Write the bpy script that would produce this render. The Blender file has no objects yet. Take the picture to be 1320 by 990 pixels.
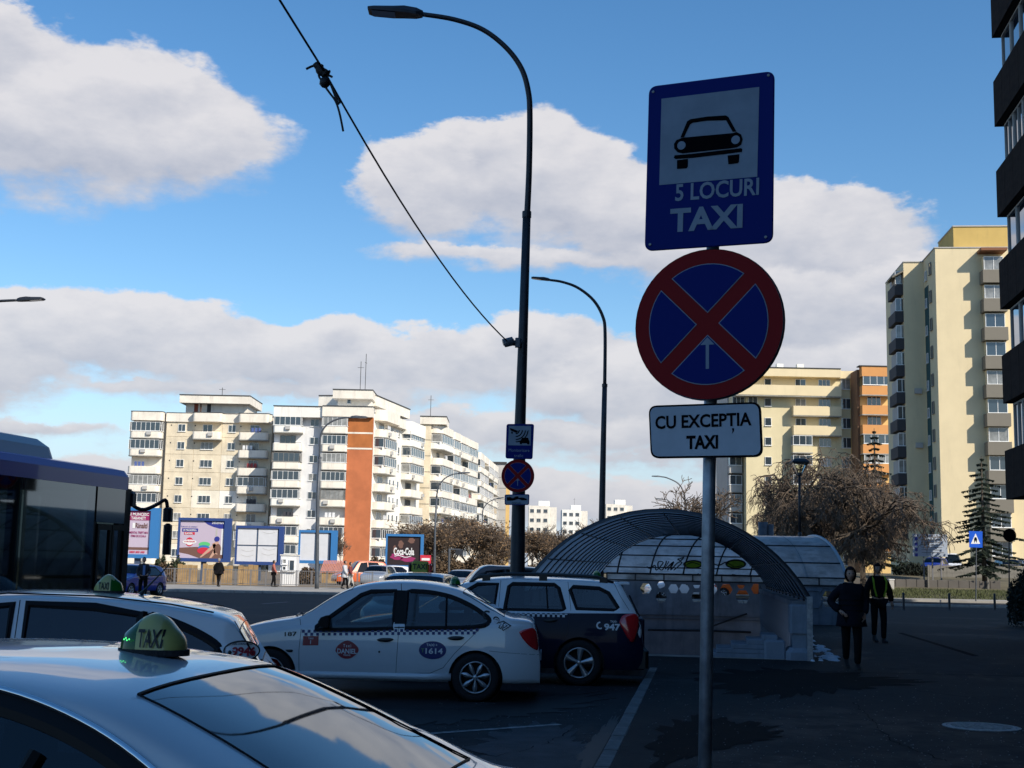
import bpy, math, random
import numpy as np
from mathutils import Vector, Matrix
from mathutils.geometry import tessellate_polygon
random.seed(7)
PI = math.pi
SC = bpy.context.scene
COL = SC.collection
# ------------------------------------------------------------------ camera
F, CX, CY = 1700.0, 660.0, 495.0
CAMZ = 1.72
PIT = math.atan(234 / F); ROLL = 0.02
_R0 = Vector((1, 0, 0)); _U0 = Vector((0, -math.sin(PIT), math.cos(PIT))); _F = Vector((0, math.cos(PIT), math.sin(PIT)))
_R = _R0 * math.cos(ROLL) + _U0 * math.sin(ROLL); _U = -_R0 * math.sin(ROLL) + _U0 * math.cos(ROLL)
cd = bpy.data.cameras.new('camera'); cam = bpy.data.objects.new('camera', cd); COL.objects.link(cam)
cd.sensor_width = 36; cd.lens = F / 1320 * 36; cd.clip_end = 5000; cd.clip_start = 0.05
m = Matrix.Identity(4)
for i in range(3):
    m[i][0] = _R[i]; m[i][1] = _U[i]; m[i][2] = -_F[i]
m[2][3] = CAMZ
cam.matrix_world = m
SC.camera = cam
def ray(px, py):
    return _F * F + _R * (px - CX) - _U * (py - CY)
def P(px, py, Y):                      # point on the plane y = Y seen at a pixel of the photograph
    d = ray(px, py); return Vector((d.x / d.y * Y, Y, CAMZ + d.z / d.y * Y))
def G(px, py, z=0.0):                  # point at height z seen at a pixel
    d = ray(px, py); t = (z - CAMZ) / d.z; return Vector((d.x * t, d.y * t, z))
def azel(px, py):
    d = ray(px, py).normalized(); return math.atan2(d.x, d.y), math.asin(d.z)
A8 = math.radians(8.4)
DV = Vector((math.sin(A8), math.cos(A8), 0)); NV = Vector((math.cos(A8), -math.sin(A8), 0))
def UV(u, v, z=0): return DV * u + NV * v + Vector((0, 0, z))
RZ = -A8                                # rotation of things square to the street
# ------------------------------------------------------------------ light
SUN_EL = math.radians(36); SUN_AZ = math.radians(137)     # azimuth clockwise from +Y (the view)
sv = Vector((math.sin(SUN_AZ) * math.cos(SUN_EL), math.cos(SUN_AZ) * math.cos(SUN_EL), math.sin(SUN_EL)))
sl = bpy.data.lights.new('sun', 'SUN'); sl.energy = 5.0; sl.angle = math.radians(0.5); sl.color = (1.0, 0.92, 0.79)
so = bpy.data.objects.new('sun', sl); COL.objects.link(so); so.rotation_euler = sv.to_track_quat('Z', 'Y').to_euler()
SC.view_settings.view_transform = 'Standard'; SC.view_settings.look = 'None'
SC.view_settings.exposure = 0.15; SC.view_settings.gamma = 1
w = bpy.data.worlds.new('World'); SC.world = w; w.use_nodes = True
w.cycles.sampling_method = 'MANUAL'; w.cycles.sample_map_resolution = 512
NT = w.node_tree; NT.nodes.clear()
class NB:                               # tiny node builder
    def __init__(s, t): s.t = t
    def n(s, ty, **k):
        o = s.t.nodes.new(ty)
        for a, b in k.items(): setattr(o, a, b)
        return o
    def put(s, sock, v):
        if isinstance(v, bpy.types.NodeSocket): s.t.links.new(v, sock)
        else: sock.default_value = v
    def m(s, op, a, b=0.0, c=0.0, clamp=False):
        o = s.n('ShaderNodeMath', operation=op); o.use_clamp = clamp
        s.put(o.inputs[0], a); s.put(o.inputs[1], b)
        if len(o.inputs) > 2: s.put(o.inputs[2], c)
        return o.outputs[0]
    def noise(s, vec, scale, detail=5, rough=.55, dist=0.0, lac=2.0):
        o = s.n('ShaderNodeTexNoise'); s.put(o.inputs['Vector'], vec)
        o.inputs['Scale'].default_value = scale; o.inputs['Detail'].default_value = detail
        o.inputs['Roughness'].default_value = rough; o.inputs['Distortion'].default_value = dist
        o.inputs['Lacunarity'].default_value = lac
        return o.outputs['Fac']
    def ss(s, x, lo, hi):
        o = s.n('ShaderNodeMapRange', interpolation_type='SMOOTHSTEP')
        s.put(o.inputs[0], x); s.put(o.inputs[1], lo); s.put(o.inputs[2], hi); return o.outputs[0]
    def mix(s, f, a, b, blend='MIX'):
        o = s.n('ShaderNodeMix', data_type='RGBA', blend_type=blend)
        s.put(o.inputs[0], f); s.put(o.inputs[6], a); s.put(o.inputs[7], b); return o.outputs[2]
    def xyz(s, x, y, z):
        o = s.n('ShaderNodeCombineXYZ'); s.put(o.inputs[0], x); s.put(o.inputs[1], y); s.put(o.inputs[2], z); return o.outputs[0]
    def map(s, vec, sc=(1, 1, 1), loc=(0, 0, 0)):
        o = s.n('ShaderNodeMapping'); s.put(o.inputs['Vector'], vec)
        o.inputs['Scale'].default_value = sc; o.inputs['Location'].default_value = loc; return o.outputs[0]
B = NB(NT)
sky = B.n('ShaderNodeTexSky', sky_type='NISHITA'); sky.sun_disc = False
sky.sun_elevation = SUN_EL; sky.sun_rotation = SUN_AZ; sky.air_density = 1.0; sky.dust_density = 0.35; sky.ozone_density = 1.6
tc = B.n('ShaderNodeTexCoord'); sp = B.n('ShaderNodeSeparateXYZ'); NT.links.new(tc.outputs['Generated'], sp.inputs[0])
az = B.m('ARCTAN2', sp.outputs[0], sp.outputs[1]); el = B.m('ARCSINE', sp.outputs[2])
c2 = B.xyz(az, B.m('MULTIPLY', el, 1.9), 0.0)
wa = B.m('SUBTRACT', B.noise(c2, 9, 6, .62), .5); wb = B.m('SUBTRACT', B.noise(B.map(c2, loc=(7, 3, 0)), 14, 6, .6), .5)
azw = B.m('ADD', az, B.m('MULTIPLY', wa, .09)); elw = B.m('ADD', el, B.m('MULTIPLY', wb, .045))
BL = [  # px, py, half width px, half height px, power
 (60, 150, 300, 118), (-30, 60, 120, 60), (235, 180, 115, 62), (-260, 120, 220, 100),
 (560, 245, 125, 72), (700, 235, 150, 98), (800, 270, 110, 80), (640, 190, 90, 45), (730, 330, 330, 26),
 (1050, 300, 170, 72), (900, 330, 170, 50), (1120, 360, 120, 40), (1010, 400, 180, 80),
 (150, 430, 230, 62), (330, 465, 190, 52), (-80, 460, 200, 70), (560, 470, 180, 55), (690, 450, 130, 50), (450, 440, 60, 28), (800, 500, 170, 65),
 (1010, 470, 260, 60), (350, 505, 420, 26), (60, 555, 120, 24), (520, 640, 900, 42), (650, 560, 420, 34), (900, 590, 300, 26)]
best = None; tacc = None
for (px, py, rw, rh) in BL:
    a0, e0 = azel(px, py); ra = rw / F * 1.0; re = rh / F
    dx = B.m('DIVIDE', B.m('SUBTRACT', azw, a0), ra); dy = B.m('DIVIDE', B.m('SUBTRACT', elw, e0), re)
    d = B.m('SQRT', B.m('ADD', B.m('MULTIPLY', dx, dx), B.m('MULTIPLY', dy, dy)))
    v = B.m('SUBTRACT', 1.0, d)
    v2 = B.m('MULTIPLY', v, min(1.0, rh / 60))
    if best is None: best, tacc = v2, dy
    else:
        sel = B.ss(B.m('SUBTRACT', v2, best), -.22, .22)
        tacc = B.m('ADD', tacc, B.m('MULTIPLY', sel, B.m('SUBTRACT', dy, tacc)))
        best = B.m('SMOOTH_MAX', best, v2, .08)
# the rest of the sky: scattered cumulus of the same kind
outm = B.m('MAXIMUM', B.ss(B.m('ABSOLUTE', az), .5, .75), B.ss(el, .40, .6))
gen = B.m('SUBTRACT', B.noise(B.xyz(az, B.m('MULTIPLY', el, 2.6), 3.0), 2.3, 3, .5), .5)
rest = B.m('SUBTRACT', B.m('MULTIPLY', gen, 4.5), 1.05)
best = B.m('ADD', B.m('MULTIPLY', best, B.m('SUBTRACT', 1.0, outm)), B.m('MULTIPLY', rest, outm))
fine = B.m('SUBTRACT', B.noise(c2, 34, 8, .6), .5)
mid = B.m('SUBTRACT', B.noise(c2, 11, 5, .55), .5)
dens = B.m('ADD', best, B.m('ADD', B.m('MULTIPLY', fine, .30), B.m('MULTIPLY', mid, .80)))
cov = B.ss(dens, .0, B.m('ADD', .16, B.m('MULTIPLY', B.ss(tacc, .3, -.6), .22)))
# lit tops and grey bases: density sampled a little higher tells how much cloud lies above
c3 = B.xyz(az, B.m('MULTIPLY', B.m('ADD', el, .018), 1.9), 0.0)
mid2 = B.m('SUBTRACT', B.noise(c3, 11, 5, .55), .5); fine2 = B.m('SUBTRACT', B.noise(c3, 34, 8, .6), .5)
lit = B.m('ADD', B.m('MULTIPLY', B.m('SUBTRACT', mid, mid2), 1.6), B.m('MULTIPLY', B.m('SUBTRACT', fine, fine2), .5))
shade = B.m('ADD', B.m('MULTIPLY', lit, .9), B.m('ADD', .60, B.m('MULTIPLY', tacc, .52)), clamp=True)
shade = B.m('MULTIPLY', shade, B.m('ADD', .74, B.m('MULTIPLY', B.ss(el, .03, .20), .26)))
ccol = B.mix(shade, (4.7, 4.95, 5.8, 1), (8.0, 7.75, 7.85, 1))
hs = B.n('ShaderNodeHueSaturation'); hs.inputs['Saturation'].default_value = 1.30; hs.inputs['Value'].default_value = 1.55
NT.links.new(sky.outputs[0], hs.inputs['Color'])
low = B.m('MULTIPLY', B.m('SUBTRACT', 1.0, B.ss(el, .0, .17)), .9)
skyc = B.mix(low, hs.outputs[0], (4.9, 5.9, 7.7, 1))
fin = B.mix(B.m('MULTIPLY', cov, .93), skyc, ccol)
bg = B.n('ShaderNodeBackground'); bg.inputs['Strength'].default_value = 0.09
NT.links.new(fin, bg.inputs['Color']); ow = B.n('ShaderNodeOutputWorld'); NT.links.new(bg.outputs[0], ow.inputs['Surface'])
# ------------------------------------------------------------------ materials
MATS = {}
def mat(name, col, rough=.7, metal=0.0, coat=0.0, var=0.0, vscale=3.0, bump=0.0, bscale=40.0, stretch=(1, 1, 1), spec=.5, trans=0.0, emit=None, estr=0.0, dirt=None, dirtamt=0.0):
    if name in MATS: return MATS[name]
    M = bpy.data.materials.new(name); M.use_nodes = True; t = M.node_tree; n = NB(t)
    p = t.nodes['Principled BSDF']
    c4 = (*col, 1)
    p.inputs['Roughness'].default_value = rough; p.inputs['Metallic'].default_value = metal
    p.inputs['Coat Weight'].default_value = coat; p.inputs['Coat Roughness'].default_value = .03
    p.inputs['Specular IOR Level'].default_value = spec
    p.inputs['Transmission Weight'].default_value = trans
    out = c4
    if var or bump or dirt:
        tcn = n.n('ShaderNodeTexCoord'); vec = n.map(tcn.outputs['Object'], stretch)
        if var:
            f = n.noise(vec, vscale, 6, .62)
            lo = tuple(max(0, x * (1 - var)) for x in col) + (1,); hi = tuple(min(1, x * (1 + var)) for x in col) + (1,)
            out = n.mix(n.ss(f, .28, .72), lo, hi)
        if dirt:
            g = n.noise(n.map(tcn.outputs['Object'], (.9, .9, .13), (3, 1, 5)), 1.6, 7, .7)
            out = n.mix(n.m('MULTIPLY', n.ss(g, .5, .75), dirtamt), out, (*dirt, 1))
        if bump:
            bn = n.n('ShaderNodeBump'); bn.inputs['Strength'].default_value = bump; bn.inputs['Distance'].default_value = .01
            t.links.new(n.noise(vec, bscale, 4, .6), bn.inputs['Height']); t.links.new(bn.outputs[0], p.inputs['Normal'])
    n.put(p.inputs['Base Color'], out)
    if emit:
        p.inputs['Emission Color'].default_value = (*emit, 1); p.inputs['Emission Strength'].default_value = estr
    MATS[name] = M; return M
def glassmat(name, col, alpha, rough=.03):         # tinted pane: part mirror, part see-through
    if name in MATS: return MATS[name]
    M = bpy.data.materials.new(name); M.use_nodes = True; t = M.node_tree; n = NB(t); t.nodes.clear()
    tr = n.n('ShaderNodeBsdfTransparent'); tr.inputs[0].default_value = (*col, 1)
    gl = n.n('ShaderNodeBsdfGlossy'); gl.inputs['Roughness'].default_value = rough; gl.inputs[0].default_value = (.9, .95, 1, 1)
    geo = n.n('ShaderNodeNewGeometry'); dt = n.n('ShaderNodeVectorMath', operation='DOT_PRODUCT'); t.links.new(geo.outputs['Normal'], dt.inputs[0]); t.links.new(geo.outputs['Incoming'], dt.inputs[1])
    sch = n.m('ADD', .045, n.m('MULTIPLY', .95, n.m('POWER', n.m('SUBTRACT', 1.0, n.m('ABSOLUTE', dt.outputs['Value'])), 4.6)))
    mx = n.n('ShaderNodeMixShader'); t.links.new(n.m('MULTIPLY', sch, alpha, clamp=True), mx.inputs[0])
    t.links.new(tr.outputs[0], mx.inputs[1]); t.links.new(gl.outputs[0], mx.inputs[2])
    o = n.n('ShaderNodeOutputMaterial'); t.links.new(mx.outputs[0], o.inputs[0])
    MATS[name] = M; return M
# ------------------------------------------------------------------ mesh building
class MB:
    def __init__(s): s.v = []; s.f = []; s.sm = False
    def add(s, vs, fs):
        o = len(s.v); s.v.extend([tuple(v) for v in vs]); s.f.extend([tuple(i + o for i in f) for f in fs]); return s
    def box(s, x0, x1, y0, y1, z0, z1):
        return s.add([(x0, y0, z0), (x1, y0, z0), (x1, y1, z0), (x0, y1, z0), (x0, y0, z1), (x1, y0, z1), (x1, y1, z1), (x0, y1, z1)],
                     [(0, 3, 2, 1), (4, 5, 6, 7), (0, 1, 5, 4), (1, 2, 6, 5), (2, 3, 7, 6), (3, 0, 4, 7)])
    def bbox(s, x0, x1, y0, y1, z0, z1, b=.01):      # box with chamfered vertical and top edges
        vs = []; 
        for z, k in ((z0, 0), (z1 - b, 0), (z1, b)):
            for (x, y) in ((x0 + b + k, y0 + k), (x1 - b - k, y0 + k), (x1 - k, y0 + b + k), (x1 - k, y1 - b - k), (x1 - b - k, y1 - k), (x0 + b + k, y1 - k), (x0 + k, y1 - b - k), (x0 + k, y0 + b + k)):
                vs.append((x, y, z))
        fs = [tuple(range(7, -1, -1)), tuple(range(16, 24))]
        for r in (0, 8):
            for i in range(8):
                j = (i + 1) % 8; fs.append((r + i, r + j, r + 8 + j, r + 8 + i))
        return s.add(vs, fs)
    def prism(s, poly, z0, z1):
        n = len(poly)
        a = sum(poly[i][0] * poly[(i + 1) % n][1] - poly[(i + 1) % n][0] * poly[i][1] for i in range(n))
        if a < 0: poly = poly[::-1]
        vs = [(x, y, z0) for x, y in poly] + [(x, y, z1) for x, y in poly]
        fs = [tuple(range(n - 1, -1, -1)), tuple(range(n, 2 * n))] + [(i, (i + 1) % n, n + (i + 1) % n, n + i) for i in range(n)]
        return s.add(vs, fs)
    def tube(s, pts, r, n=8, cap=True):
        pts = [Vector(p) for p in pts]; k = len(pts); rs = r if isinstance(r, (list, tuple)) else [r] * k
        vs = []; prev = None
        for i, p in enumerate(pts):
            d = (pts[min(i + 1, k - 1)] - pts[max(i - 1, 0)]).normalized()
            if prev is None:
                a = Vector((0, 0, 1)) if abs(d.z) < .9 else Vector((1, 0, 0)); u = d.cross(a).normalized()
            else:
                u = (prev - d * prev.dot(d)).normalized()
            prev = u; wv = d.cross(u)
            for j in range(n):
                t = 2 * PI * j / n; vs.append(p + (u * math.cos(t) + wv * math.sin(t)) * rs[i])
        fs = [(i * n + j, i * n + (j + 1) % n, (i + 1) * n + (j + 1) % n, (i + 1) * n + j) for i in range(k - 1) for j in range(n)]
        if cap: fs += [tuple(range(n - 1, -1, -1)), tuple(range((k - 1) * n, k * n))]
        return s.add(vs, fs)
    def lathe(s, prof, n=24, axis='z', c=(0, 0, 0)):  # prof: (radius, along)
        vs = []
        for r, h in prof:
            for j in range(n):
                t = 2 * PI * j / n; a, b = r * math.cos(t), r * math.sin(t)
                p = (a, b, h) if axis == 'z' else ((a, h, b) if axis == 'y' else (h, a, b))
                vs.append((p[0] + c[0], p[1] + c[1], p[2] + c[2]))
        k = len(prof)
        fs = [(i * n + j, i * n + (j + 1) % n, (i + 1) * n + (j + 1) % n, (i + 1) * n + j) for i in range(k - 1) for j in range(n)]
        return s.add(vs, fs)
    def poly(s, pts): return s.add(pts, [tuple(range(len(pts)))])
    def flat(s, loops, fn):      # filled 2-D outline(s) (holes allowed) mapped into space by fn(a, b)
        tris = tessellate_polygon([[Vector((a, b, 0)) for a, b in lp] for lp in loops])
        allp = [p for lp in loops for p in lp]
        return s.add([fn(a, b) for a, b in allp], tris)
    def plate(s, loop, fn, th):  # flat outline with thickness; fn(a, b, depth)
        n = len(loop); tris = tessellate_polygon([[Vector((a, b, 0)) for a, b in loop]])
        vs = [fn(a, b, 0) for a, b in loop] + [fn(a, b, th) for a, b in loop]
        return s.add(vs, [tuple(t) for t in tris] + [tuple(i + n for i in t[::-1]) for t in tris] + [(i, (i + 1) % n, n + (i + 1) % n, n + i) for i in range(n)])
    def mesh(s, name, smooth=None):
        me = bpy.data.meshes.new(name); me.from_pydata(s.v, [], s.f); me.update()
        if s.sm if smooth is None else smooth: me.shade_smooth()
        return me
def link(o, parent=None):
    COL.objects.link(o)
    if parent is not None: o.parent = parent
    return o
def obj(name, mb, material, parent=None, loc=None, rz=0.0, smooth=None, label=None):
    me = mb if isinstance(mb, bpy.types.Mesh) else mb.mesh(name, smooth)
    if material and not me.materials: me.materials.append(material)
    o = bpy.data.objects.new(name, me); link(o, parent)
    if loc is not None: o.location = loc
    if rz: o.rotation_euler = (0, 0, rz)
    if label: o['label'] = label
    return o
def tag(o, label, cat, group=None):
    o['label'] = label; o['category'] = cat
    if group: o['group'] = group
    return o
def thing(name, label, cat, loc=(0, 0, 0), rz=0.0, group=None):
    o = bpy.data.objects.new(name, None); COL.objects.link(o); o.location = loc; o.rotation_euler = (0, 0, rz)
    o.empty_display_size = .2
    return tag(o, label, cat, group)
def struct(o): o['kind'] = 'structure'; return o
def stuff(o): o['kind'] = 'stuff'; return o
def children(o): return [c for c in COL.objects if c.parent == o] if False else list(o.children)
def copy_tree(o, parent=None):
    c = o.copy(); COL.objects.link(c); c.parent = parent
    for ch in list(o.children): copy_tree(ch, c)
    return c
def lerp(a, b, t): return a + (b - a) * t
def interp(pts, x):
    if x <= pts[0][0]: return pts[0][1]
    for (a, va), (b, vb) in zip(pts, pts[1:]):
        if x <= b: return va + (vb - va) * (x - a) / (b - a)
    return pts[-1][1]
def scurve(pts, n=6):            # Catmull-Rom through 2-D/3-D points
    pts = [Vector(p) for p in pts]; out = []
    for i in range(len(pts) - 1):
        p0 = pts[max(i - 1, 0)]; p1 = pts[i]; p2 = pts[i + 1]; p3 = pts[min(i + 2, len(pts) - 1)]
        for j in range(n):
            t = j / n
            out.append(.5 * ((2 * p1) + (p2 - p0) * t + (2 * p0 - 5 * p1 + 4 * p2 - p3) * t * t + (3 * p1 - p0 - 3 * p2 + p3) * t ** 3))
    return out + [pts[-1]]
def rrect(x0, x1, y0, y1, r, n=5):
    o = []
    for cx, cy, a0 in ((x1 - r, y1 - r, 0), (x0 + r, y1 - r, 90), (x0 + r, y0 + r, 180), (x1 - r, y0 + r, 270)):
        for i in range(n + 1):
            a = math.radians(a0 + 90 * i / n); o.append((cx + r * math.cos(a), cy + r * math.sin(a)))
    return o
def ell(cx, cy, rx, ry, n=28, a0=0, a1=360): 
    return [(cx + rx * math.cos(math.radians(a0 + (a1 - a0) * i / n)), cy + ry * math.sin(math.radians(a0 + (a1 - a0) * i / n))) for i in range(n + (0 if a1 - a0 == 360 else 1))]
TXT = {}
def text2d(s, size=1.0, bold=.0, width=None):      # lettering as flat triangles, centred on 0,0; returns verts, faces
    k = (s, bold)
    if k not in TXT:
        cu = bpy.data.curves.new('lettering', 'FONT'); cu.body = s; cu.align_x = 'CENTER'; cu.align_y = 'CENTER'; cu.offset = bold; cu.resolution_u = 3
        o = bpy.data.objects.new('lettering', cu); me = bpy.data.meshes.new_from_object(o)
        TXT[k] = ([(v.co.x, v.co.y) for v in me.vertices], [tuple(p.vertices) for p in me.polygons])
        bpy.data.objects.remove(o); bpy.data.curves.remove(cu); bpy.data.meshes.remove(me)
    vs, fs = TXT[k]
    xs = [v[0] for v in vs]; ys = [v[1] for v in vs]; h = max(ys) - min(ys); wd = max(xs) - min(xs)
    cx = (max(xs) + min(xs)) / 2; cy = (max(ys) + min(ys)) / 2
    sy = size / h; sx = (width / wd) if width else sy
    return [((x - cx) * sx, (y - cy) * sy) for x, y in vs], fs
def textmb(mb, s, size, fn, bold=.0, width=None, rot=0.0, cx=0, cy=0):   # fn maps 2-D to space
    vs, fs = text2d(s, size, bold, width); c, sn = math.cos(rot), math.sin(rot)
    return mb.add([fn(cx + x * c - y * sn, cy + x * sn + y * c) for x, y in vs], fs)
# common materials
m_white = mat('car_white_paint', (.70, .72, .75), .32, coat=1.0, var=.03, vscale=2)
m_navy = mat('car_navy_paint', (.005, .008, .030), .45, coat=.12, spec=.12)
m_blackpl = mat('black_plastic', (.012, .012, .014), .45)
m_trim = mat('black_trim', (.006, .006, .008), .5, spec=.2)
m_rubber = mat('tyre_rubber', (.016, .016, .018), .85, bump=.3, bscale=60)
m_rim = mat('hubcap_silver', (.45, .47, .5), .35, metal=.8)
m_chrome = mat('chrome', (.8, .82, .85), .12, metal=1.0)
m_redglass = mat('red_lamp_glass', (.55, .015, .02), .15, coat=1.0, spec=.6)
m_clearlamp = mat('clear_lamp_glass', (.6, .62, .66), .12, coat=1.0)
m_glass = glassmat('car_glass', (.34, .42, .43), 1.2)
m_dglass = glassmat('dark_car_glass', (.10, .13, .15), 1.15)
m_inner = mat('car_interior', (.018, .018, .022), .8)
m_seat = mat('seat_fabric', (.035, .036, .042), .9)
m_galv = mat('galvanised_steel', (.30, .33, .37), .5, metal=.75, var=.25, vscale=14)
m_pole = mat('grey_painted_steel', (.085, .095, .11), .5, metal=.3, var=.2, vscale=4)
m_dkpole = mat('dark_painted_steel', (.03, .034, .042), .5, metal=.3, var=.2, vscale=4)
m_seam = mat('door_gap', (.01, .01, .012), .8)
# ------------------------------------------------------------------ cars
class Car:
    """local frame: x runs nose -> tail (tail at +x), y < 0 is the side towards the camera, z up"""
    def __init__(s, name, label, loc, rz, L, W, top, beltl, sill=.24, tumble=.40, crown=.055, ws=None, rg=None, group=None, step=.05,
                 paint=None, glass=None, plan=(.55, .24, .50, .16), lower=None, cat='car', lowmat=None, gk=(1, 1)):
        s.gk, s.lowmat = gk, lowmat
        s.L, s.W, s.top, s.beltl, s.sill, s.tum, s.crown = L, W / 2, [tuple(p) for p in top], beltl, sill, tumble, crown
        s.ws, s.rg, s.plan = ws, rg, plan
        s.root = thing(name, label, cat, loc, rz, group); s.paint = paint or m_white; s.glass = glass or m_glass; s.lower = lower
        s.holes = []; s.step = step
    def X(s, q): return q - s.L / 2
    def Wd(s, q):
        a, b, c, d = s.plan; w_ = s.W
        if q < a: w_ *= 1 - b * (1 - max(q, 0) / a) ** 2.4
        if q > s.L - c: w_ *= 1 - d * (1 - max(s.L - q, 0) / c) ** 2.4
        return w_
    def tz(s, q): return interp(s.topc, q)
    def bz(s, q): return min(interp(s.beltl, q), s.tz(q) - .07)
    def sy(s, q, z):
        b = s.bz(q); w_ = s.Wd(q)
        def lowf(z): return w_ * (1 - .07 * max(0, (.48 - z) / .3) ** 2 - .05 * max(0, (z - .62) / .4) ** 1.6)
        if z <= b: return lowf(z)
        return lowf(b) - .012 - s.tum * (z - b)
    def build(s):
        s.topc = [(p.x, p.y) for p in scurve([(a, b, 0) for a, b in s.top], 5)]
        root = s.root
        st = sorted(set([round(i * s.step, 3) for i in range(int(s.L / s.step) + 1)] + [s.L] + [0.012, .025] + [s.L - .012, s.L - .025]))
        key = [k for k in ((s.ws or ()) + (s.rg or ()))]
        st = [q for q in st if all(abs(q - k) > s.step * .45 for k in key)] + key; st.sort()
        n1, n2, n3 = 12, 9, 9
        V = []; info = []
        for q in st:
            t, b, si = s.tz(q), s.bz(q), s.sill
            e = min(q, s.L - q)
            ze = max(b + .006, t - s.crown * (1 if t - b > .2 else .8)); ring = []
            for i in range(n1 + 1):
                z = lerp(si, b, i / n1); ring.append((s.sy(q, z), z))
            for i in range(1, n2 + 1):
                z = lerp(b, ze, i / n2); ring.append((s.sy(q, max(z, b + .001)), z))
            ye = s.sy(q, ze)
            for i in range(1, n3 + 1):
                a = PI / 2 * i / n3
                ring.append((ye * max(math.cos(a), 0) ** .72, ze + (t - ze) * math.sin(a) ** 1.0))
            V.append(ring)
        R = n1 + n2 + n3 + 1
        verts = []; idx = {}
        for i, ring in enumerate(V):
            for j, (y, z) in enumerate(ring):
                idx[i, j, -1] = len(verts); verts.append([s.X(st[i]), -y, z]); info.append((i, j))
            for j, (y, z) in enumerate(ring[:-1]):
                idx[i, j, 1] = len(verts); verts.append([s.X(st[i]), y, z]); info.append((i, j))
            idx[i, R - 1, 1] = idx[i, R - 1, -1]
        keep = []; gone_v = {}; low = []; glass = {'windscreen': [], 'rear_window': []}
        def inside(poly, x, y):
            c = False; n = len(poly)
            for k in range(n):
                x1, y1 = poly[k]; x2, y2 = poly[(k + 1) % n]
                if (y1 > y) != (y2 > y) and x < (x2 - x1) * (y - y1) / (y2 - y1) + x1: c = not c
            return c
        holes = [h for h in s.holes]
        for i in range(len(st) - 1):
            for j in range(R - 1):
                q = (st[i] + st[i + 1]) / 2; z = (V[i][j][1] + V[i + 1][j + 1][1]) / 2
                hole = None
                if j < n1 + n2:
                    for hi, h in enumerate(holes):
                        if inside(h, q, z): hole = hi; break
                rg = None
                if j >= n1 + n2:
                    if s.ws and s.ws[0] <= q <= s.ws[1] and j >= n1 + n2 + s.gk[0]: rg = 'windscreen'
                    if s.rg and s.rg[0] <= q <= s.rg[1] and j >= n1 + n2 + s.gk[1]: rg = 'rear_window'
                for sd in (-1, 1):
                    f = (idx[i, j, sd], idx[i + 1, j, sd], idx[i + 1, j + 1, sd], idx[i, j + 1, sd])
                    if sd == 1: f = f[::-1]
                    if hole is not None:
                        for k in f: gone_v.setdefault(k, hole)
                    elif rg: glass[rg].append(f)
                    elif s.lower and j < n1: low.append(f)
                    else: keep.append(f)
        used = set(k for f in keep + low for k in f)
        for k, h in gone_v.items():
            if k in used:
                x, y, z = verts[k]; q = x + s.L / 2; poly = holes[h]; bd = None
                for a in range(len(poly)):
                    p1 = Vector(poly[a]); p2 = Vector(poly[(a + 1) % len(poly)]); d = p2 - p1
                    t = max(0, min(1, (Vector((q, z)) - p1).dot(d) / max(d.length_squared, 1e-9))); c = p1 + d * t
                    dd = (c - Vector((q, z))).length
                    if bd is None or dd < bd[0]: bd = (dd, c)
                if bd[0] < s.step * 1.6:
                    c = bd[1]; yy = s.sy(c.x, c.y); verts[k] = [s.X(c.x), -yy if y < 0 else yy, c.y]
        # closed ends and floor
        for i in (0, len(st) - 1):
            ringf = [idx[i, j, -1] for j in range(R)] + [idx[i, j, 1] for j in range(R - 2, -1, -1)]
            keep.append(tuple(ringf if i == 0 else ringf[::-1]))
        fl = [(idx[i, 0, 1], idx[i + 1, 0, 1], idx[i + 1, 0, -1], idx[i, 0, -1]) for i in range(len(st) - 1) if all(not inside(h, st[i], s.sill + .02) for h in holes)]
        def emit(name, fs, mt, push=0.0):
            us = sorted(set(k for f in fs for k in f)); mp = {k: n for n, k in enumerate(us)}
            b = MB(); b.v = [tuple(verts[k]) for k in us]; b.f = [tuple(mp[k] for k in f) for f in fs]; b.sm = True
            return obj(name, b, mt, root)
        s.body = emit('body', keep + fl, s.paint)
        if low: emit('lower_body', low, s.lowmat or m_blackpl)
        for g, fs in glass.items():
            if fs:
                g_ = emit(g, fs, s.glass)
                q0, q1 = s.ws if g == 'windscreen' else s.rg
                fr = MB(); gk = s.gk[0] if g == 'windscreen' else s.gk[1]; a0 = PI / 2 * gk / n3      # black edge round the glass
                def gp(q, k):
                    ze = s.tz(q) - s.crown * (1 if s.tz(q) - s.bz(q) > .2 else .8); ye = s.sy(q, ze); a = lerp(a0, PI / 2, 1 - abs(k))
                    return (s.X(q), ye * max(math.cos(a), 0) ** .72 * (1 if k > 0 else -1), ze + (s.tz(q) - ze) * math.sin(a) + .003)
                for k in (-1, 1): fr.tube([gp(lerp(q0, q1, t / 10), k) for t in range(11)], .003, 5)
                for q in (q0, q1): fr.tube([gp(q, k / 10) for k in range(-10, 11)], .004, 4)
                obj('edge_trim', fr, m_trim, g_)
        # interior tub
        b = MB(); zt = .80
        cab = [q for q in st if s.ws and s.ws[0] - .25 < q < (s.rg[1] if s.rg else s.L - .3)]
        if cab:
            q0, q1 = cab[0], cab[-1]
            b.box(s.X(q0), s.X(q1), -s.W + .12, s.W - .12, s.sill + .02, .52)
            b.box(s.X(q0) , s.X(q0) + .35, -s.W + .16, s.W - .16, .5, .9)
            obj('cabin_floor', b, m_inner, root)
        return s
    def pt(s, q, z, side=-1, off=.004): return (s.X(q), side * (s.sy(q, z) + off), z)
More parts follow.
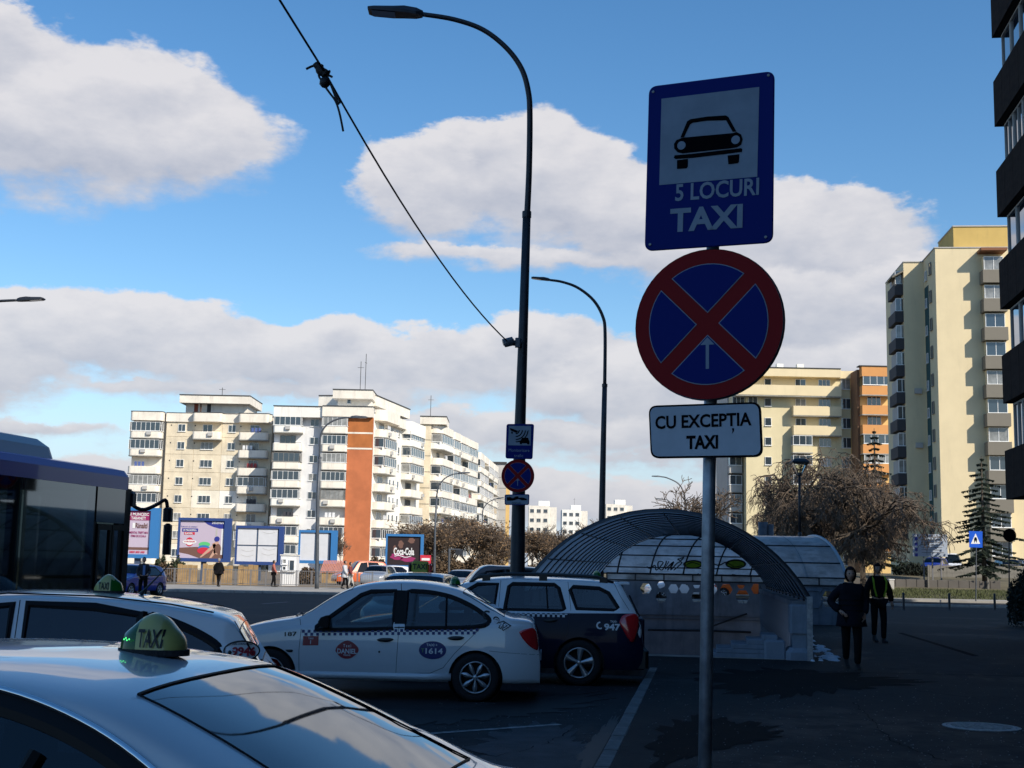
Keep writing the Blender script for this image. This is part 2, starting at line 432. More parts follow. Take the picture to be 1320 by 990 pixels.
    def window(s, poly, name='window', both=True, glass=None, frame=.035, chrome=False):
        """call before build(): cut; the panes come from finish_windows()"""
        if not hasattr(s, 'wins'): s.wins = []
        pl = [(p.x, p.y) for p in scurve([(a, b, 0) for a, b in poly + [poly[0]]], 4)[:-1]]
        if isinstance(name, tuple): pl = poly; name = name[0]
        s.holes.append(pl); s.wins.append((pl, name, both, glass, frame, chrome))
    def finish_windows(s):
        for pl, name, both, gm, fr, chrome in getattr(s, 'wins', []):
            n = len(pl); area = sum(pl[i][0] * pl[(i + 1) % n][1] - pl[(i + 1) % n][0] * pl[i][1] for i in range(n))
            sg = 1 if area > 0 else -1
            def outl(d):
                o = []
                for i in range(n):
                    a, b = Vector(pl[i - 1]), Vector(pl[(i + 1) % n]); t = (b - a).normalized(); o.append((pl[i][0] + t.y * d * sg, pl[i][1] - t.x * d * sg))
                return o
            for side in ((-1, 1) if both else (-1,)):
                g = MB().flat([outl(.018)], lambda a, b: s.pt(a, b, side, -.005)); go = obj(name, g, gm or s.glass, s.root, smooth=False)
                i_, o_ = outl(-.022), outl(fr)
                f = MB(); f.add([s.pt(a, b, side, .0) for a, b in i_] + [s.pt(a, b, side, .008) for a, b in pl] + [s.pt(a, b, side, .003) for a, b in o_],
                                [(k * n + i, k * n + (i + 1) % n, (k + 1) * n + (i + 1) % n, (k + 1) * n + i) for k in (0, 1) for i in range(n)])
                obj('window_seal', f, m_trim, go)
                if chrome and side == -1:
                    c_ = outl(fr + .006); c2 = MB(); c2.tube([s.pt(a, b, side, .008) for a, b in c_ + [c_[0]]], .009, 6); obj('chrome_strip', c2, m_chrome, go, smooth=True)
    def arch(s, q, r, z=.31):
        pl = ell(q, z, r, r, 40); s.holes.append(pl)
        if not hasattr(s, 'arches'): s.arches = []
        s.arches.append((q, r, z))
    def finish_wheels(s, rt=.31, rr=.20, style='petal', wz=.31):
        for q, r, z in s.arches:
            for side in (-1, 1):
                y0 = s.sy(q, .5)
                b = MB(); n = 28; x = s.X(q)      # dark liner behind the wheel
                vs = [(x + r * 1.01 * math.cos(PI * 2 * i / n), side * yy, z + r * 1.01 * math.sin(PI * 2 * i / n)) for yy in (y0 - .012, y0 - .34) for i in range(n)]
                b.add(vs, [(i, (i + 1) % n, n + (i + 1) % n, n + i) for i in range(n)] + [tuple(range(n, 2 * n))])
                obj('wheel_arch', b, m_inner, s.root)
                wt = bpy.data.objects.new('wheel', wheel_mesh(rt)); wt.location = (x, side * (y0 - .115), wz)
                if side > 0: wt.rotation_euler = (0, 0, PI)
                link(wt, s.root)
                if not wt.data.materials: wt.data.materials.append(m_rubber)
                cap = bpy.data.objects.new('hubcap', cap_mesh(rr, style)); link(cap, wt)
                if not cap.data.materials: cap.data.materials.append(m_rim)
    def seam(s, pts, side=-1, wd=.006, name='door_gap', mt=None, off=.0012):
        b = MB(); pts = [Vector(p) for p in pts]; 
        dense = []
        for a, c in zip(pts, pts[1:]):
            k = max(1, int((c - a).length / .08)); dense += [a + (c - a) * i / k for i in range(k)]
        dense.append(pts[-1]); vs = []
        for i, p in enumerate(dense):
            t = (dense[min(i + 1, len(dense) - 1)] - dense[max(i - 1, 0)]).normalized(); nx, nz = -t.y, t.x
            for d in (-wd / 2, wd / 2):
                q, z = p.x + nx * d, p.y + nz * d; vs.append(s.pt(q, z, side, off))
        b.add(vs, [(2 * i, 2 * i + 1, 2 * i + 3, 2 * i + 2) for i in range(len(dense) - 1)])
        return obj(name, b, mt or m_seam, s.root)
    def decal(s, loops, mt, name, side=-1, off=.005, parent=None):
        b = MB()
        for lp in loops: b.flat([lp], lambda a, c: s.pt(a, c, side, off))
        return obj(name, b, mt, parent or s.root)
    def text(s, txt, q, z, size, mt, name='lettering', rot=0, width=None, bold=.02, off=.008, parent=None, side=-1):
        b = textmb(MB(), txt, size, lambda a, c: s.pt(a, c, side, off), bold, width, rot, q, z)
        return obj(name, b, mt, parent or s.root)
    def blob(s, poly, name, mt, th=.03, sides=(-1, 1), label=None):   # lamp glass or handle standing proud of the side
        for sd in sides:
            pl = [(p.x, p.y) for p in scurve([(a, c, 0) for a, c in poly + [poly[0]]], 4)[:-1]]; n = len(pl)
            cx = sum(p[0] for p in pl) / n; cz = sum(p[1] for p in pl) / n; b = MB(); rings = []
            for k, o in ((1.0, -.004), (.97, th * .7), (.8, th), (0.0, th)):
                for a, c in pl: rings.append(s.pt(cx + (a - cx) * k, cz + (c - cz) * k, sd, o))
            b.add(rings, [(k * n + i, k * n + (i + 1) % n, (k + 1) * n + (i + 1) % n, (k + 1) * n + i) for k in range(3) for i in range(n)]); b.sm = True
            obj(name, b, mt, s.root, label=label)
    def seats(s, rows):
        for q, zt in rows:
            for y in (-.36, .36):
                b = MB(); x = s.X(q)
                vs = []
                for z, dx, hw, th in ((.45, 0, .24, .06), (.75, .06, .25, .07), (zt, .16, .20, .05), (zt + .05, .17, .12, .03), (zt + .08, .175, .12, .04), (zt + .22, .20, .11, .035)):
                    vs += [(x + dx - th, y - hw, z), (x + dx + th, y - hw, z), (x + dx + th, y + hw, z), (x + dx - th, y + hw, z)]
                b.add(vs, [(4 * k + i, 4 * k + (i + 1) % 4, 4 * k + 4 + (i + 1) % 4, 4 * k + 4 + i) for k in range(5) for i in range(4)] + [(20, 21, 22, 23)])
                obj('seat', b, m_seat, s.root)
WM = {}
def wheel_mesh(r):
    if r not in WM:
        w_ = .10; b = MB().lathe([(r * .62, -w_ + .01), (r * .80, -w_ - .008), (r * .95, -w_), (r, -w_ + .03), (r * 1.0, w_ - .03), (r * .95, w_), (r * .6, w_), (0.01, w_)], 36, 'y')
        b.sm = True; WM[r] = b.mesh('wheel')
    return WM[r]
def cap_mesh(r, style):
    if (r, style) in WM: return WM[r, style]
    b = MB(); y0 = -.098
    n = 7 if style == 'petal' else 5
    b.lathe([(r, y0 + .02), (r * 1.02, y0 - .01), (r * .98, y0 - .016), (r * .93, y0 - .010), (r * .90, y0 + .03)], 40, 'y')
    b.lathe([(0.005, y0 - .016), (r * .13, y0 - .016), (r * .2, y0 - .006), (r * .22, y0 + .02)], 24, 'y')
    for k in range(n):
        a = 2 * PI * k / n + .2
        if style == 'petal': prof = [(.14, .035), (.35, .10), (.60, .155), (.80, .13), (.94, .05)]
        else: prof = [(.14, .10), (.35, .13), (.60, .17), (.80, .21), (.95, .26)]
        vs = []
        for t, hw in prof:
            for sx, dy in ((-hw, .006), (-hw * .55, -.008), (hw * .55, -.008), (hw, .006)):
                x, z = r * t, r * sx
                vs.append((x * math.cos(a) - z * math.sin(a), y0 - .012 * (1 - .3 * t) + dy, x * math.sin(a) + z * math.cos(a)))
        b.add(vs, [(4 * i + j, 4 * i + j + 1, 4 * i + 5 + j, 4 * i + 4 + j) for i in range(len(prof) - 1) for j in range(3)])
    b.sm = True; WM[r, style] = b.mesh('hubcap'); return WM[r, style]
def roof_lamp(root_label, loc, rz, Lw=.22, H=.115, text_both=True, group=None, lit=True, red_end=False):
    """magnetic taxi lamp standing on a roof: long axis x, text on the -y side"""
    r = thing('taxi_lamp', root_label, 'taxi sign', loc, rz, group)
    n = 20; prof = [(-1, 0.0), (-.97, .22), (-.85, .50), (-.65, .64), (-.45, .78), (-.25, .92), (0, 1.0), (.25, .95), (.45, .82), (.62, .66), (.8, .50), (.94, .30), (1, 0.0)]
    def hw(t, z): return .055 * (1 - abs(t) ** 3.2) ** .5 * (1 - .55 * z ** 1.6)
    b = MB(); vs = []
    m_ = 9
    for t, h in [(p.x, p.y) for p in scurve([(a, c, 0) for a, c in prof], 2)]:
        h = max(h, 0.01)
        for k in range(m_):
            a = PI * k / (m_ - 1); yy = -math.cos(a); zz = math.sin(a) ** .7
            wd = .062 * max(0, 1 - abs(t) ** 3) ** .5 + .004
            vs.append((t * Lw / 2, yy * wd * (1 - .25 * zz * 0), zz * h * H))
    k = len(vs) // m_
    fsA = [(i * m_ + j, (i + 1) * m_ + j, (i + 1) * m_ + j + 1, i * m_ + j + 1) for i in range(k - 1) for j in range(m_ - 1)]
    cut = int(k * .40)
    shell = [f for f in fsA if f[0] // m_ >= cut]; front = [f for f in fsA if f[0] // m_ < cut and (vs[f[0]][2] < H * .70)]
    shell += [f for f in fsA if f not in front and f not in shell]
    for nm, fs, mt in (('shell', shell, mat('taxi_lamp_yellow', (.42, .40, .12), .35, coat=.6)), ('lens', front, mat('taxi_lamp_green', (.002, .030, .010), .2, coat=.25, spec=.3, emit=(.03, .8, .1), estr=.02 if lit else .01))):
        if not fs: continue
        bb = MB(); us = sorted(set(i for f in fs for i in f)); mp = {u: i for i, u in enumerate(us)}
        bb.v = [vs[u] for u in us]; bb.f = [tuple(mp[i] for i in f) for f in fs]; bb.sm = True; obj(nm, bb, mt, r)
    bb = MB().prism(ell(0, 0, Lw / 2 + .012, .072, 28), -.012, .006); obj('base', bb, m_rubber, r)
    def fn(a, c):
        t = a / (Lw / 2); h = 0
        pr = [(p[0], p[1]) for p in prof]; h = interp(pr, t) * H
        zz = min(.999, max(0.0, c / h)); aa = math.asin(min(1, zz ** (1 / .7))); wd = .062 * max(0, 1 - abs(t) ** 3) ** .5 + .004
        return (a, -math.cos(aa) * wd - .007, c)
    if lit:
        le = MB()
        for i, (x, z) in enumerate(((-.070, .034), (-.062, .038), (-.056, .032), (-.047, .035))):
            p_ = fn(x * Lw / .22, z); le.lathe([(0.0005, .0035), (.0022, .001), (.0022, -.001), (.0005, -.0022)], 8, 'z', p_)
        obj('light_emitting_diode', le, mat('green_led', (.1, .9, .3), .4, emit=(.10, 1, .25), estr=1.2), r)
    vs2, fs2 = text2d('TAXI', .054, .022, .078)
    for sgn in (-1, 1):
        tb = MB().add([(lambda p: (p[0] * (1 if sgn < 0 else -1) * 1.0 if sgn < 0 else p[0], p[1] * (-sgn) if sgn > 0 else p[1], p[2]))(fn(x * (-sgn) + .024, y + .040)) for x, y in vs2], fs2)
        obj('lettering', tb, mat('black_print', (.01, .01, .01), .5), r)
    return r
m_print = mat('black_print', (.01, .01, .01), .5); m_blue = mat('blue_print', (.012, .02, .16), .4); m_redp = mat('red_print', (.32, .02, .03), .4); m_wprint = mat('white_print', (.75, .75, .78), .4)
def handle(c, q, z, sides=(-1, 1), w_=.11, mt=None):
    c.blob([(q - w_, z), (q - w_ * .5, z + .022), (q + w_ * .5, z + .026), (q + w_, z + .01), (q + w_ * .5, z - .02), (q - w_ * .5, z - .024)], 'door_handle', mt or m_blackpl, .022, sides)
def mirror(c, q, z, mt):
    for sd in (-1, 1):
        b = MB(); x, y, _ = c.pt(q, z, sd, 0)
        vs = []
        for k, (dx, h, dz) in enumerate(((-.09, .02, 0), (-.06, .06, .01), (0, .075, .02), (.03, .075, .02), (.035, .06, .02))):
            for yy in (.03, .20): vs += [(x + dx, y + sd * yy, z + dz - h), (x + dx, y + sd * yy, z + dz + h)]
        b.add(vs, [f for k in range(4) for f in ((4 * k, 4 * k + 4, 4 * k + 5, 4 * k + 1), (4 * k + 2, 4 * k + 3, 4 * k + 7, 4 * k + 6), (4 * k + 1, 4 * k + 5, 4 * k + 7, 4 * k + 3), (4 * k, 4 * k + 2, 4 * k + 6, 4 * k + 4))] + [(0, 1, 3, 2), (16, 18, 19, 17)])
        b.box(x - .03, x + .02, min(y - sd * .02, y + sd * .05), max(y - sd * .02, y + sd * .05), z - .04, z)
        b.sm = False; obj('mirror', b, mt, c.root)
def checks(c, q0, q1, zf, sz=.044, rows=2, mt=None, inv=0):
    loops = []; n = int((q1 - q0) / sz)
    for i in range(n):
        for r in range(rows):
            if (i + r + inv) % 2 == 0:
                q = q0 + i * sz; z = zf(q) - r * sz; loops.append([(q, z - sz), (q + sz, z - sz), (q + sz, z), (q, z)])
    c.decal(loops, mt or m_blue, 'checker_stripe')
def phone(c, q, z, size, mt, rot=0.0, off=.008):       # handset mark
    pl = []
    for a in range(100, 261, 20): pl.append((math.cos(math.radians(a)), math.sin(math.radians(a))))
    inn = [(.62 * x + .05, .62 * y) for x, y in pl[::-1]]
    o = [(pl[0][0] + .45, pl[0][1] + .02)] + pl + [(pl[-1][0] + .45, pl[-1][1] - .02), (pl[-1][0] + .5, pl[-1][1] + .38)] + inn + [(pl[0][0] + .5, pl[0][1] - .38)]
    cs, sn = math.cos(rot), math.sin(rot)
    c.decal([[(q + size * (x * cs - y * sn), z + size * (x * sn + y * cs)) for x, y in o]], mt, 'phone_mark', off=off)
# ------------------------------------------------------------------ the taxis in the rank
def place(px, py, lx, ly, rz, z=0.0):
    g = G(px, py, z); c, s_ = math.cos(rz), math.sin(rz); return (g.x - (lx * c - ly * s_), g.y - (lx * s_ + ly * c), z)
def on_roof(c, q, y=0.0):
    r = c.root; a = r.rotation_euler.z; x = c.X(q); return (r.location.x + x * math.cos(a) - y * math.sin(a), r.location.y + x * math.sin(a) + y * math.cos(a), r.location.z + c.tz(q) + .008)
def plate_(c, q, z, txt):
    x = c.X(q); b = MB(); e = .012 if q > 1 else -.012
    b.box(min(x, x + e), max(x, x + e), -.26, .26, z - .055, z + .055); o = obj('number_plate', b, m_wprint, c.root)
def rearlight(c, poly, label=None, th=.02): c.blob(poly, 'tail_light', m_redglass, th, label=label)
# --- white sedan, side on, in the middle of the picture
rz = math.radians(-1.5); L = 4.25; rw = 3.43
C1 = Car('taxi', 'white sedan taxi seen side on, red round sticker and blue oval on its doors', place(612, 905, rw - L / 2, -.84, rz), rz, L, 1.74,
    [(0, .52), (.03, .66), (.12, .76), (.35, .86), (.7, .955), (1.05, 1.015), (1.22, 1.08), (1.55, 1.30), (1.85, 1.435), (2.2, 1.495), (2.6, 1.505), (3.0, 1.46), (3.25, 1.39), (3.6, 1.20), (3.82, 1.085), (3.95, 1.065), (4.10, 1.045), (4.17, .99), (4.21, .80), (4.24, .66), (4.25, .50)],
    [(0, .7), (1.1, .90), (2.2, .925), (3.4, .965), (3.8, .98), (4.3, .95)], ws=(1.18, 1.80), rg=(3.24, 3.78), tumble=.36, glass=m_glass)
C1.window([(1.36, .865), (1.38, .885), (1.66, 1.10), (1.93, 1.30), (2.05, 1.345), (2.36, 1.362), (2.36, 1.1), (2.36, .90), (1.9, .875)], ('window',))
C1.window([(2.52, .905), (2.52, 1.15)] + [(p.x, p.y) for p in scurve([(2.52, 1.362, 0), (2.80, 1.352, 0), (3.08, 1.30, 0), (3.33, 1.20, 0), (3.52, 1.085, 0), (3.585, 1.02, 0), (3.53, .965, 0), (3.36, .93, 0)], 4)], ('window',))
C1.arch(.80, .345, .30); C1.arch(rw, .345, .30)
C1.build(); C1.finish_windows(); C1.finish_wheels(.305, .198, 'petal', .305)
C1.seats([(2.2, 1.02), (3.1, 1.0)])
C1.seam([(1.16, .99), (1.19, .86), (1.175, .6), (1.185, .34)]); C1.seam([(2.44, .93), (2.42, .34)]); C1.seam([(1.18, .34), (2.6, .34), (2.86, .35), (3.02, .42), (3.16, .6), (3.46, .90), (3.52, .97)])
C1.seam([(4.23, .60), (3.85, .62), (3.6, .64)], wd=.004); C1.seam([(2.44, 1.37), (2.43, 1.46)], wd=.008)
C1.decal([[(2.38, .90), (2.51, .905), (2.51, 1.375), (2.38, 1.375)]], m_trim, 'door_pillar', off=.003); C1.decal([[(2.38, .90), (2.51, .905), (2.51, 1.375), (2.38, 1.375)]], m_trim, 'door_pillar', side=1, off=.003)
b = MB(); b.tube([C1.pt(3.04, .93, -1, .012), C1.pt(3.03, 1.33, -1, .006)], .013, 6); obj('window_divider', b, m_trim, C1.root)
for sd in (-1, 1):
    b = MB(); b.tube([C1.pt(q, .30, sd, -.01) for q in (1.1, 1.6, 2.2, 2.8, 3.12)], .05, 8); obj('sill', b, m_white, C1.root, smooth=True)
handle(C1, 2.27, .75); handle(C1, 3.17, .79)
mirror(C1, 1.52, .95, m_trim)
checks(C1, 1.20, 3.46, lambda q: .855 + (q - 1.2) * .028, .037)
C1.decal([[(1.22, .66), (1.42, .665), (1.42, .78), (1.22, .775)]], m_redp, 'red_sticker'); C1.text('1', 1.32, .705, .05, m_wprint); C1.text('TAXI', 1.32, .75, .022, m_wprint)
dpl = [(p.x, p.y) for p in scurve([(1.64, .60, 0), (1.67, .67, 0), (1.79, .735, 0), (1.91, .67, 0), (1.935, .60, 0), (1.86, .525, 0), (1.79, .505, 0), (1.71, .525, 0), (1.64, .60, 0)], 4)[:-1]]
C1.decal([dpl], m_redp, 'round_sticker'); C1.text('DANIEL', 1.79, .60, .062, m_wprint, width=.25, bold=.03); C1.text('T a x i', 1.79, .668, .04, m_wprint, width=.10); C1.text('TRANS', 1.79, .55, .022, m_wprint)
ovl = ell(2.88, .635, .175, .112); C1.decal([ovl], m_blue, 'oval_sticker', off=.005)
C1.text('1614', 2.90, .625, .072, m_wprint, width=.22, bold=.025); C1.text('TAXI +', 2.87, .70, .032, m_wprint, width=.14); C1.text('T', 2.755, .63, .05, mat('green_print', (.1, .3, .12), .5))
C1.text('187', 1.06, .80, .055, m_print, width=.155, rot=.06)
phone(C1, 3.555, 1.09, .055, m_print, -.5); C1.text('947', 3.74, .975, .115, m_print, width=.25, rot=-.52, bold=.07); C1.text('947', 3.74, .975, .085, m_wprint, width=.215, rot=-.52, off=.011, bold=.0)
rearlight(C1, [(3.97, .885), (4.05, .92), (4.17, .93), (4.215, .80), (4.215, .66), (4.12, .70), (4.02, .80)])
C1.blob([(1.0, .60), (1.09, .605), (1.09, .575), (1.03, .575)], 'side_lamp', m_blackpl, .01)
C1.blob([(.10, .60), (.32, .78), (.44, .80), (.40, .68), (.2, .60)], 'headlight', m_clearlamp, .012)
C1.blob([(2.185, .60), (2.20, .615), (2.215, .60), (2.20, .585)], 'key_lock', m_blackpl, .006, (-1,))
b = MB(); b.tube([(C1.X(1.70), 0, C1.tz(1.75)), (C1.X(1.70) - .0, 0, C1.tz(1.75) + .05)], [.02, .006], 8); obj('aerial', b, m_blackpl, C1.root)
for sd in (-1, 1):
    b = MB(); b.tube([(C1.X(1.02), sd * .1, 1.03), (C1.X(1.08), sd * .6, 1.025)], .012, 6); obj('wiper', b, m_blackpl, C1.root)
plate_(C1, L, .55, '')
roof_lamp('small taxi lamp with green lens on the roof of the side-on white sedan', on_roof(C1, 3.08, .1), rz + PI / 2 + .35, .20, .11, lit=False)
# --- two-tone estate behind it
rz = math.radians(-3); L = 4.55; rw = 3.60
C2 = Car('taxi', 'tall two-tone taxi estate, white above and navy below, with black roof rails', place(746, 884, rw - L / 2, -.85, rz), rz, L, 1.76,
    [(0, .55), (.03, .72), (.15, .84), (.4, .92), (.9, 1.0), (1.15, 1.06), (1.45, 1.25), (1.75, 1.42), (2.0, 1.50), (2.5, 1.56), (3.2, 1.56), (3.8, 1.545), (4.12, 1.52), (4.22, 1.48), (4.34, 1.27), (4.47, 1.02), (4.52, .80), (4.55, .55)],
    [(0, .75), (1.2, 1.0), (4.5, 1.06)], ws=(1.15, 1.85), rg=(4.24, 4.45), tumble=.30, glass=m_glass, plan=(.55, .24, .4, .10), lower=True, lowmat=m_navy)
C2.window([(1.62, 1.08), (1.92, 1.33), (2.08, 1.43), (2.37, 1.44), (2.33, 1.08)], ('window',))
C2.window([(2.50, 1.08), (2.55, 1.41), (2.60, 1.445), (3.22, 1.445), (3.28, 1.40), (3.37, 1.10), (3.33, 1.075), (2.53, 1.075)], ('window',))
C2.window([(3.56, 1.11), (3.46, 1.38), (3.50, 1.42), (3.88, 1.405), (4.02, 1.34), (4.16, 1.13), (4.10, 1.10)], ('window',))
C2.arch(.85, .37, .33); C2.arch(rw, .37, .33)
C2.build(); C2.finish_windows(); C2.finish_wheels(.33, .218, 'spoke', .33); C2.seats([(2.3, 1.08), (3.15, 1.05)])
b = MB(); 
for q0, q1, z0 in ((4.475, 4.56, .98),): b.bbox(C2.X(q0), C2.X(q1), -.70, .70, .38, z0, .02)
obj('tailgate', b, m_navy, C2.root)
b = MB(); b.bbox(C2.X(4.40), C2.X(4.62), -.80, .80, .26, .56, .05); obj('rear_bumper', b, m_blackpl, C2.root)
for sd in (-1, 1):
    b = MB(); q_ = [1.95, 2.1, 2.5, 3.2, 3.85, 4.1]; b.tube([(C2.X(q), sd * (C2.sy(q, 1.47) - .05), C2.tz(q) + (.035 if 0 < i < 5 else -.03)) for i, q in enumerate(q_)], .024, 8); obj('roof_rail', b, m_blackpl, C2.root, smooth=True)
    for q in (2.2, 3.05, 3.95):
        b = MB().box(C2.X(q) - .06, C2.X(q) + .06, sd * (C2.sy(q, 1.47) - .03) - .02, sd * (C2.sy(q, 1.47) - .03) + .02, 1.46, C2.tz(q) + .03)
        obj('rail_foot', b, m_blackpl, C2.root)
b = MB(); b.bbox(C2.X(4.12), C2.X(4.34), -.62, .62, 1.475, 1.505, .01); obj('spoiler', b, m_white, C2.root)
C2.seam([(2.42, 1.50), (2.40, 1.1), (2.40, .4)]); C2.seam([(3.42, 1.50), (3.47, 1.1), (3.42, .75), (3.22, .4)]); C2.seam([(4.10, 1.50), (4.2, 1.3), (4.33, 1.10)])
b = MB(); b.tube([C2.pt(3.13, 1.09, -1, .006), C2.pt(3.10, 1.44, -1, .004)], .014, 6); obj('window_divider', b, m_trim, C2.root)
handle(C2, 3.17, .93, mt=m_blackpl); handle(C2, 2.2, .93); mirror(C2, 1.62, 1.1, m_trim)
checks(C2, 2.42, 3.42, lambda q: 1.055, .037, mt=m_wprint)
phone(C2, 3.90, .875, .055, m_wprint, .25); C2.text('947', 4.08, .855, .10, m_wprint, width=.24, bold=.04); C2.text('TAXI-', 4.10, .935, .03, m_wprint, width=.10)
rearlight(C2, [(4.18, .92), (4.24, 1.03), (4.44, 1.05), (4.47, .90), (4.40, .66), (4.32, .68)], th=.035)
C2.blob([(4.455, .78), (4.50, .90), (4.505, .75), (4.49, .70)], 'reversing_light', m_clearlamp, .01)
plate_(C2, L, .70, '')
b = MB(); b.tube([(C2.X(4.36), 0, 1.30), (C2.X(4.50), -.3, 1.0)], .014, 6); obj('rear_wiper', b, m_blackpl, C2.root)
roof_lamp('green-ended taxi lamp on the back of the railed estate roof', on_roof(C2, 3.86, .25), rz + PI / 2, .2, .12, lit=False)
# --- white hatchback taxi between the nearest sedan and the side-on one
rz = math.radians(9); L = 4.15; 
pr = P(355, 850, 9.75)
C3 = Car('taxi', 'white hatchback taxi with a 9946 sticker on its rear corner, behind the nearest sedan', (pr.x - math.cos(rz) * L / 2 + .06, pr.y - math.sin(rz) * L / 2 + .35, 0), rz, L, 1.72,
    [(0, .55), (.03, .72), (.15, .82), (.5, .93), (.95, 1.02), (1.1, 1.08), (1.5, 1.32), (1.75, 1.42), (2.2, 1.475), (2.8, 1.465), (3.2, 1.43), (3.55, 1.375), (3.74, 1.325), (3.79, 1.26), (3.92, 1.06), (4.02, .93), (4.12, .84), (4.15, .6)],
    [(0, .7), (1.1, .95), (2.5, 1.0), (3.4, 1.07), (3.7, 1.12), (4.1, 1.0)], ws=(1.12, 1.72), rg=(3.79, 3.95), tumble=.36, glass=m_dglass, plan=(.6, .26, .5, .13))
C3.window([(1.38, .97), (1.9, 1.34), (2.25, 1.385), (2.25, .98)], ('window',))
C3.window([(2.36, .99), (2.36, 1.39), (2.8, 1.375), (3.1, 1.33), (3.1, 1.02)], ('window',))
C3.window([(3.16, 1.03)] + [(p.x, p.y) for p in scurve([(3.16, 1.325, 0), (3.30, 1.29, 0), (3.50, 1.21, 0), (3.64, 1.125, 0), (3.62, 1.075, 0), (3.45, 1.04, 0)], 4)], ('window',))
C3.arch(.82, .34, .30); C3.arch(3.32, .34, .30)
C3.build(); C3.finish_windows(); C3.finish_wheels(.305, .19, 'petal', .305); C3.seats([(2.1, 1.02), (3.0, 1.0)])
b = MB(); b.tube([C3.pt(3.13, .95, -1, .001), C3.pt(3.13, 1.35, -1, .001)], .03, 6); obj('door_pillar', b, m_trim, C3.root)
C3.seam([(2.3, 1.42), (2.3, .4)]); C3.seam([(3.75, 1.30), (3.93, 1.02)]); handle(C3, 2.95, .9)
for sd in (-1, 1):
    b = MB(); b.tube([(C3.X(q), sd * (C3.sy(q, C3.tz(q) - .055) - .085), C3.tz(q) - .012) for q in (1.8, 2.2, 2.8, 3.3, 3.6)], .006, 5); obj('roof_gutter', b, m_trim, C3.root)
el_ = ell(3.81, 1.10, .12, .065); C3.decal([el_], m_wprint, 'oval_sticker', off=.003)
b = MB(); b.tube([C3.pt(a, c_, -1, .006) for a, c_ in el_ + [el_[0]]], .005, 4); obj('sticker_edge', b, m_print, C3.root)
C3.text('9946', 3.825, 1.097, .062, m_redp, width=.16, bold=.04); C3.text('TAXI COBALCESCU', 3.81, 1.147, .013, m_print, width=.14); C3.blob([(3.715, 1.09), (3.73, 1.105), (3.745, 1.09), (3.73, 1.075)], 'sticker_dot', m_print, .004, (-1,))
rearlight(C3, [(3.78, .86), (3.86, .93), (4.02, .94), (4.06, .88), (4.08, .74), (3.95, .80)])
C3.blob([(3.98, .80), (4.09, .84), (4.10, .72), (4.02, .70)], 'reversing_light', m_clearlamp, .012); mirror(C3, 1.5, 1.0, m_white); plate_(C3, L, .62, '')
b = MB(); q = 3.02; b.tube([(C3.X(q), .05, C3.tz(q)), (C3.X(q) + .03, .05, C3.tz(q) + .04), (C3.X(q) + .21, .05, C3.tz(q) + .24)], [.022, .008, .003], 8); obj('aerial', b, m_blackpl, C3.root)
roof_lamp('yellow-green taxi lamp on the roof of the white hatchback', on_roof(C3, 2.80, -.05), rz + PI - .1, .21, .125, lit=False)
# --- the nearest car: white saloon cut off by the lower left corner
rz = math.radians(-9.5); L = 4.85; qg = 3.50
pg = P(278, 877, 3.92)
x_, a_ = qg - L / 2, rz
C4 = Car('taxi', 'nearest white saloon taxi, its sloping rear window reflecting the sky', (pg.x - x_ * math.cos(a_), pg.y - x_ * math.sin(a_), 0), rz, L, 1.84,
    [(0, .52), (.03, .68), (.15, .78), (.5, .88), (1.1, .98), (1.45, 1.03), (1.6, 1.12), (1.95, 1.32), (2.2, 1.405), (2.6, 1.455), (3.0, 1.455), (3.3, 1.43), (3.5, 1.39), (3.75, 1.29), (4.0, 1.17), (4.15, 1.10), (4.25, 1.075), (4.5, 1.06), (4.72, 1.03), (4.80, .97), (4.84, .75), (4.85, .55)],
    [(0, .75), (1.5, .95), (3.0, .98), (3.8, 1.01), (4.8, .97)], ws=(1.55, 2.15), rg=(qg, 4.14), tumble=.48, crown=.060, gk=(2, 5), glass=m_dglass, step=.035, plan=(.7, .26, .6, .17))
C4.window([(1.9, 1.0), (2.2, 1.22), (2.42, 1.35), (2.72, 1.385), (2.70, 1.0)], ('window',), glass=m_dglass)
C4.window([(2.82, 1.0)] + [(p.x, p.y) for p in scurve([(2.80, 1.385, 0), (3.05, 1.380, 0), (3.27, 1.350, 0), (3.48, 1.285, 0), (3.66, 1.195, 0), (3.76, 1.115, 0), (3.77, 1.055, 0), (3.70, 1.018, 0)], 5)], ('window',), glass=m_dglass, frame=.03, chrome=True)
C4.arch(.88, .36, .32); C4.arch(3.78, .36, .32)
C4.build(); C4.finish_windows(); C4.finish_wheels(.325, .23, 'spoke', .325); C4.seats([(2.55, .98), (3.3, .98)])
b = MB(); b.tube([C4.pt(3.26, .99, -1, .0), C4.pt(3.36, 1.26, -1, .002)], .02, 6); obj('window_divider', b, m_trim, C4.root)
C4.seam([(2.76, 1.0), (2.75, .4)]); handle(C4, 3.35, .84, mt=m_white); mirror(C4, 2.05, 1.02, m_white)
rearlight(C4, [(4.45, .90), (4.6, .95), (4.76, .93), (4.80, .80), (4.6, .78)]); plate_(C4, L, .72, '')
roof_lamp('large yellow taxi lamp lettered TAXI, green light glowing, on the nearest saloon roof', on_roof(C4, 3.255, .11), rz - .12, .208, .114)
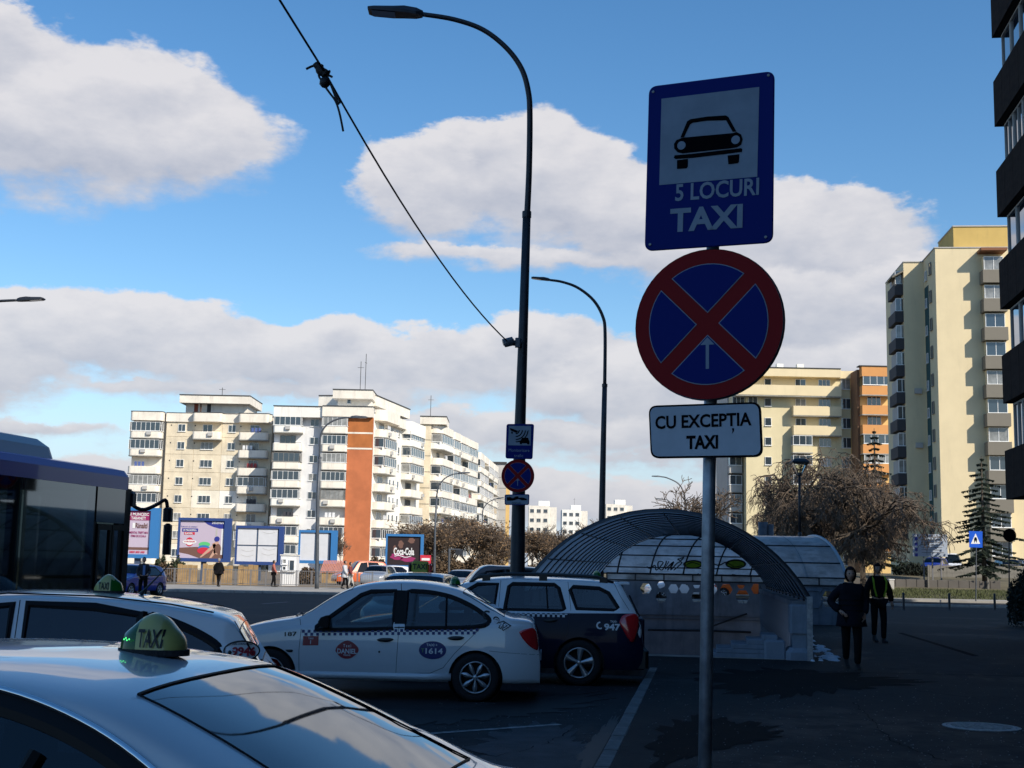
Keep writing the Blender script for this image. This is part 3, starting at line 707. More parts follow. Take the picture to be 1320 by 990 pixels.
# ------------------------------------------------------------------ ground
def asphalt(name, base, wet, seed=0.0, patch=.35):
    M = bpy.data.materials.new(name); M.use_nodes = True; t = M.node_tree; n = NB(t); p = t.nodes['Principled BSDF']
    tcn = n.n('ShaderNodeTexCoord'); v = n.map(tcn.outputs['Object'], loc=(seed, seed * 2, 0))
    big = n.noise(v, patch, 5, .6, .3); grain = n.noise(v, 45, 3, .7); mid = n.noise(v, 3.5, 5, .65)
    wetf = n.m('MULTIPLY', n.ss(big, .50, .60), n.ss(mid, .35, .6))
    c = n.mix(n.ss(mid, .2, .8), tuple(x * .75 for x in base) + (1,), tuple(x * 1.3 for x in base) + (1,))
    c = n.mix(n.m('MULTIPLY', n.ss(grain, .45, .75), .5), c, tuple(x * 1.9 for x in base) + (1,))
    c = n.mix(n.m('MULTIPLY', wetf, .8), c, (*wet, 1))
    t.links.new(c, p.inputs['Base Color'])
    t.links.new(n.m('SUBTRACT', .92, n.m('MULTIPLY', wetf, .18)), p.inputs['Roughness'])
    bn = n.n('ShaderNodeBump'); bn.inputs['Strength'].default_value = .35; bn.inputs['Distance'].default_value = .01
    t.links.new(n.m('ADD', grain, n.m('MULTIPLY', mid, 2.0)), bn.inputs['Height']); t.links.new(bn.outputs[0], p.inputs['Normal']); p.inputs['Specular IOR Level'].default_value = .25
    return M
m_road = asphalt('road_asphalt', (.024, .025, .028), (.008, .009, .011), 3, .28)
m_walk = asphalt('pavement_asphalt', (.0125, .0132, .0150), (.006, .0065, .0075), 11, .22)
m_conc = mat('old_concrete', (.27, .26, .24), .9, var=.25, vscale=2.0, bump=.4, bscale=20, dirt=(.06, .06, .055), dirtamt=.6)
m_kerb = mat('kerb_concrete', (.13, .13, .13), .9, var=.3, vscale=5, bump=.5, bscale=30)
m_farwalk = mat('pale_pavement', (.30, .28, .25), .95, var=.18, vscale=.6)
PIT1 = (25.3, -3.3, 1.75); PITU2 = 46.9
pit = [UV(25.3, -3.3), UV(25.3, 1.75), UV(41.8, 1.75), UV(41.8, 3.4), UV(46.85, 3.4), UV(46.85, -3.3)]
pit2 = [(p.x, p.y) for p in pit]
b = MB().flat([[(-900, -300), (900, -300), (900, 1500), (-900, 1500)], pit2], lambda a, c: (a, c, 0.0)); struct(obj('road', b, m_road))
wk = [(p.x, p.y) for p in (UV(-14, -.9), UV(21.8, -.9), UV(21.8, -6.5), UV(66, -6.5), UV(66, 75), UV(-14, 75))]
pav = struct(obj('pavement', MB().flat([wk, pit2], lambda a, c: (a, c, .12)), m_walk))
b = MB()
for a, c in zip(wk, wk[1:] + wk[:1]): b.add([(a[0], a[1], 0), (c[0], c[1], 0), (c[0], c[1], .12), (a[0], a[1], .12)], [(0, 1, 2, 3)])
obj('pavement_edge', b, m_kerb, pav)
kb = MB().bbox(.006, .994, -.15, -.002, -.05, .128, .015).mesh('kerb_stone')
for i in range(36):
    o = obj('kerb_stone', kb, m_kerb, pav, UV(-14 + i, -.9), PI / 2 - A8); o.location.z = random.uniform(-.006, .004)
def quad_strip(name, p0, p1, wd, z, mt, parent=None):
    p0, p1 = Vector(p0[:2]), Vector(p1[:2]); d = (p1 - p0).normalized(); nn = Vector((-d.y, d.x)) * wd / 2
    b = MB(); k = 24
    vs = []
    for i in range(k + 1):
        q = p0 + (p1 - p0) * i / k; j = 1 + .12 * math.sin(i * 2.3) * random.random()
        vs += [(q.x - nn.x * j, q.y - nn.y * j, z), (q.x + nn.x * j, q.y + nn.y * j, z)]
    b.add(vs, [(2 * i, 2 * i + 1, 2 * i + 3, 2 * i + 2) for i in range(k)]); return struct(obj(name, b, mt, parent))
m_line = mat('worn_road_paint', (.22, .22, .22), .8, var=.6, vscale=9)
quad_strip('parking_line', G(540, 947), G(722, 934), .10, .005, m_line)
quad_strip('parking_line', G(300, 985), G(540, 947), .10, .005, m_line)
quad_strip('lane_line', G(255, 790), G(300, 784.5), .14, .005, mat('lane_paint', (.16, .16, .16), .8, var=.5, vscale=5))
quad_strip('lane_line', G(338, 778.5), G(372, 776), .16, .005, MATS['lane_paint'])
quad_strip('repair_joint', G(1160, 816, .12), G(1258, 846, .12), .16, .125, mat('dark_tar', (.005, .005, .006), .95, spec=.05))
quad_strip('repair_joint', G(1010, 865, .12), G(1320, 872, .12), .05, .125, MATS['dark_tar'])
b = MB().flat([[(-30, 9), (-2, 9.6), (1.0, 10.2), (1.15, 12.3), (.2, 13.0), (-2.6, 12.3), (-30, 12.8)]], lambda a, c: (a, c, .004)) if False else None
# far pavement (left), sunlit street and raised green (right)
s_ = 71.0
def rect(name, x0, x1, y0, y1, z, mt, parent=None):
    o = struct(obj(name, MB().box(x0, x1, y0, y1, z - .3, z), mt, parent)); return o
farp = rect('far_pavement', -75, 4, s_, 84.0, .12, m_farwalk)
kb2 = MB().bbox(.01, 1.49, -.16, .0, -.05, .13, .02).mesh('kerb_stone')
for i in range(40): obj('kerb_stone', kb2, mat('pale_kerb', (.3, .29, .27), .9, var=.2), farp, (-28 + 1.5 * i - 28 * 0, s_, 0))
m_dry = mat('dry_earth', (.17, .13, .085), .98, var=.35, vscale=.8, bump=.6, bscale=8)
rect('waste_ground', -140, 30, 84.0, 330, .10, m_dry)
prof = [(82.5, -.05), (82.5, .14), (86.0, .15)]
def extr(name, prof, x0, x1, mt, n=40, wob=0.0):
    b = MB(); k = len(prof); rr = random.Random(3)
    for i in range(n + 1):
        x = lerp(x0, x1, i / n)
        b.v += [(x, y, z + (rr.uniform(-wob, wob) if wob and 0 < j < k - 1 else 0)) for j, (y, z) in enumerate(prof)]
    b.f = [(i * k + j, (i + 1) * k + j, (i + 1) * k + j + 1, i * k + j + 1) for i in range(n) for j in range(k - 1)]
    return struct(obj(name, b, mt))
extr('far_kerb_path', prof, 9, 120, m_farwalk)
m_grassb = mat('grass_soil', (.065, .06, .03), .98, var=.5, vscale=1.5, bump=.8, bscale=12)
extr('green', [(86.0, .10), (88, .25), (92, .42), (96.5, .62)], 9, 120, m_grassb, 60, .04)
extr('park_ground', [(96.5, .55), (99, .85), (104, 1.25), (108, 1.55), (113, 1.65), (300, 1.7)], 6, 160, mat('park_soil', (.10, .085, .05), .98, var=.4, vscale=.5), 60, .03)
def grass(name, pts, n, h, parent=None, seed=1, col=(.075, .085, .03)):
    rr = random.Random(seed); b = MB()
    for i in range(n):
        x, y, z = pts(rr); a = rr.uniform(0, PI); l = h * rr.uniform(.5, 1.2); w_ = .02 * rr.uniform(.8, 2); dx, dy = math.cos(a) * w_, math.sin(a) * w_; tx, ty = rr.uniform(-.05, .05), rr.uniform(-.05, .05)
        b.add([(x - dx, y - dy, z), (x + dx, y + dy, z), (x + tx, y + ty, z + l)], [(0, 1, 2)])
    return stuff(tag(obj(name, b, mat('grass_blades', col, .9, var=.4, vscale=2)), 'short winter grass on the bank across the street', 'grass'))
zz = [(86.0, .10), (88, .25), (92, .42), (96.5, .62)]
grass('grass', lambda r: (lambda y: (r.uniform(18, 52), y, interp(zz, y) - .03))(r.uniform(86.1, 96.4)), 30000, .16)
# damp and worn patches on the ground, one painted wet sheen, cracks
def patch(name, pts, z, mt, seed, rough=.5):
    rr = random.Random(seed); g = [G(px, py, z) for px, py in pts]; sm_ = [(p.x, p.y) for p in scurve([Vector((a.x, a.y, 0)) for a in g + [g[0]]], 7)[:-1]]
    cx = sum(p[0] for p in sm_) / len(sm_); cy = sum(p[1] for p in sm_) / len(sm_); fine = [(lerp(a[0], c[0], k / 6), lerp(a[1], c[1], k / 6)) for a, c in zip(sm_, sm_[1:] + sm_[:1]) for k in range(6)]; lp = []; wv_ = 1.0
    for k, (x, y) in enumerate(fine): wv_ += .35 * (1 + .16 * math.sin(k * .37 + seed) + .10 * math.sin(k * .91) - wv_) + rr.uniform(-.045, .045); lp.append((cx + (x - cx) * wv_, cy + (y - cy) * wv_))
    return struct(obj(name, MB().flat([lp], lambda a, c: (a, c, z)), mt))
m_damp = mat('wet_sheen_asphalt', (.040, .044, .052), .8, spec=.3, var=.35, vscale=2.5, bump=.4, bscale=50); m_wet = mat('wet_asphalt', (.011, .012, .014), .62, spec=.3, var=.3, vscale=3)
m_dampw = mat('damp_dark_pavement', (.0075, .008, .009), .95, spec=.08, var=.2, vscale=4)
patch('worn_or_sheen_patch', [(620, 952), (680, 934), (735, 938), (742, 955), (775, 962), (765, 985), (700, 1010), (610, 990)], .004, m_damp, 3)  # paler bluish colour paints in the light reflected by wet asphalt
patch('wet_patch', [(400, 905), (560, 915), (700, 898), (770, 893), (740, 912), (640, 925), (520, 935), (400, 930)], .006, m_wet, 4)
patch('wet_patch', [(745, 975), (765, 950), (790, 925), (797, 930), (775, 975), (760, 1000)], .006, m_wet, 5)
patch('wet_patch', [(850, 940), (900, 925), (985, 935), (1000, 950), (950, 960), (860, 985), (835, 1010)], .124, m_dampw, 6)
patch('wet_patch', [(905, 868), (1000, 862), (1130, 872), (1190, 880), (1080, 890), (1010, 897), (930, 890)], .124, m_dampw, 7)
patch('worn_or_sheen_patch', [(1130, 832), (1200, 825), (1250, 845), (1300, 870), (1200, 868), (1120, 850)], .124, mat('pale_worn_asphalt', (.018, .020, .024), .95, spec=.2, var=.3, vscale=3), 8)
m_dust = mat('pale_worn_asphalt', (.018, .020, .024), .9)
def crack(pts, z, seed):
    rr = random.Random(seed); g = [G(px, py, z) for px, py in pts]; q = []
    for a, c in zip(g, g[1:]):
        k = max(2, int((c - a).length / .12)); q += [a.lerp(c, i / k) + Vector((rr.uniform(-.03, .03), rr.uniform(-.03, .03), 0)) for i in range(k)]
    b = MB(); vs = []
    for i, p in enumerate(q): w_ = .003 + .005 * rr.random(); vs += [(p.x - w_, p.y - w_, z), (p.x + w_, p.y + w_, z)]
    b.add(vs, [(2 * i, 2 * i + 1, 2 * i + 3, 2 * i + 2) for i in range(len(q) - 1)]); struct(obj('crack', b, MATS['dark_tar']))
crack([(1180, 890), (1260, 900), (1330, 893)], .127, 2); crack([(1100, 905), (1150, 955), (1230, 985)], .127, 4); crack([(560, 960), (640, 975), (700, 960), (740, 940)], .008, 5)
rr_ = random.Random(12); b = MB()
for i in range(1400):
    px, py = rr_.uniform(560, 1320), 800 + 190 * rr_.random() ** .7; on = px > 830 or py > 2000
    z = .121 if px > 835 + (990 - py) * .0 and px > 780 + (990 - py) * .5 else .001
    g = G(px, py, z); r = rr_.uniform(.004, .012); b.add([(g.x - r, g.y, z), (g.x, g.y - r, z), (g.x + r, g.y, z), (g.x, g.y + r, z), (g.x, g.y, z + r * .8)], [(0, 1, 4), (1, 2, 4), (2, 3, 4), (3, 0, 4)])
stuff(tag(obj('grit', b, mat('grit_stone', (.16, .16, .16), .9)), 'scattered grit and small stones on the dark asphalt', 'grit'))
# manhole, snow
mh = G(1265, 937, .12)
t = thing('manhole_cover', 'round iron manhole cover let into the dark pavement', 'manhole cover', (mh.x, mh.y, .12))
m_iron = mat('cast_iron', (.30, .30, .30), .7, metal=.1, var=.3, vscale=20)
b = MB().lathe([(.40, -.02), (.40, .006), (.36, .008), (.355, -.004)], 40); obj('ring_frame', b, m_iron, t)
b = MB().lathe([(.352, -.004), (.35, .006), (.001, .008)], 40); obj('lid', b, m_iron, t)
for i in range(-4, 5):
    hw = math.sqrt(max(0, .31 ** 2 - (i * .065) ** 2)); obj('lid_rib', MB().box(-hw, hw, i * .065 - .01, i * .065 + .01, .006, .014), m_iron, t)
def snow(label, x0, x1, y0, y1, n, seed):
    rr = random.Random(seed); b = MB()
    for i in range(n):
        u_ = rr.random(); px = lerp(x0, x1, rr.random()); py = lerp(y0, y1, rr.random())
        if (px - x0) / (x1 - x0) > .25 + .85 * (py - y0) / (y1 - y0): continue
        g = G(px, py, .12); r = rr.uniform(.03, .16); k = 9
        ring = [(g.x + r * rr.uniform(.5, 1.2) * math.cos(2 * PI * j / k), g.y + r * 1.8 * rr.uniform(.5, 1.2) * math.sin(2 * PI * j / k), .118) for j in range(k)]
        top = [(lerp(g.x, x, .6), lerp(g.y, y, .6), .12 + rr.uniform(.012, .035)) for x, y, z in ring]
        b.add(ring + top + [(g.x, g.y, .14)], [(j, (j + 1) % k, k + (j + 1) % k, k + j) for j in range(k)] + [(k + j, k + (j + 1) % k, 2 * k) for j in range(k)])
    b.sm = True
    stuff(tag(obj('snow_patch', b, mat('old_snow', (.62, .66, .72), .8, var=.15, vscale=8, bump=.4, bscale=30)), label, 'snow'))
snow('scraps of old snow on the pavement beside the near shelter', 1033, 1076, 818, 853, 110, 4)
snow('thin line of old snow by the far shelter wall', 1046, 1082, 788, 793, 60, 5)
# ------------------------------------------------------------------ signs
m_sblue = mat('sign_blue', (.002, .014, .16), .6, spec=.12); m_sred = mat('sign_red', (.24, .007, .009), .6, spec=.15)
m_swhite = mat('sign_white', (.24, .29, .36), .6, spec=.2, var=.10, vscale=6); m_alu = mat('sign_back', (.25, .26, .27), .5, metal=.6); m_sblack = mat('sign_black', (.003, .003, .005), .9, spec=.05); m_swhite2 = mat('sign_bright_white', (.42, .46, .52), .6, spec=.2, var=.08, vscale=6)
class Plate:
    def __init__(s, pc, rz): s.c = pc; s.rz = rz; s.ax = Vector((math.cos(rz), math.sin(rz), 0)); s.n = Vector((math.sin(rz), -math.cos(rz), 0))
    def S(s, px, py):
        d = ray(px, py); o = Vector((0, 0, CAMZ)); t = (s.c - o).dot(s.n) / d.dot(s.n); p = o + d * t - s.c
        return (p.dot(s.ax), p.z)
    def fn(s, off): return lambda a, c: (a, -off, c)
def rot2(pts, cx, cy, a): c, s_ = math.cos(a), math.sin(a); return [(cx + (x - cx) * c - (y - cy) * s_, cy + (x - cx) * s_ + (y - cy) * c) for x, y in pts]
def panel(root, name, loop, mt, off=0, th=.003, back=True):
    o = obj(name, MB().plate(loop, lambda a, c, d: (a, d, c), th), mt, root)
    return o
def flatp(root, name, loops, mt, off):
    b = MB()
    for lp in loops: b.flat([lp] if not isinstance(lp[0], list) else lp, lambda a, c: (a, -off, c))
    return obj(name, b, mt, root)
def ringp(root, name, outer, inner, mt, off):
    n = len(outer); b = MB().add([(a, -off, c) for a, c in outer + inner], [(i, (i + 1) % n, n + (i + 1) % n, n + i) for i in range(n)]); return obj(name, b, mt, root)
def no_stop(label, pc, rz, r, group=None, arrow=True, th=.02):
    t = thing('traffic_sign', label, 'traffic sign', pc, rz, group)
    panel(t, 'sign_plate', ell(0, 0, r, r, 56), m_alu, th=.012)
    b = MB().lathe([(r * 1.01, -.006), (r * 1.015, .012), (r * .98, .02)], 56, 'y'); obj('sign_rim', b, m_alu, t, smooth=True)
    flatp(t, 'red_disc', [ell(0, 0, r, r, 56)], m_sred, .008)
    w_ = r * .115; R1 = r * .80; e = r * .012
    def sector(R1, g, k):     # quarter field between the arms of the cross
        p0 = g * math.sqrt(2); aa = math.asin(g / R1); pts = [(p0, 0)]
        for i in range(13):
            a = lerp(-PI / 4 + aa, PI / 4 - aa, i / 12); pts.append((R1 * math.cos(a), R1 * math.sin(a)))
        return rot2(pts, 0, 0, k * PI / 2)
    for k in range(4):
        flatp(t, 'white_outline', [sector(R1 + e, w_ - e, k)], m_swhite, .0095); flatp(t, 'blue_field', [sector(R1, w_, k)], m_sblue, .011)
    if arrow:
        y0 = -r * .50; flatp(t, 'arrow', [[(-r * .022, y0 - r * .10), (r * .022, y0 - r * .10), (r * .022, y0 + r * .22), (-r * .022, y0 + r * .22)], [(-r * .095, y0 + r * .22), (r * .095, y0 + r * .22), (0, y0 + r * .32)]], m_swhite, .0125)
    return t
SY = 5.05; SRZ = math.radians(-25)
pl = Plate(P(915, 212, SY), SRZ); S = pl.S
t = thing('traffic_sign', 'upright blue sign with car pictogram lettered 5 LOCURI TAXI, on top of the nearest pole', 'traffic sign', pl.c, SRZ)
tl, tr, br, bl = S(838, 113), S(996.5, 93), S(994.5, 311), S(832.5, 322)
def rounded(q, r, n=6):
    out = []
    for i in range(len(q)):
        a, b_, c = Vector(q[i - 1]), Vector(q[i]), Vector(q[(i + 1) % len(q)])
        p0 = b_ + (a - b_).normalized() * r; p1 = b_ + (c - b_).normalized() * r
        for k in range(n + 1): tt = k / n; out.append(tuple(p0 * (1 - tt) ** 2 + b_ * 2 * tt * (1 - tt) + p1 * tt * tt))
    return out
x0, x1 = (tl[0] + bl[0]) / 2, (tr[0] + br[0]) / 2; z0, z1 = (bl[1] + br[1]) / 2, (tl[1] + tr[1]) / 2
tilt = math.atan2(tr[1] - tl[1] + br[1] - bl[1], 2 * (x1 - x0))
qd = [tl, bl, br, tr]
panel(t, 'sign_plate', rounded(qd, .03), m_alu, th=.012); flatp(t, 'blue_face', [rounded(qd, .03)], m_sblue, .001)
n_ = len(rounded(qd, .03)); 
b = MB(); lp = rounded(qd, .03); b.tube([(a, .004, c) for a, c in lp + [lp[0]]], .006, 6); obj('sign_rim', b, m_sblue, t, smooth=True)
Z = lambda x, y: S(820 + x / 4.126, 90 + y / 4.126)
flatp(t, 'white_field', [[Z(136, 155), Z(124, 614), Z(645, 569), Z(656, 92)]], m_swhite, .0025)
K = []
K.append([Z(*p) for p in ((237, 362), (273, 275), (290, 264), (380, 250), (478, 244), (492, 252), (535, 330), (515, 332), (480, 270), (380, 272), (302, 283), (288, 292), (256, 360))])
K.append([Z(*p) for p in ((240, 366), (250, 362), (515, 338), (535, 332), (560, 345), (568, 372), (560, 400), (538, 414), (500, 420), (250, 446), (222, 440), (204, 420), (203, 395), (216, 375))])
K.append([Z(*p) for p in ((206, 456), (300, 448), (470, 428), (560, 418), (566, 424), (564, 438), (470, 450), (300, 470), (212, 476), (202, 470))])
K.append([Z(*p) for p in ((219, 482), (277, 475), (277, 516), (270, 525), (219, 529))]); K.append([Z(*p) for p in ((488, 457), (551, 450), (548, 492), (540, 499), (492, 504))])
flatp(t, 'car_pictogram', K, m_sblack, .004)
for cx_, cy_ in ((243, 404), (531, 374)):
    a, c = Z(cx_, cy_); flatp(t, 'pictogram_headlamp', [ell(a, c, .0175, .0175, 20)], m_swhite, .0055)
a0, a1 = Z(210, 655), Z(655, 620); ang = math.atan2(a1[1] - a0[1], a1[0] - a0[0])
b = textmb(MB(), '5 LOCURI', .070, pl.fn(.0035), .02, math.dist(a0, a1), ang, (a0[0] + a1[0]) / 2, (a0[1] + a1[1]) / 2 + .0); obj('lettering', b, m_swhite, t)
a0, a1 = Z(182, 803), Z(568, 777); 
b = textmb(MB(), 'TAXI', .096, pl.fn(.0035), .034, math.dist(a0, a1), ang, (a0[0] + a1[0]) / 2, (a0[1] + a1[1]) / 2); obj('lettering', b, m_swhite, t)
for zx, zy in ((92, 118), (705, 30), (75, 930), (690, 890)):
    a, c = Z(zx, zy); b = MB().lathe([(.006, -.003), (.0055, -.005), (.0005, -.006)], 10, 'y', (a, 0, c)); obj('rivet', b, m_alu, t)
rc = P(913, 418, SY + .012); R1_ = 101 / 1700 * SY * .985
no_stop('large round no stopping sign with small white arrow, middle of the nearest pole', rc, SRZ, R1_)
pl3 = Plate(P(909, 555, SY), SRZ); S3 = pl3.S
t = thing('traffic_sign', 'oblong white sign lettered CU EXCEPȚIA TAXI under the large round sign', 'traffic sign', pl3.c, SRZ)
qd = [S3(836, 523), S3(839, 591), S3(983, 589), S3(980, 518)]
panel(t, 'sign_plate', rounded(qd, .035), m_alu, th=.012); flatp(t, 'black_border', [rounded(qd, .035)], m_sblack, .001)
qi = [(a * .972, c * .93) for a, c in qd]; flatp(t, 'white_face', [rounded(qi, .03)], m_swhite2, .0022)
a0, a1 = S3(845, 545), S3(969, 540); 
b = textmb(MB(), 'CU EXCEPTIA', .052, pl3.fn(.0035), .026, math.dist(a0, a1), math.atan2(a1[1] - a0[1], a1[0] - a0[0]), (a0[0] + a1[0]) / 2, (a0[1] + a1[1]) / 2); obj('lettering', b, m_sblack, t)
a, c = S3(945, 555.5); flatp(t, 'comma_below', [[(a - .004, c + .010), (a + .005, c + .010), (a + .004, c - .002), (a - .005, c - .012), (a - .001, c - .001)]], m_sblack, .0035)
a0, a1 = S3(885, 570.5), S3(926, 569.5)
b = textmb(MB(), 'TAXI', .053, pl3.fn(.0035), .04, math.dist(a0, a1), math.atan2(a1[1] - a0[1], a1[0] - a0[0]), (a0[0] + a1[0]) / 2, (a0[1] + a1[1]) / 2); obj('lettering', b, m_sblack, t)
# the pole that carries them
g0 = P(908.5, 990, SY + .06); pb = Vector((g0.x, SY + .06, .12)); ptp = P(922, 118, SY + .06)
pb.x += (g0.x - ptp.x) / (ptp.z - g0.z) * (g0.z - .12)
t = thing('sign_pole', 'galvanised steel tube pole carrying the three nearest signs', 'pole', pb)
obj('tube', MB().tube([(0, 0, 0), ptp - pb], .0255, 20), m_galv, t, smooth=True)
for py in (150, 280, 350, 480, 540, 575):
    q = P(lerp(922, 908.5, (py - 118) / 872), py, SY + .06) - pb; obj('clamp', MB().lathe([(.028, -.015), (.034, -.014), (.034, .014), (.028, .015)], 16, 'z', q), m_galv, t)
# ------------------------------------------------------------------ street lamps
def lamp(label, Y, pole, arm, head, radii, mt, group='tall curved street lamps', hd=None):
    base = P(*pole[0], Y); base = Vector((base.x, Y, 0)) if len(pole[0]) == 2 else base
    b0 = P(*pole[1], Y); 
    t = thing('street_lamp', label, 'street lamp', base, 0, group)
    pts = [P(px, py, Y) - base for px, py in pole[1:]]
    d = (pts[-1] - pts[0]); foot = pts[0] - d * (pts[0].z / d.z); foot.z = 0
    obj('pole', MB().tube([foot] + pts, [radii[0]] + radii[1:len(pts) + 1], 14), mt, t, smooth=True)
    obj('collar', MB().tube([pts[-1] + Vector((0, 0, -.05)), pts[-1] + Vector((0, 0, .06))], radii[len(pts)] * 1.12, 12), mt, t)
    ap = scurve([P(px, py, Y) - base for px, py in arm], 6); ap[0] = pts[-1]
    obj('arm', MB().tube(ap, [lerp(radii[-2], radii[-1], i / (len(ap) - 1)) for i in range(len(ap))], 12), mt, t, smooth=True)
    h0, h1 = P(*head[0], Y) - base, P(*head[1], Y) - base; d = h1 - h0; L_ = d.length; dn = d.normalized()
    b = MB(); s = MB(); wd = L_ * .17
    up = Vector((0, 0, 1)); sd = dn.cross(up).normalized(); up2 = sd.cross(dn)
    for k, (tt, hw, hh, lo) in enumerate(((0, .25, .06, -.05), (.12, .7, .09, -.05), (.35, .9, .10, -.05), (.55, 1.0, .07, -.06), (.9, 1.0, .04, -.06), (1.0, .85, .0, -.04))):
        c = h0 + dn * (L_ * tt)
        b.v += [tuple(c + sd * (wd * hw * a_) + up2 * (L_ * z_)) for a_, z_ in ((-1, lo), (1, lo), (1, 0), (.6, hh), (-.6, hh), (-1, 0))]
    b.f = [(6 * k + i, 6 * k + (i + 1) % 6, 6 * k + 6 + (i + 1) % 6, 6 * k + 6 + i) for k in range(5) for i in range(6)] + [tuple(range(5, -1, -1)), tuple(range(30, 36))]
    obj('lamp_head', b, mt, t)
    c0, c1 = h0 + dn * L_ * .5, h0 + dn * L_ * .93
    b = MB().add([c0 - sd * wd * .8 - up2 * L_ * .066, c0 + sd * wd * .8 - up2 * L_ * .066, c1 + sd * wd * .8 - up2 * L_ * .066, c1 - sd * wd * .8 - up2 * L_ * .066], [(0, 1, 2, 3)]); obj('lamp_lens', b, m_clearlamp, t)
    return t, base
LT, LB = lamp('tallest nearest street lamp, carrying small signs and a camera, wire tied to it', 22.5, [(667, 735), (667, 735), (670, 560), (674, 440), (679, 277)],
     [(679.5, 277), (682, 220), (683, 150), (681, 118), (672, 88), (652, 61), (622, 38), (585, 25), (545, 18.5)], [(545, 18.5), (475, 12)], [.14, .13, .10, .085, .072, .055, .042], m_dkpole)
lamp('second street lamp, rising behind the shelter with its head beside the tallest pole', 47, [(776, 700), (776, 660), (778, 560), (779.5, 497)],
     [(779.5, 497), (780, 430), (777, 408), (765, 387), (745, 371), (725, 363.5), (709, 361)], [(709, 361), (685, 357.5)], [.12, .115, .10, .09, .065, .045], m_dkpole)
lamp('distant street lamp, upper of two curved heads left of the near sign pole', 112, [(886, 735), (886, 700), (884, 650)], [(884, 650), (881, 634), (874, 623), (860, 616), (852, 614.5)], [(852, 614.5), (840, 613.5)], [.1, .09, .08, .06, .05], m_pole)
lamp('distant street lamp, lower of two curved heads left of the near sign pole', 168, [(882, 735), (882, 710), (880, 672)], [(880, 672), (877, 662), (869, 652), (861, 645), (856, 644)], [(856, 644), (845, 642.5)], [.1, .09, .08, .06, .05], m_pole)
lamp('street lamp head reaching in over the left edge from a pole outside the picture', 44, [(-62, 720), (-62, 700), (-58, 520), (-55, 450)], [(-55, 450), (-54, 430), (-46, 408), (-30, 395), (-10, 389), (22, 387)], [(22, 387), (57, 384.5)], [.12, .115, .1, .09, .06, .045], m_dkpole)
lamp('pale street lamp on the far pavement beside the third hoarding', 80, [(408, 755), (408.5, 750), (409.5, 640), (412, 590)], [(412, 590), (413.5, 562), (421, 548), (436, 540), (452, 538)], [(452, 538), (474, 537.5)], [.14, .12, .10, .085, .06, .045], m_pole)
lamp('pale street lamp behind the cola hoarding, curving towards the round sign', 128, [(560, 738), (560, 735), (561, 680), (563, 640)], [(563, 640), (565, 628), (572, 618), (582, 612), (590, 610.5)], [(590, 610.5), (606, 609)], [.13, .12, .1, .09, .07, .05], m_pole)
lamp('pale thin street lamp right of the bare trees, ending under the small signs', 180, [(620, 738), (620, 735), (621, 690), (622, 665)], [(622, 665), (623, 656), (629, 648), (636, 644), (640, 643)], [(640, 643), (650, 641)], [.13, .12, .1, .09, .07, .05], m_pole)
lamp('thin far street lamp between the tallest pole and the shelter', 230, [(699, 735), (699, 733), (699.5, 715), (700, 700)], [(700, 700), (700.5, 692), (703, 686), (706, 684)], [(706, 684), (713, 683)], [.13, .12, .1, .09, .07, .05], m_pole)
# small signs on the tall lamp
SM = 22.1; p5 = Plate(P(670, 568, SM), math.radians(-4)); S5 = p5.S
t = thing('traffic_sign', 'small blue traffic monitoring sign with camera waves and car, on the tallest lamp post', 'traffic sign', p5.c, p5.rz)
qd = [S5(653, 546.5), S5(651.5, 591), S5(686.5, 592), S5(688.5, 546.5)]; panel(t, 'sign_plate', rounded(qd, .04), m_alu, th=.012); flatp(t, 'blue_face', [rounded(qd, .04)], m_sblue, .002)
Z5 = lambda x, y: S5(640 + x / 7.617, 530 + y / 7.617)
flatp(t, 'white_field', [[Z5(122, 145), Z5(114, 335), Z5(335, 337), Z5(340, 146)]], m_swhite, .005)
arcs = []
for r in (45, 75, 105, 130):
    o_ = [Z5(185 + r * math.cos(math.radians(a)), 185 + r * .95 * math.sin(math.radians(a))) for a in range(0, 91, 12)]; i_ = [Z5(185 + (r - 11) * math.cos(math.radians(a)), 185 + (r - 11) * .95 * math.sin(math.radians(a))) for a in range(90, -1, -12)]; arcs.append(o_ + i_)
flatp(t, 'pictogram', arcs + [[Z5(*p) for p in ((128, 165), (150, 170), (215, 195), (195, 215), (140, 190))], [Z5(*p) for p in ((145, 200), (160, 203), (160, 222), (145, 220))],
    [Z5(*p) for p in ((228, 300), (240, 282), (252, 262), (310, 262), (318, 285), (325, 300), (325, 318), (320, 328), (300, 326), (298, 316), (250, 316), (248, 326), (230, 325))]], m_sblack, .008)
for s_t, zx, zy, wd in (('Monitorizare', 222, 384, 205), ('trafic', 218, 436, 90)):
    a, c = Z5(zx, zy); textmb_ = textmb(MB(), s_t, .052, p5.fn(.006), .0, wd / 7.617 / 1700 * SM, 0, a, c); obj('lettering', textmb_, m_swhite, t)
no_stop('small round no stopping sign on the tallest lamp post', P(667.5, 613.5, SM), p5.rz, 21 / 1700 * SM)
p6 = Plate(P(666, 644, SM), p5.rz); S6 = p6.S; t = thing('traffic_sign', 'small oblong tow-away sign lowest on the tallest lamp post', 'traffic sign', p6.c, p6.rz)
qd = [S6(650.5, 637.5), S6(650.5, 651), S6(682, 651), S6(682.5, 637)]; panel(t, 'sign_plate', rounded(qd, .03), m_alu, th=.012); flatp(t, 'black_border', [rounded(qd, .03)], m_sblue, .002)
flatp(t, 'white_face', [rounded([(a * .93, c * .86) for a, c in qd], .03)], m_swhite, .005)
Z6 = lambda x, y: S6(640 + x / 7.617, 530 + y / 7.617)
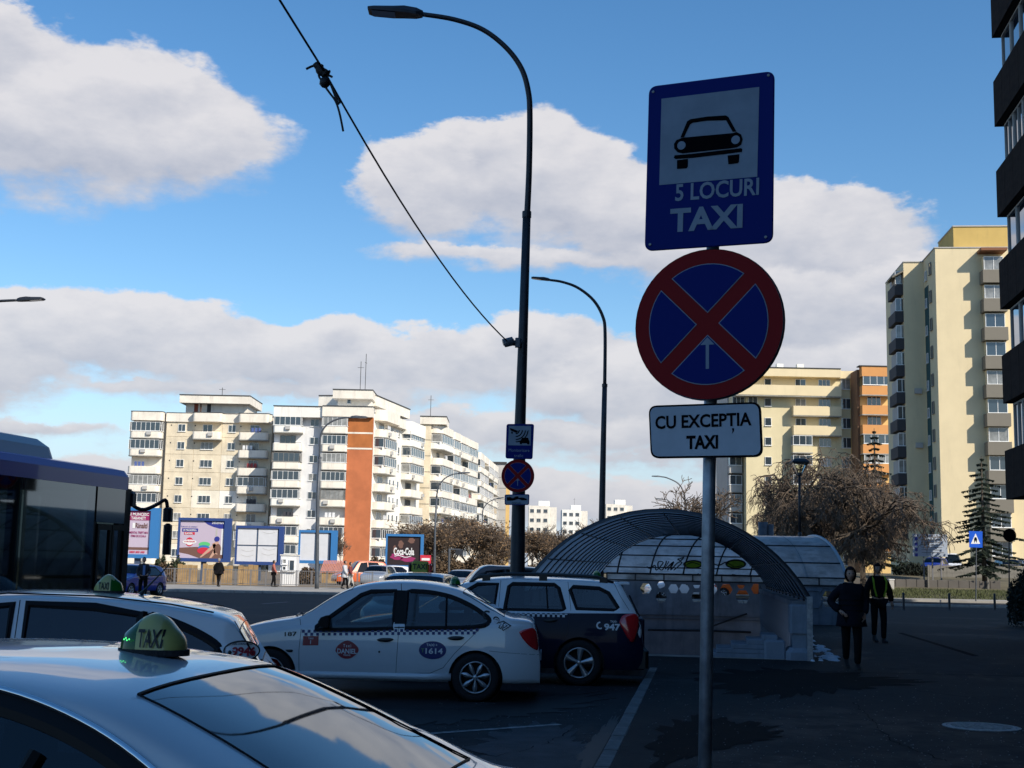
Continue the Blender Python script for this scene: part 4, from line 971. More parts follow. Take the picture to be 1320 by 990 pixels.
flatp(t, 'tow_pictogram', [[Z6(*p) for p in ((100, 848), (130, 842), (160, 855), (190, 838), (215, 835), (218, 850), (250, 848), (275, 852), (298, 862), (295, 875), (250, 876), (215, 862), (190, 870), (160, 878), (105, 880))]], m_sblack, .008)
b = textmb(MB(), 'RIDICARE', .025, p6.fn(.008), .01, .16, 0, -.0, -.06); obj('lettering', b, m_sblack, t)
# camera on the lamp and the slack wire
kp = P(661, 442, 22.35)
t = thing('security_camera', 'white security camera clamped to the tallest lamp post', 'camera', kp)
m_cam = mat('camera_shell', (.10, .11, .13), .4)
obj('housing', MB().tube([(-.15, -.02, -.03), (-.12, -.02, -.02), (.02, 0, .02)], [.055, .062, .062], 12), m_cam, t, smooth=True); obj('hood', MB().tube([(-.17, -.02, .0), (.0, 0, .05)], [.06, .06], 8), m_cam, t)
obj('bracket', MB().tube([(.0, 0, 0), (.07, .02, -.0), (.16, .10, .03)], [.05, .05, .035], 10), m_cam, t); obj('junction_box', MB().bbox(.04, .13, -.03, .08, -.07, .09, .01), m_cam, t)
w0 = P(655, 441, 22.4); w1 = P(418, 92, 12.5); w2 = P(358, -4, 11.2); w3 = P(150, -420, 8.0)
m_wire = mat('black_cable', (.008, .008, .010), .6)
t = thing('overhead_wire', 'knotted black wire slanting from the tallest lamp post out of the top', 'wire', w0)
def sag(a, b_, s, n=14): return [a.lerp(b_, i / n) - Vector((0, 0, s * 4 * (i / n) * (1 - i / n))) - w0 for i in range(n + 1)]
obj('strand', MB().tube(sag(w0, w1, .25), .012, 6), m_wire, t, smooth=True); obj('strand', MB().tube(sag(w1, w2, .0) + sag(w2, w3, .1)[1:], .012, 6), m_wire, t, smooth=True)
Wp = lambda x, y, Y=12.5: P(340 + x / 3.3, y / 3.3, Y) - w0
for q in ([(222, 270), (232, 285), (248, 300), (262, 322)], [(240, 275), (236, 300), (258, 312), (270, 300)]): obj('knot', MB().tube(scurve([Wp(*p) for p in q], 5), .038, 7), m_wire, t, smooth=True)
b = MB(); b.lathe([(.004, .06), (.05, .03), (.055, -.02), (.03, -.05), (.004, -.06)], 10, 'z', Wp(260, 350)); obj('insulator', b, m_wire, t, smooth=True)
for q in ([(222, 276), (200, 284), (180, 294)], [(235, 300), (235, 325), (248, 345), (262, 370)], [(258, 365), (280, 395), (305, 430), (322, 480), (338, 558)], [(268, 320), (285, 360), (300, 400), (318, 445)], [(255, 300), (270, 305), (284, 302)], [(268, 318), (280, 322), (292, 328)], [(270, 330), (290, 370), (320, 425), (322, 440)]):
    obj('loose_end', MB().tube(scurve([Wp(*p) for p in q], 5), .012, 6), m_wire, t, smooth=True)
# park lantern beside the shelters
LY = 47.5; pb = P(1030, 795, LY); pb.z = .12
t = thing('park_lantern', 'slim park lantern with a dark square cap, standing between the shelters', 'street lamp', pb)
Q = lambda x, y: P(x, y, LY) - pb
obj('pole', MB().tube([Vector((Q(1030, 795).x, 0, 0)), Q(1031, 690), Q(1031, 686)], [.085, .075, .06], 12), m_dkpole, t, smooth=True); obj('upper_pole', MB().tube([Q(1031, 690), Q(1030.5, 612)], [.05, .042], 12), m_dkpole, t, smooth=True)
tp = Q(1030.5, 612); zz_ = [(0, .07), (.07, .11), (.30, .21), (.36, .26)]
obj('lamp_holder', MB().lathe([(.045, -.05), (.09, -.02), (.09, .05), (.06, .06)], 12, 'z', tp), m_dkpole, t)
gl = MB(); vs = []
for h, r in ((.06, .09), (.42, .24)): vs += [(tp.x + a * r, tp.y + c_ * r, tp.z + h) for a, c_ in ((-1, -1), (1, -1), (1, 1), (-1, 1))]
gl.add(vs, [(i, (i + 1) % 4, 4 + (i + 1) % 4, 4 + i) for i in range(4)]); obj('lantern_glass', gl, glassmat('lantern_glass', (.75, .78, .75), 2.5, .2), t)
for a, c_ in ((-1, -1), (1, -1), (1, 1), (-1, 1)): obj('lantern_bar', MB().tube([(tp.x + a * .09, tp.y + c_ * .09, tp.z + .06), (tp.x + a * .24, tp.y + c_ * .24, tp.z + .42)], .012, 5), m_dkpole, t)
vs = []
for h, r in ((.41, .30), (.46, .31), (.56, .20), (.60, .02)): vs += [(tp.x + a * r, tp.y + c_ * r, tp.z + h) for a, c_ in ((-1, -1), (1, -1), (1, 1), (-1, 1))]
obj('cap', MB().add(vs, [(4 * k + i, 4 * k + (i + 1) % 4, 4 * k + 4 + (i + 1) % 4, 4 * k + 4 + i) for k in range(3) for i in range(4)] + [(3, 2, 1, 0)]), m_dkpole, t)
# bollards, crossing sign
for i, (px, nm) in enumerate(((1165, 'bollard at the street edge, nearest behind the man in a yellow-striped vest'), (1224, 'middle one of three dark bollards along the street edge'), (1282.5, 'bollard at the street edge, rightmost, beside the dark bush'))):
    g = G(px, 786.5, .12)
    t = thing('bollard', nm, 'bollard', (g.x, g.y, .12), 0, 'dark bollards along the street edge')
    obj('post', MB().lathe([(.055, 0), (.055, .70), (.05, .74), (.03, .76), (.001, .765)], 14), m_dkpole, t, smooth=True); obj('foot_ring', MB().lathe([(.09, 0), (.085, .03), (.056, .04)], 14), m_dkpole, t)
g = G(1258, 775, .14); p7 = Plate(P(1258, 695, g.y - .05), 0.0)
t = thing('traffic_sign', 'blue pedestrian crossing sign with white triangle on a pole across the street', 'traffic sign', (g.x, g.y, .14)); 
z7 = p7.c.z - .14; S7 = lambda x, y: (p7.S(x, y)[0] + p7.c.x - g.x, p7.S(x, y)[1] + z7)
obj('pole', MB().tube([(0, 0, 0), (S7(1259, 690)[0], 0, z7 + .4)], .035, 10), m_pole, t)
def fl7(nm, lp, mt, off): obj(nm, MB().flat([lp], lambda a, c: (a, -.05 - off, c)), mt, t)
m_brblue = mat('crossing_blue', (.01, .10, .60), .35)
obj('sign_plate', MB().plate([S7(1249, 684.5), S7(1249.5, 705.5), S7(1266.5, 706), S7(1266.5, 685)], lambda a, c, d: (a, -.05 + d, c), .015), m_brblue, t)
fl7('white_triangle', [S7(1251.5, 701), S7(1263.5, 701), S7(1257.5, 687.5)], mat('bright_white', (.8, .8, .8), .4), .006)
fl7('walking_figure', [S7(1256, 700), S7(1255.5, 695), S7(1256.5, 692.5), S7(1258.5, 692.5), S7(1259.5, 695), S7(1259, 700), S7(1257.5, 696.5)], m_sblack, .012)
g = G(1301, 788, .12)
t = thing('traffic_sign', 'dark back of a round sign on a thin pole in front of the dark bush', 'traffic sign', g); c7 = P(1301, 690, g.y) - Vector(g)
obj('pole', MB().tube([(0, 0, 0), c7 + Vector((0, 0, .3))], .03, 10), m_dkpole, t); obj('sign_plate', MB().lathe([(.001, -.04), (.30, -.04), (.30, -.055), (.001, -.055)], 28, 'y', c7), m_sblack, t)
# ------------------------------------------------------------------ underpass shelters (two joined barrel roofs)
def polycarb(name, col, tl, dk=.35):
    M = bpy.data.materials.new(name); M.use_nodes = True; t = M.node_tree; n = NB(t); t.nodes.clear()
    tcn = n.n('ShaderNodeTexCoord'); v = tcn.outputs['Object']
    f = n.noise(v, 1.3, 6, .65); g = n.noise(n.map(v, (.6, .6, 3)), 3, 5, .6)
    c = n.mix(n.ss(f, .3, .7), tuple(x * .55 for x in col) + (1,), tuple(col) + (1,)); c = n.mix(n.m('MULTIPLY', n.ss(g, .5, .7), .5), c, tuple(x * dk for x in col) + (1,))
    d = n.n('ShaderNodeBsdfDiffuse'); tr = n.n('ShaderNodeBsdfTranslucent'); gl = n.n('ShaderNodeBsdfGlossy'); gl.inputs['Roughness'].default_value = .22
    for s_ in (d, tr): t.links.new(c, s_.inputs['Color'])
    m1 = n.n('ShaderNodeMixShader'); m1.inputs[0].default_value = tl; t.links.new(d.outputs[0], m1.inputs[1]); t.links.new(tr.outputs[0], m1.inputs[2])
    geo = n.n('ShaderNodeNewGeometry'); dt = n.n('ShaderNodeVectorMath', operation='DOT_PRODUCT'); t.links.new(geo.outputs['Normal'], dt.inputs[0]); t.links.new(geo.outputs['Incoming'], dt.inputs[1]); m2 = n.n('ShaderNodeMixShader'); t.links.new(n.m('ADD', .03, n.m('MULTIPLY', .45, n.m('POWER', n.m('SUBTRACT', 1.0, n.m('ABSOLUTE', dt.outputs['Value'])), 5.0))), m2.inputs[0]); t.links.new(m1.outputs[0], m2.inputs[1]); t.links.new(gl.outputs[0], m2.inputs[2])
    o = n.n('ShaderNodeOutputMaterial'); t.links.new(m2.outputs[0], o.inputs[0]); return M
m_pcd = polycarb('smoked_polycarbonate', (.50, .54, .60), .72, .6); m_pcl = polycarb('white_polycarbonate', (.80, .82, .84), .6)
m_rib = mat('dark_steel_rib', (.02, .022, .026), .5, metal=.3); m_cw = mat('shelter_concrete', (.21, .24, .29), .9, var=.2, vscale=1.5, bump=.3, bscale=15, dirt=(.05, .05, .05), dirtamt=.7)
VC, HW, EZ, CZ = -.77, 2.65, 1.25, 2.80
RR = (HW ** 2 + (CZ - EZ) ** 2) / (2 * (CZ - EZ)); AM = math.asin(HW / RR); ZC = CZ - RR
def arc(a): return RR * math.sin(a), ZC + RR * math.cos(a)     # a from -AM..AM : across, height
SH1 = thing('underpass_shelter', 'near barrel-roofed underpass shelter, its open ribbed arch facing the rank', 'shelter', UV(24.8, VC), PI / 2 - A8)   # local x along street, y to the left
NA = 20
def sec1(x, da=0.0, r=0.0): return [(x, -math.sin(lerp(-AM, AM, i / NA)) * (RR + r), ZC + (RR + r) * math.cos(lerp(-AM, AM, i / NA))) for i in range(NA + 1)]
BAY = 1.10; NB1 = 15
ribm = MB().tube(sec1(0, r=-.02), .014, 5).mesh('rib', True)
a_, b_ = sec1(0.0), sec1(BAY)
pm = MB().add(a_ + b_, [(i, i + 1, NA + 2 + i, NA + 1 + i) for i in range(NA)]).mesh('roof_panel', True)
for k in range(NB1 + 1):
    o = obj('rib', ribm, m_rib, SH1, (k * BAY, 0, 0))
    if k < NB1: obj('roof_panel', pm, m_pcd, SH1, (k * BAY, 0, 0))
for i in range(0, 9):
    a = lerp(-AM, AM, i / 8); y, z = -math.sin(a) * (RR - .05), ZC + (RR - .05) * math.cos(a)
    obj('purlin', MB().tube([(0, y, z), (BAY * NB1 + .3, y, z)], .013, 5), m_rib, SH1)
b = MB(); q = sec1(-.02, r=.03); q2 = sec1(-.02, r=-.03); q3 = sec1(.10, r=.03); n = NA + 1
b.add(q + q2 + q3, [(i, i + 1, n + i + 1, n + i) for i in range(NA)] + [(i + 1, i, 2 * n + i, 2 * n + i + 1) for i in range(NA)]); obj('front_arch', b, mat('arch_edge', (.06, .065, .075), .4, metal=.5), SH1, smooth=True)
# right leg of the front arch, end pier, slatted wall
yr = -HW
obj('arch_post', MB().box(-.04, .06, yr - .05, yr + .05, .1, EZ + .02), m_galv, SH1)
obj('end_pier', MB().bbox(.05, .75, yr - .02, yr + .34, .60, 1.12, .03), m_cw, SH1); obj('pier_recess', MB().box(.09, .72, yr + .02, yr + .30, .32, .60), m_cw, SH1)
obj('pier_foot', MB().bbox(.0, .9, yr - .08, yr + .42, .02, .34, .08), m_cw, SH1)
for k in range(40):
    x = .85 + k * .40; obj('wall_slat', MB().bbox(x, x + .22, yr + .02, yr + .22, .12, 1.06, .015) if k == 0 else SL, m_cw, SH1, (0 if k == 0 else k * .40, 0, 0)) if k else None
    if k == 0: SL = MB().bbox(x, x + .22, yr + .02, yr + .22, .12, 1.06, .015).mesh('wall_slat'); obj('wall_slat', SL, m_cw, SH1)
obj('wall_rail', MB().box(.8, 16.8, yr - .0, yr + .24, 1.06, 1.16), m_cw, SH1); obj('wall_base', MB().box(.8, 16.8, yr + .04, yr + .20, -3.2, .13), m_cw, SH1); obj('wall_back', MB().box(.8, 16.8, yr + .02, yr + .05, .1, 1.07), mat('dark_gap', (.03, .03, .032), .9), SH1)
obj('left_wall', MB().box(.0, 22.1, -yr - .0, -yr + .16, -3.2, EZ), m_cw, SH1)
for k in range(13): obj('eave_post', MB().box(k * 1.4, k * 1.4 + .04, yr - .02, yr + .02, 1.10, EZ), m_rib, SH1); obj('eave_post', MB().box(k * 1.4, k * 1.4 + .04, -yr - .04, -yr, 1.0, EZ), m_rib, SH1)
obj('pit_floor', MB().box(.6, 22.0, -8.2, -yr, -3.4, -3.2), m_conc, SH1)
# entrance steps rising at the right of the opening
for k in range(5):
    obj('step', MB().bbox(.30, 1.9, yr + .40 + k * .26, yr + 1.75 - .0, .02 + .085 * (4 - k), .02 + .085 * (5 - k) - .004, .01) if False else MB().bbox(.35, 1.6, yr + .55, yr + .55 + .28 * (k + 1), .12 + .085 * (4 - k), .12 + .085 * (5 - k) - .004, .012), m_cw, SH1)
obj('step_block', MB().bbox(.20, 1.5, yr + .42, yr + .80, .05, .46, .03), m_cw, SH1)
obj('threshold', MB().box(.1, .50, yr + .1, -yr, -.2, .125), m_conc, SH1)
# handrails on the far wall
def farpt(px, py): p = P(px, py, 46.2); l = p - UV(24.8, VC); return (l.dot(DV), -l.dot(NV), p.z)
obj('handrail', MB().tube([farpt(835, 812), farpt(905, 813), farpt(968, 815)], .04, 6), m_rib, SH1); obj('handrail', MB().tube([farpt(905, 812), farpt(963, 791)], .03, 6), m_rib, SH1)
# second shelter across the end
SH2 = thing('underpass_shelter', 'far barrel-roofed shelter of pale panels turning right behind the near one', 'shelter', UV(44.3, VC), -A8)   # local x to the right, y away
E2Z = 1.53; K2 = (2.86 - E2Z) / (CZ - EZ)
def zm(z): return E2Z + (z - EZ) * K2
def zi(z): return EZ + (z - E2Z) / K2
def p2(x, a, r=0.0):     # a: -AM near eave .. AM far eave ; ribs lean
    y, z = math.sin(a) * (RR + r), ZC + (RR + r) * math.cos(a); return (x - y * .30, y, zm(z))
X0, X1 = -HW, 4.25; RB = (X1 - X0) / 6; nr = 6
def ang(i): return lerp(-AM, AM, i / NA)
for k in range(nr + 1):
    x = X0 + k * RB; near = x - .6 > HW - .2
    rng = range(0 if near else NA // 2, NA + 1)
    obj('rib', MB().tube([p2(x, ang(i), -.03) for i in rng], .03, 6), m_rib, SH2, smooth=True)
    if k < nr:
        for j in range(NA // 2, NA, 2): obj('roof_panel', MB().add([p2(x, ang(j)), p2(x + RB, ang(j)), p2(x + RB, ang(j + 1)), p2(x, ang(j + 1)), p2(x + RB, ang(j + 2)), p2(x, ang(j + 2))], [(0, 1, 2, 3), (3, 2, 4, 5)]), m_pcl, SH2, smooth=True)
        if near or x > HW - 1.3:
            for j in range(0, NA // 2, 2):
                xa = max(x, HW - .8) ; obj('roof_panel', MB().add([p2(xa, ang(j)), p2(x + RB, ang(j)), p2(x + RB, ang(j + 1)), p2(xa, ang(j + 1)), p2(x + RB, ang(j + 2)), p2(xa, ang(j + 2))], [(0, 1, 2, 3), (3, 2, 4, 5)]), m_pcl, SH2, smooth=True)
for i in (0, 2, 5, 10, 13, 15, 17, 19, 20):
    xs = (HW - .8 if i < 10 else X0, X1); obj('purlin', MB().tube([p2(xs[0], ang(i), -.02 if i > 9 else .012), p2(xs[1], ang(i), -.02 if i > 9 else .012)], .022, 5), m_rib, SH2)
obj('end_arch', MB().tube([p2(X1, ang(i), .01) for i in range(NA + 1)], .05, 8), mat('pale_steel', (.35, .37, .4), .4, metal=.4), SH2, smooth=True)
# valley where the two roofs meet
b = MB(); vs = []
for i in range(NA // 2 + 1):
    a = lerp(-AM, 0, i / (NA // 2)); y = math.sin(a) * RR; z = ZC + RR * math.cos(a); vs += [(-y, -HW - .2, z), (-y, y * 1.0, zm(z) - .01)]
b.add(vs, [(2 * i, 2 * i + 1, 2 * i + 3, 2 * i + 2) for i in range(NA // 2)]); b.add([(-x, y, z) for x, y, z in vs], [(2 * i, 2 * i + 2, 2 * i + 3, 2 * i + 1) for i in range(NA // 2)]); obj('valley_panel', b, m_pcd, SH2, smooth=True)
b = MB(); vs = []
for i in range(NA // 2 + 1):
    a = lerp(-AM, 0, i / (NA // 2)); y = math.sin(a) * RR; z = ZC + RR * math.cos(a); vs += [(-y, y, zm(z) + .004), (HW - .8 - y * .3, y, zm(z) + .004)]
b.add(vs, [(2 * i, 2 * i + 1, 2 * i + 3, 2 * i + 2) for i in range(NA // 2)]); obj('valley_panel', b, m_pcl, SH2, smooth=True)
obj('valley_rib', MB().tube([(-math.sin(lerp(-AM, 0, i / 10)) * RR, math.sin(lerp(-AM, 0, i / 10)) * RR, zm(ZC + RR * math.cos(lerp(-AM, 0, i / 10))) + .02) for i in range(11)], .05, 8), m_rib, SH2, smooth=True)
def wall_holes(parent, name, x0, x1, y, th, z0, z1, hexes, mt):
    hl = [[(cx + r * math.cos(PI / 3 * k), cz + r * math.sin(PI / 3 * k)) for k in range(6)] for cx, cz, r in hexes]
    b = MB(); b.flat([[(x0, z0), (x1, z0), (x1, z1), (x0, z1)]] + hl, lambda a, c: (a, y, c)); b.flat([[(x0, z0), (x1, z0), (x1, z1), (x0, z1)]] + hl, lambda a, c: (a, y + th, c))
    for h in hl: b.add([(a, y, c) for a, c in h] + [(a, y + th, c) for a, c in h], [(i, (i + 1) % 6, 6 + (i + 1) % 6, 6 + i) for i in range(6)])
    b.add([(x0, y, z1), (x1, y, z1), (x1, y + th, z1), (x0, y + th, z1)], [(0, 1, 2, 3)])
    return obj(name, b, mt, parent)
def h2(px, py, Y=46.5): p = P(px, py, Y); l = p - UV(44.3, VC); return (l.dot(NV), p.z)
hx = []
for px, py, r in ((832, 759, .21), (852, 754, .14), (852, 770, .20), (868, 759, .18), (882, 759, .18), (898, 754, .13), (898, 770, .20), (917, 759, .22), (936, 760, .22), (955, 754, .14), (957, 769, .25), (975, 759, .2)):
    x, z = h2(px, py); hx.append((x, z, r))
wall_holes(SH2, 'far_wall', X0 - .1, X1 - .6, HW - .02, .14, -3.2, 1.28, hx, m_cw)
obj('eave_beam', MB().box(X0, X1 - .6, HW - .04, HW + .06, 1.28, 1.32), m_rib, SH2); obj('eave_beam', MB().box(X0, X1 - .7, HW - .03, HW + .05, E2Z - .01, E2Z + .03), m_rib, SH2)
for k in range(6): x = X0 + k * 1.0; obj('eave_panel', MB().box(x + .02, x + .98, HW - .005, HW + .01, 1.32, E2Z), m_pcl, SH2); obj('eave_post', MB().box(x - .02, x + .02, HW - .03, HW + .03, 1.32, E2Z), m_rib, SH2)
hx = []
for px, py, r in ((1047, 772, .30), (1063, 765, .2), (1068, 772, .28), (1086, 767, .30)):
    p = P(px, py, 41.2); l = p - UV(44.3, VC); hx.append((l.dot(NV), p.z, r))
hx = [h for h in hx if 3.0 < h[0] < X1 + .4]
wall_holes(SH2, 'near_wall', HW + .1, X1 + .75, -HW, .12, -.1, 1.28, hx[2:], m_cw)
for cx, cz, r in hx[:2]:
    ring = [(cx + r * math.cos(PI / 3 * k), -HW - .02, cz + r * math.sin(PI / 3 * k)) for k in range(7)]; obj('hexagon_moulding', MB().tube(ring, .018, 5), m_cw, SH2)
obj('eave_beam', MB().box(HW, X1 + .75, -HW - .04, -HW + .04, 1.28, 1.32), m_rib, SH2)
for k in range(3): x = HW + .05 + k * .76; obj('eave_panel', MB().box(x + .02, x + .74, -HW - .01, -HW + .01, 1.32, E2Z), m_pcl, SH2); obj('eave_post', MB().box(x - .02, x + .02, -HW - .03, -HW + .03, 1.32, E2Z), m_rib, SH2)
# graffiti on the inside of the far roof
def gp2(px, py, off=.05):
    p = P(px, py, 46.3); l = p - UV(44.3, VC); x = l.dot(NV); z = min(max(zi(p.z), EZ + .01), CZ - .05); a = math.acos(min(1, (z - ZC) / RR)); y = math.sin(a) * RR
    p = P(px, py, UV(44.3, 0).y + y - .15 * x); l = p - UV(44.3, VC); x = l.dot(NV); z = min(max(zi(p.z), EZ + .01), CZ - .05); a = math.acos(min(1, (z - ZC) / RR)); return Vector((x, math.sin(a) * (RR - off), zm(ZC + (RR - off) * math.cos(a))))
m_gb = mat('graffiti_black', (.012, .012, .015), .6); m_gg = mat('graffiti_green', (.22, .42, .02), .6)
zg = lambda x, y: (820 + x / 6.186, 600 + y / 6.186)
for q in ([(85, 800), (110, 815), (150, 790), (160, 830), (215, 770), (180, 760), (175, 800), (205, 830), (235, 780), (240, 755)], [(260, 760), (230, 820), (300, 760), (250, 830)], [(300, 765), (275, 830), (330, 770), (365, 770), (300, 830)], [(335, 735), (350, 755), (380, 725), (330, 745)]):
    obj('graffiti_tag', MB().tube(scurve([gp2(*zg(*p)) for p in q], 4), .022, 4), m_gb, SH2)
for cx, cy, rx, ry in ((455, 782, 72, 30), (795, 780, 75, 34)):
    obj('graffiti_letter', MB().poly([gp2(*zg(cx + rx * 1.12 * math.cos(2 * PI * i / 24), cy + ry * 1.15 * math.sin(2 * PI * i / 24)), .045) for i in range(24)]), m_gb, SH2); obj('graffiti_letter', MB().poly([gp2(*zg(cx + rx * .9 * math.cos(2 * PI * i / 24), cy + ry * .82 * math.sin(2 * PI * i / 24)), .06) for i in range(24)]), m_gg, SH2)
for q in ([(390, 790), (450, 765), (520, 790)], [(600, 770), (660, 790), (720, 765), (780, 800), (850, 790)], [(470, 870), (500, 860), (490, 890)], [(690, 880), (720, 870), (760, 885), (770, 865), (820, 890)]):
    obj('graffiti_tag', MB().tube(scurve([gp2(*zg(*p)) for p in q], 4), .022, 4), m_gb, SH2)
x_ = P(953, 705, 52)
t = thing('vent_stack', 'two short dark vent pipes behind the far shelter roof', 'vent pipe', (P(984, 735, 60).x, 60, .0))
for dx in (0, .32): obj('pipe', MB().tube([(dx, 0, 0), (dx, 0, P(984, 673, 60).z - dx * .3)], .22 - dx * .2, 12), m_pole, t, smooth=True)
# ------------------------------------------------------------------ apartment blocks
m_frame = mat('white_window_frame', (.78, .78, .76), .5); m_pane = mat('window_pane', (.03, .045, .06), .06, spec=.9, coat=.5); m_dframe = mat('grey_window_frame', (.25, .24, .22), .7)
m_pane2 = mat('curtained_pane', (.22, .22, .21), .12, coat=.6, var=.4, vscale=1.2)
m_dark = mat('roof_edge_tar', (.05, .05, .05), .9); m_slab = mat('slab_concrete', (.34, .33, .30), .9, var=.15)
WC = {}
def win(root, x, z, w_, h, n=2, y=0.0, fm=None, pm=None, rz=0.0, name='window'):
    k = (round(w_, 2), round(h, 2), n)
    if k not in WC:
        t = .055; f = MB().box(-w_ / 2, w_ / 2, -.09, 0, -h / 2, -h / 2 + t).box(-w_ / 2, w_ / 2, -.09, 0, h / 2 - t, h / 2)
        for i in range(n + 1): xx = -w_ / 2 + i * (w_ - t) / n; f.box(xx, xx + t, -.088, 0, -h / 2 + t, h / 2 - t)
        f.box(-w_ / 2 - .06, w_ / 2 + .06, -.16, 0, -h / 2 - .06, -h / 2 - .002)
        g = MB().box(-w_ / 2 + .03, w_ / 2 - .03, -.045, -.005, -h / 2 + .03, h / 2 - .03)
        WC[k] = (f.mesh('window'), g.mesh('pane'))
    fm_ = fm or m_frame; key = (k, fm_.name)
    if key not in WC: m_ = WC[k][0].copy(); m_.materials.append(fm_); WC[key] = m_
    pm_ = pm or (m_pane2 if random.random() < .22 else m_pane); kp = (k, pm_.name)
    if kp not in WC: m_ = WC[k][1].copy(); m_.materials.append(pm_); WC[kp] = m_
    o = bpy.data.objects.new(name, WC[key]); link(o, root); o.location = (x, y, z); o.rotation_euler = (0, 0, rz)
    p = bpy.data.objects.new('pane', WC[kp]); link(p, o); return o
BC = {}
D = Or = E_ = None
LAUN = [mat('laundry_red', (.35, .06, .06), .9), mat('laundry_white', (.7, .7, .7), .9), mat('laundry_blue', (.08, .12, .3), .9), mat('laundry_dark', (.05, .05, .06), .9)]
ACM = MB().bbox(0, .75, -.3, 0, 0, .55, .02).mesh('air_conditioner'); ACM.materials.append(mat('ac_casing', (.45, .44, .42), .6))
def foot(w_, d, r):
    if r <= 0: return [(0, 0), (w_, 0), (w_, -d), (0, -d)]
    o = [(w_, 0), (0, 0)]
    for cx, a0 in ((r, 180), (w_ - r, 270)):
        for i in range(6): a = math.radians(a0 + 18 * i); o.append((cx + r * math.cos(a), -d + r + r * math.sin(a)))
    return o
def balcony(root, x0, x1, z, d=1.3, h=1.0, r=0.0, glazed=False, mt=None, gh=1.35, fm=None, n=None, y=0.0, slab=True, sides=True, rail=False):
    """z = floor level; parapet h high; glazed adds framed panes above it"""
    w_ = x1 - x0; k = (round(w_, 2), d, h, r)
    if k not in BC: BC[k] = MB().prism(foot(w_, d, r), 0, h).mesh('balcony_parapet')
    kk = (k, mt.name)
    if kk not in BC: m_ = BC[k].copy(); m_.materials.append(mt); BC[kk] = m_
    o = bpy.data.objects.new('balcony_parapet', BC[kk]); link(o, root); o.location = (x0, y, z)
    if slab: obj('balcony_slab', MB().prism(foot(w_ + .1, d + .05, r), -.14, -.002), m_slab, o, (-.05, 0, 0))
    if glazed:
        n = n or max(2, int(w_ / .95)); win(root, x0 + w_ / 2, z + h + gh / 2, w_ - (r * .9 if r else .05), gh, n, y=y - d + .10, fm=fm, name='balcony_window')
        if sides:
            for xx, rz in ((x0 + .08, -PI / 2), (x1 - .08, PI / 2)): win(root, xx, z + h + gh / 2, d - .2, gh, 1, y=y - d / 2, fm=fm, rz=rz, name='balcony_window')
    if root not in (D, Or, E_) and random.random() < .45:
        xx = x0 + w_ * random.uniform(.1, .8); obj('air_conditioner', ACM, None, root, (xx, y - d - .02, z + random.uniform(.2, .45)))
    if not glazed and d < 2 and random.random() < .6 and root not in (D, Or, E_):
        cm = random.choice(LAUN); q = x0 + w_ * random.uniform(.15, .5); b_ = MB()
        for j in range(3): b_.poly([(q + j * .55, y - d + .2, z + h + .05), (q + j * .55 + .42, y - d + .2, z + h + .05), (q + j * .55 + .4, y - d + .22, z + h + .75), (q + j * .55 + .02, y - d + .22, z + h + .75)])
        stuff(obj('laundry', b_, cm, root))
    if rail and not glazed: obj('balcony_rail', MB().tube([(0, -d + .05, h + .15), (w_, -d + .05, h + .15)], .025, 4), m_dark, o)
    return o
def stain(name, col, var=.12, d=.55, dc=(.10, .09, .075)): return mat(name, col, .92, var=var, vscale=.5, dirt=dc, dirtamt=d)
m_beige = stain('beige_panel_render', (.68, .59, .44), .14, .25); m_beige2 = stain('patched_panel_render', (.76, .70, .58), .1, .2); m_creamw = stain('weathered_white_render', (.78, .72, .62), .10, .32, (.16, .14, .12))
m_whiter = stain('white_render', (.80, .78, .72), .05, .2); m_orange = stain('orange_render', (.48, .15, .06), .12, .15, (.25, .07, .03)); m_paleblue = stain('pale_grey_render', (.68, .68, .68), .05, .2); m_yellow = stain('yellow_render', (.55, .38, .12), .06, .1)
m_cream = stain('cream_render', (.66, .57, .36), .05, .08); m_cream2 = stain('pale_cream_render', (.72, .60, .38), .04, .08); m_orange2 = stain('light_orange_render', (.62, .29, .10), .05, .1); m_yel2 = stain('apricot_render', (.64, .43, .17), .05, .1)
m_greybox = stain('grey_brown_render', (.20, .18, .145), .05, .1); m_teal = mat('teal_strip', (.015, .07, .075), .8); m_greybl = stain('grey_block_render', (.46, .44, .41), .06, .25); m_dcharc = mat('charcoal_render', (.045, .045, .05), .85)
def BL_(label, px, Y, py=640, rz=0.0, z0=0.0, group=None):
    p = P(px, py, Y); return thing('apartment_building', label, 'building', (p.x, Y, z0), rz, group)
def zat(px, py, Y): return P(px, py, Y).z
def chimney(root, x, y, z, w_=.8, h=1.2, mt=None): obj('chimney', MB().box(x, x + w_, y, y + w_, z, z + h), mt or m_whiter, root)
def antenna(root, x, y, z, h): obj('antenna', MB().tube([(x, y, z), (x, y, z + h)], .05, 5).box(x - .5, x + .5, y - .03, y + .03, z + h * .8, z + h * .8 + .05), m_dark, root)
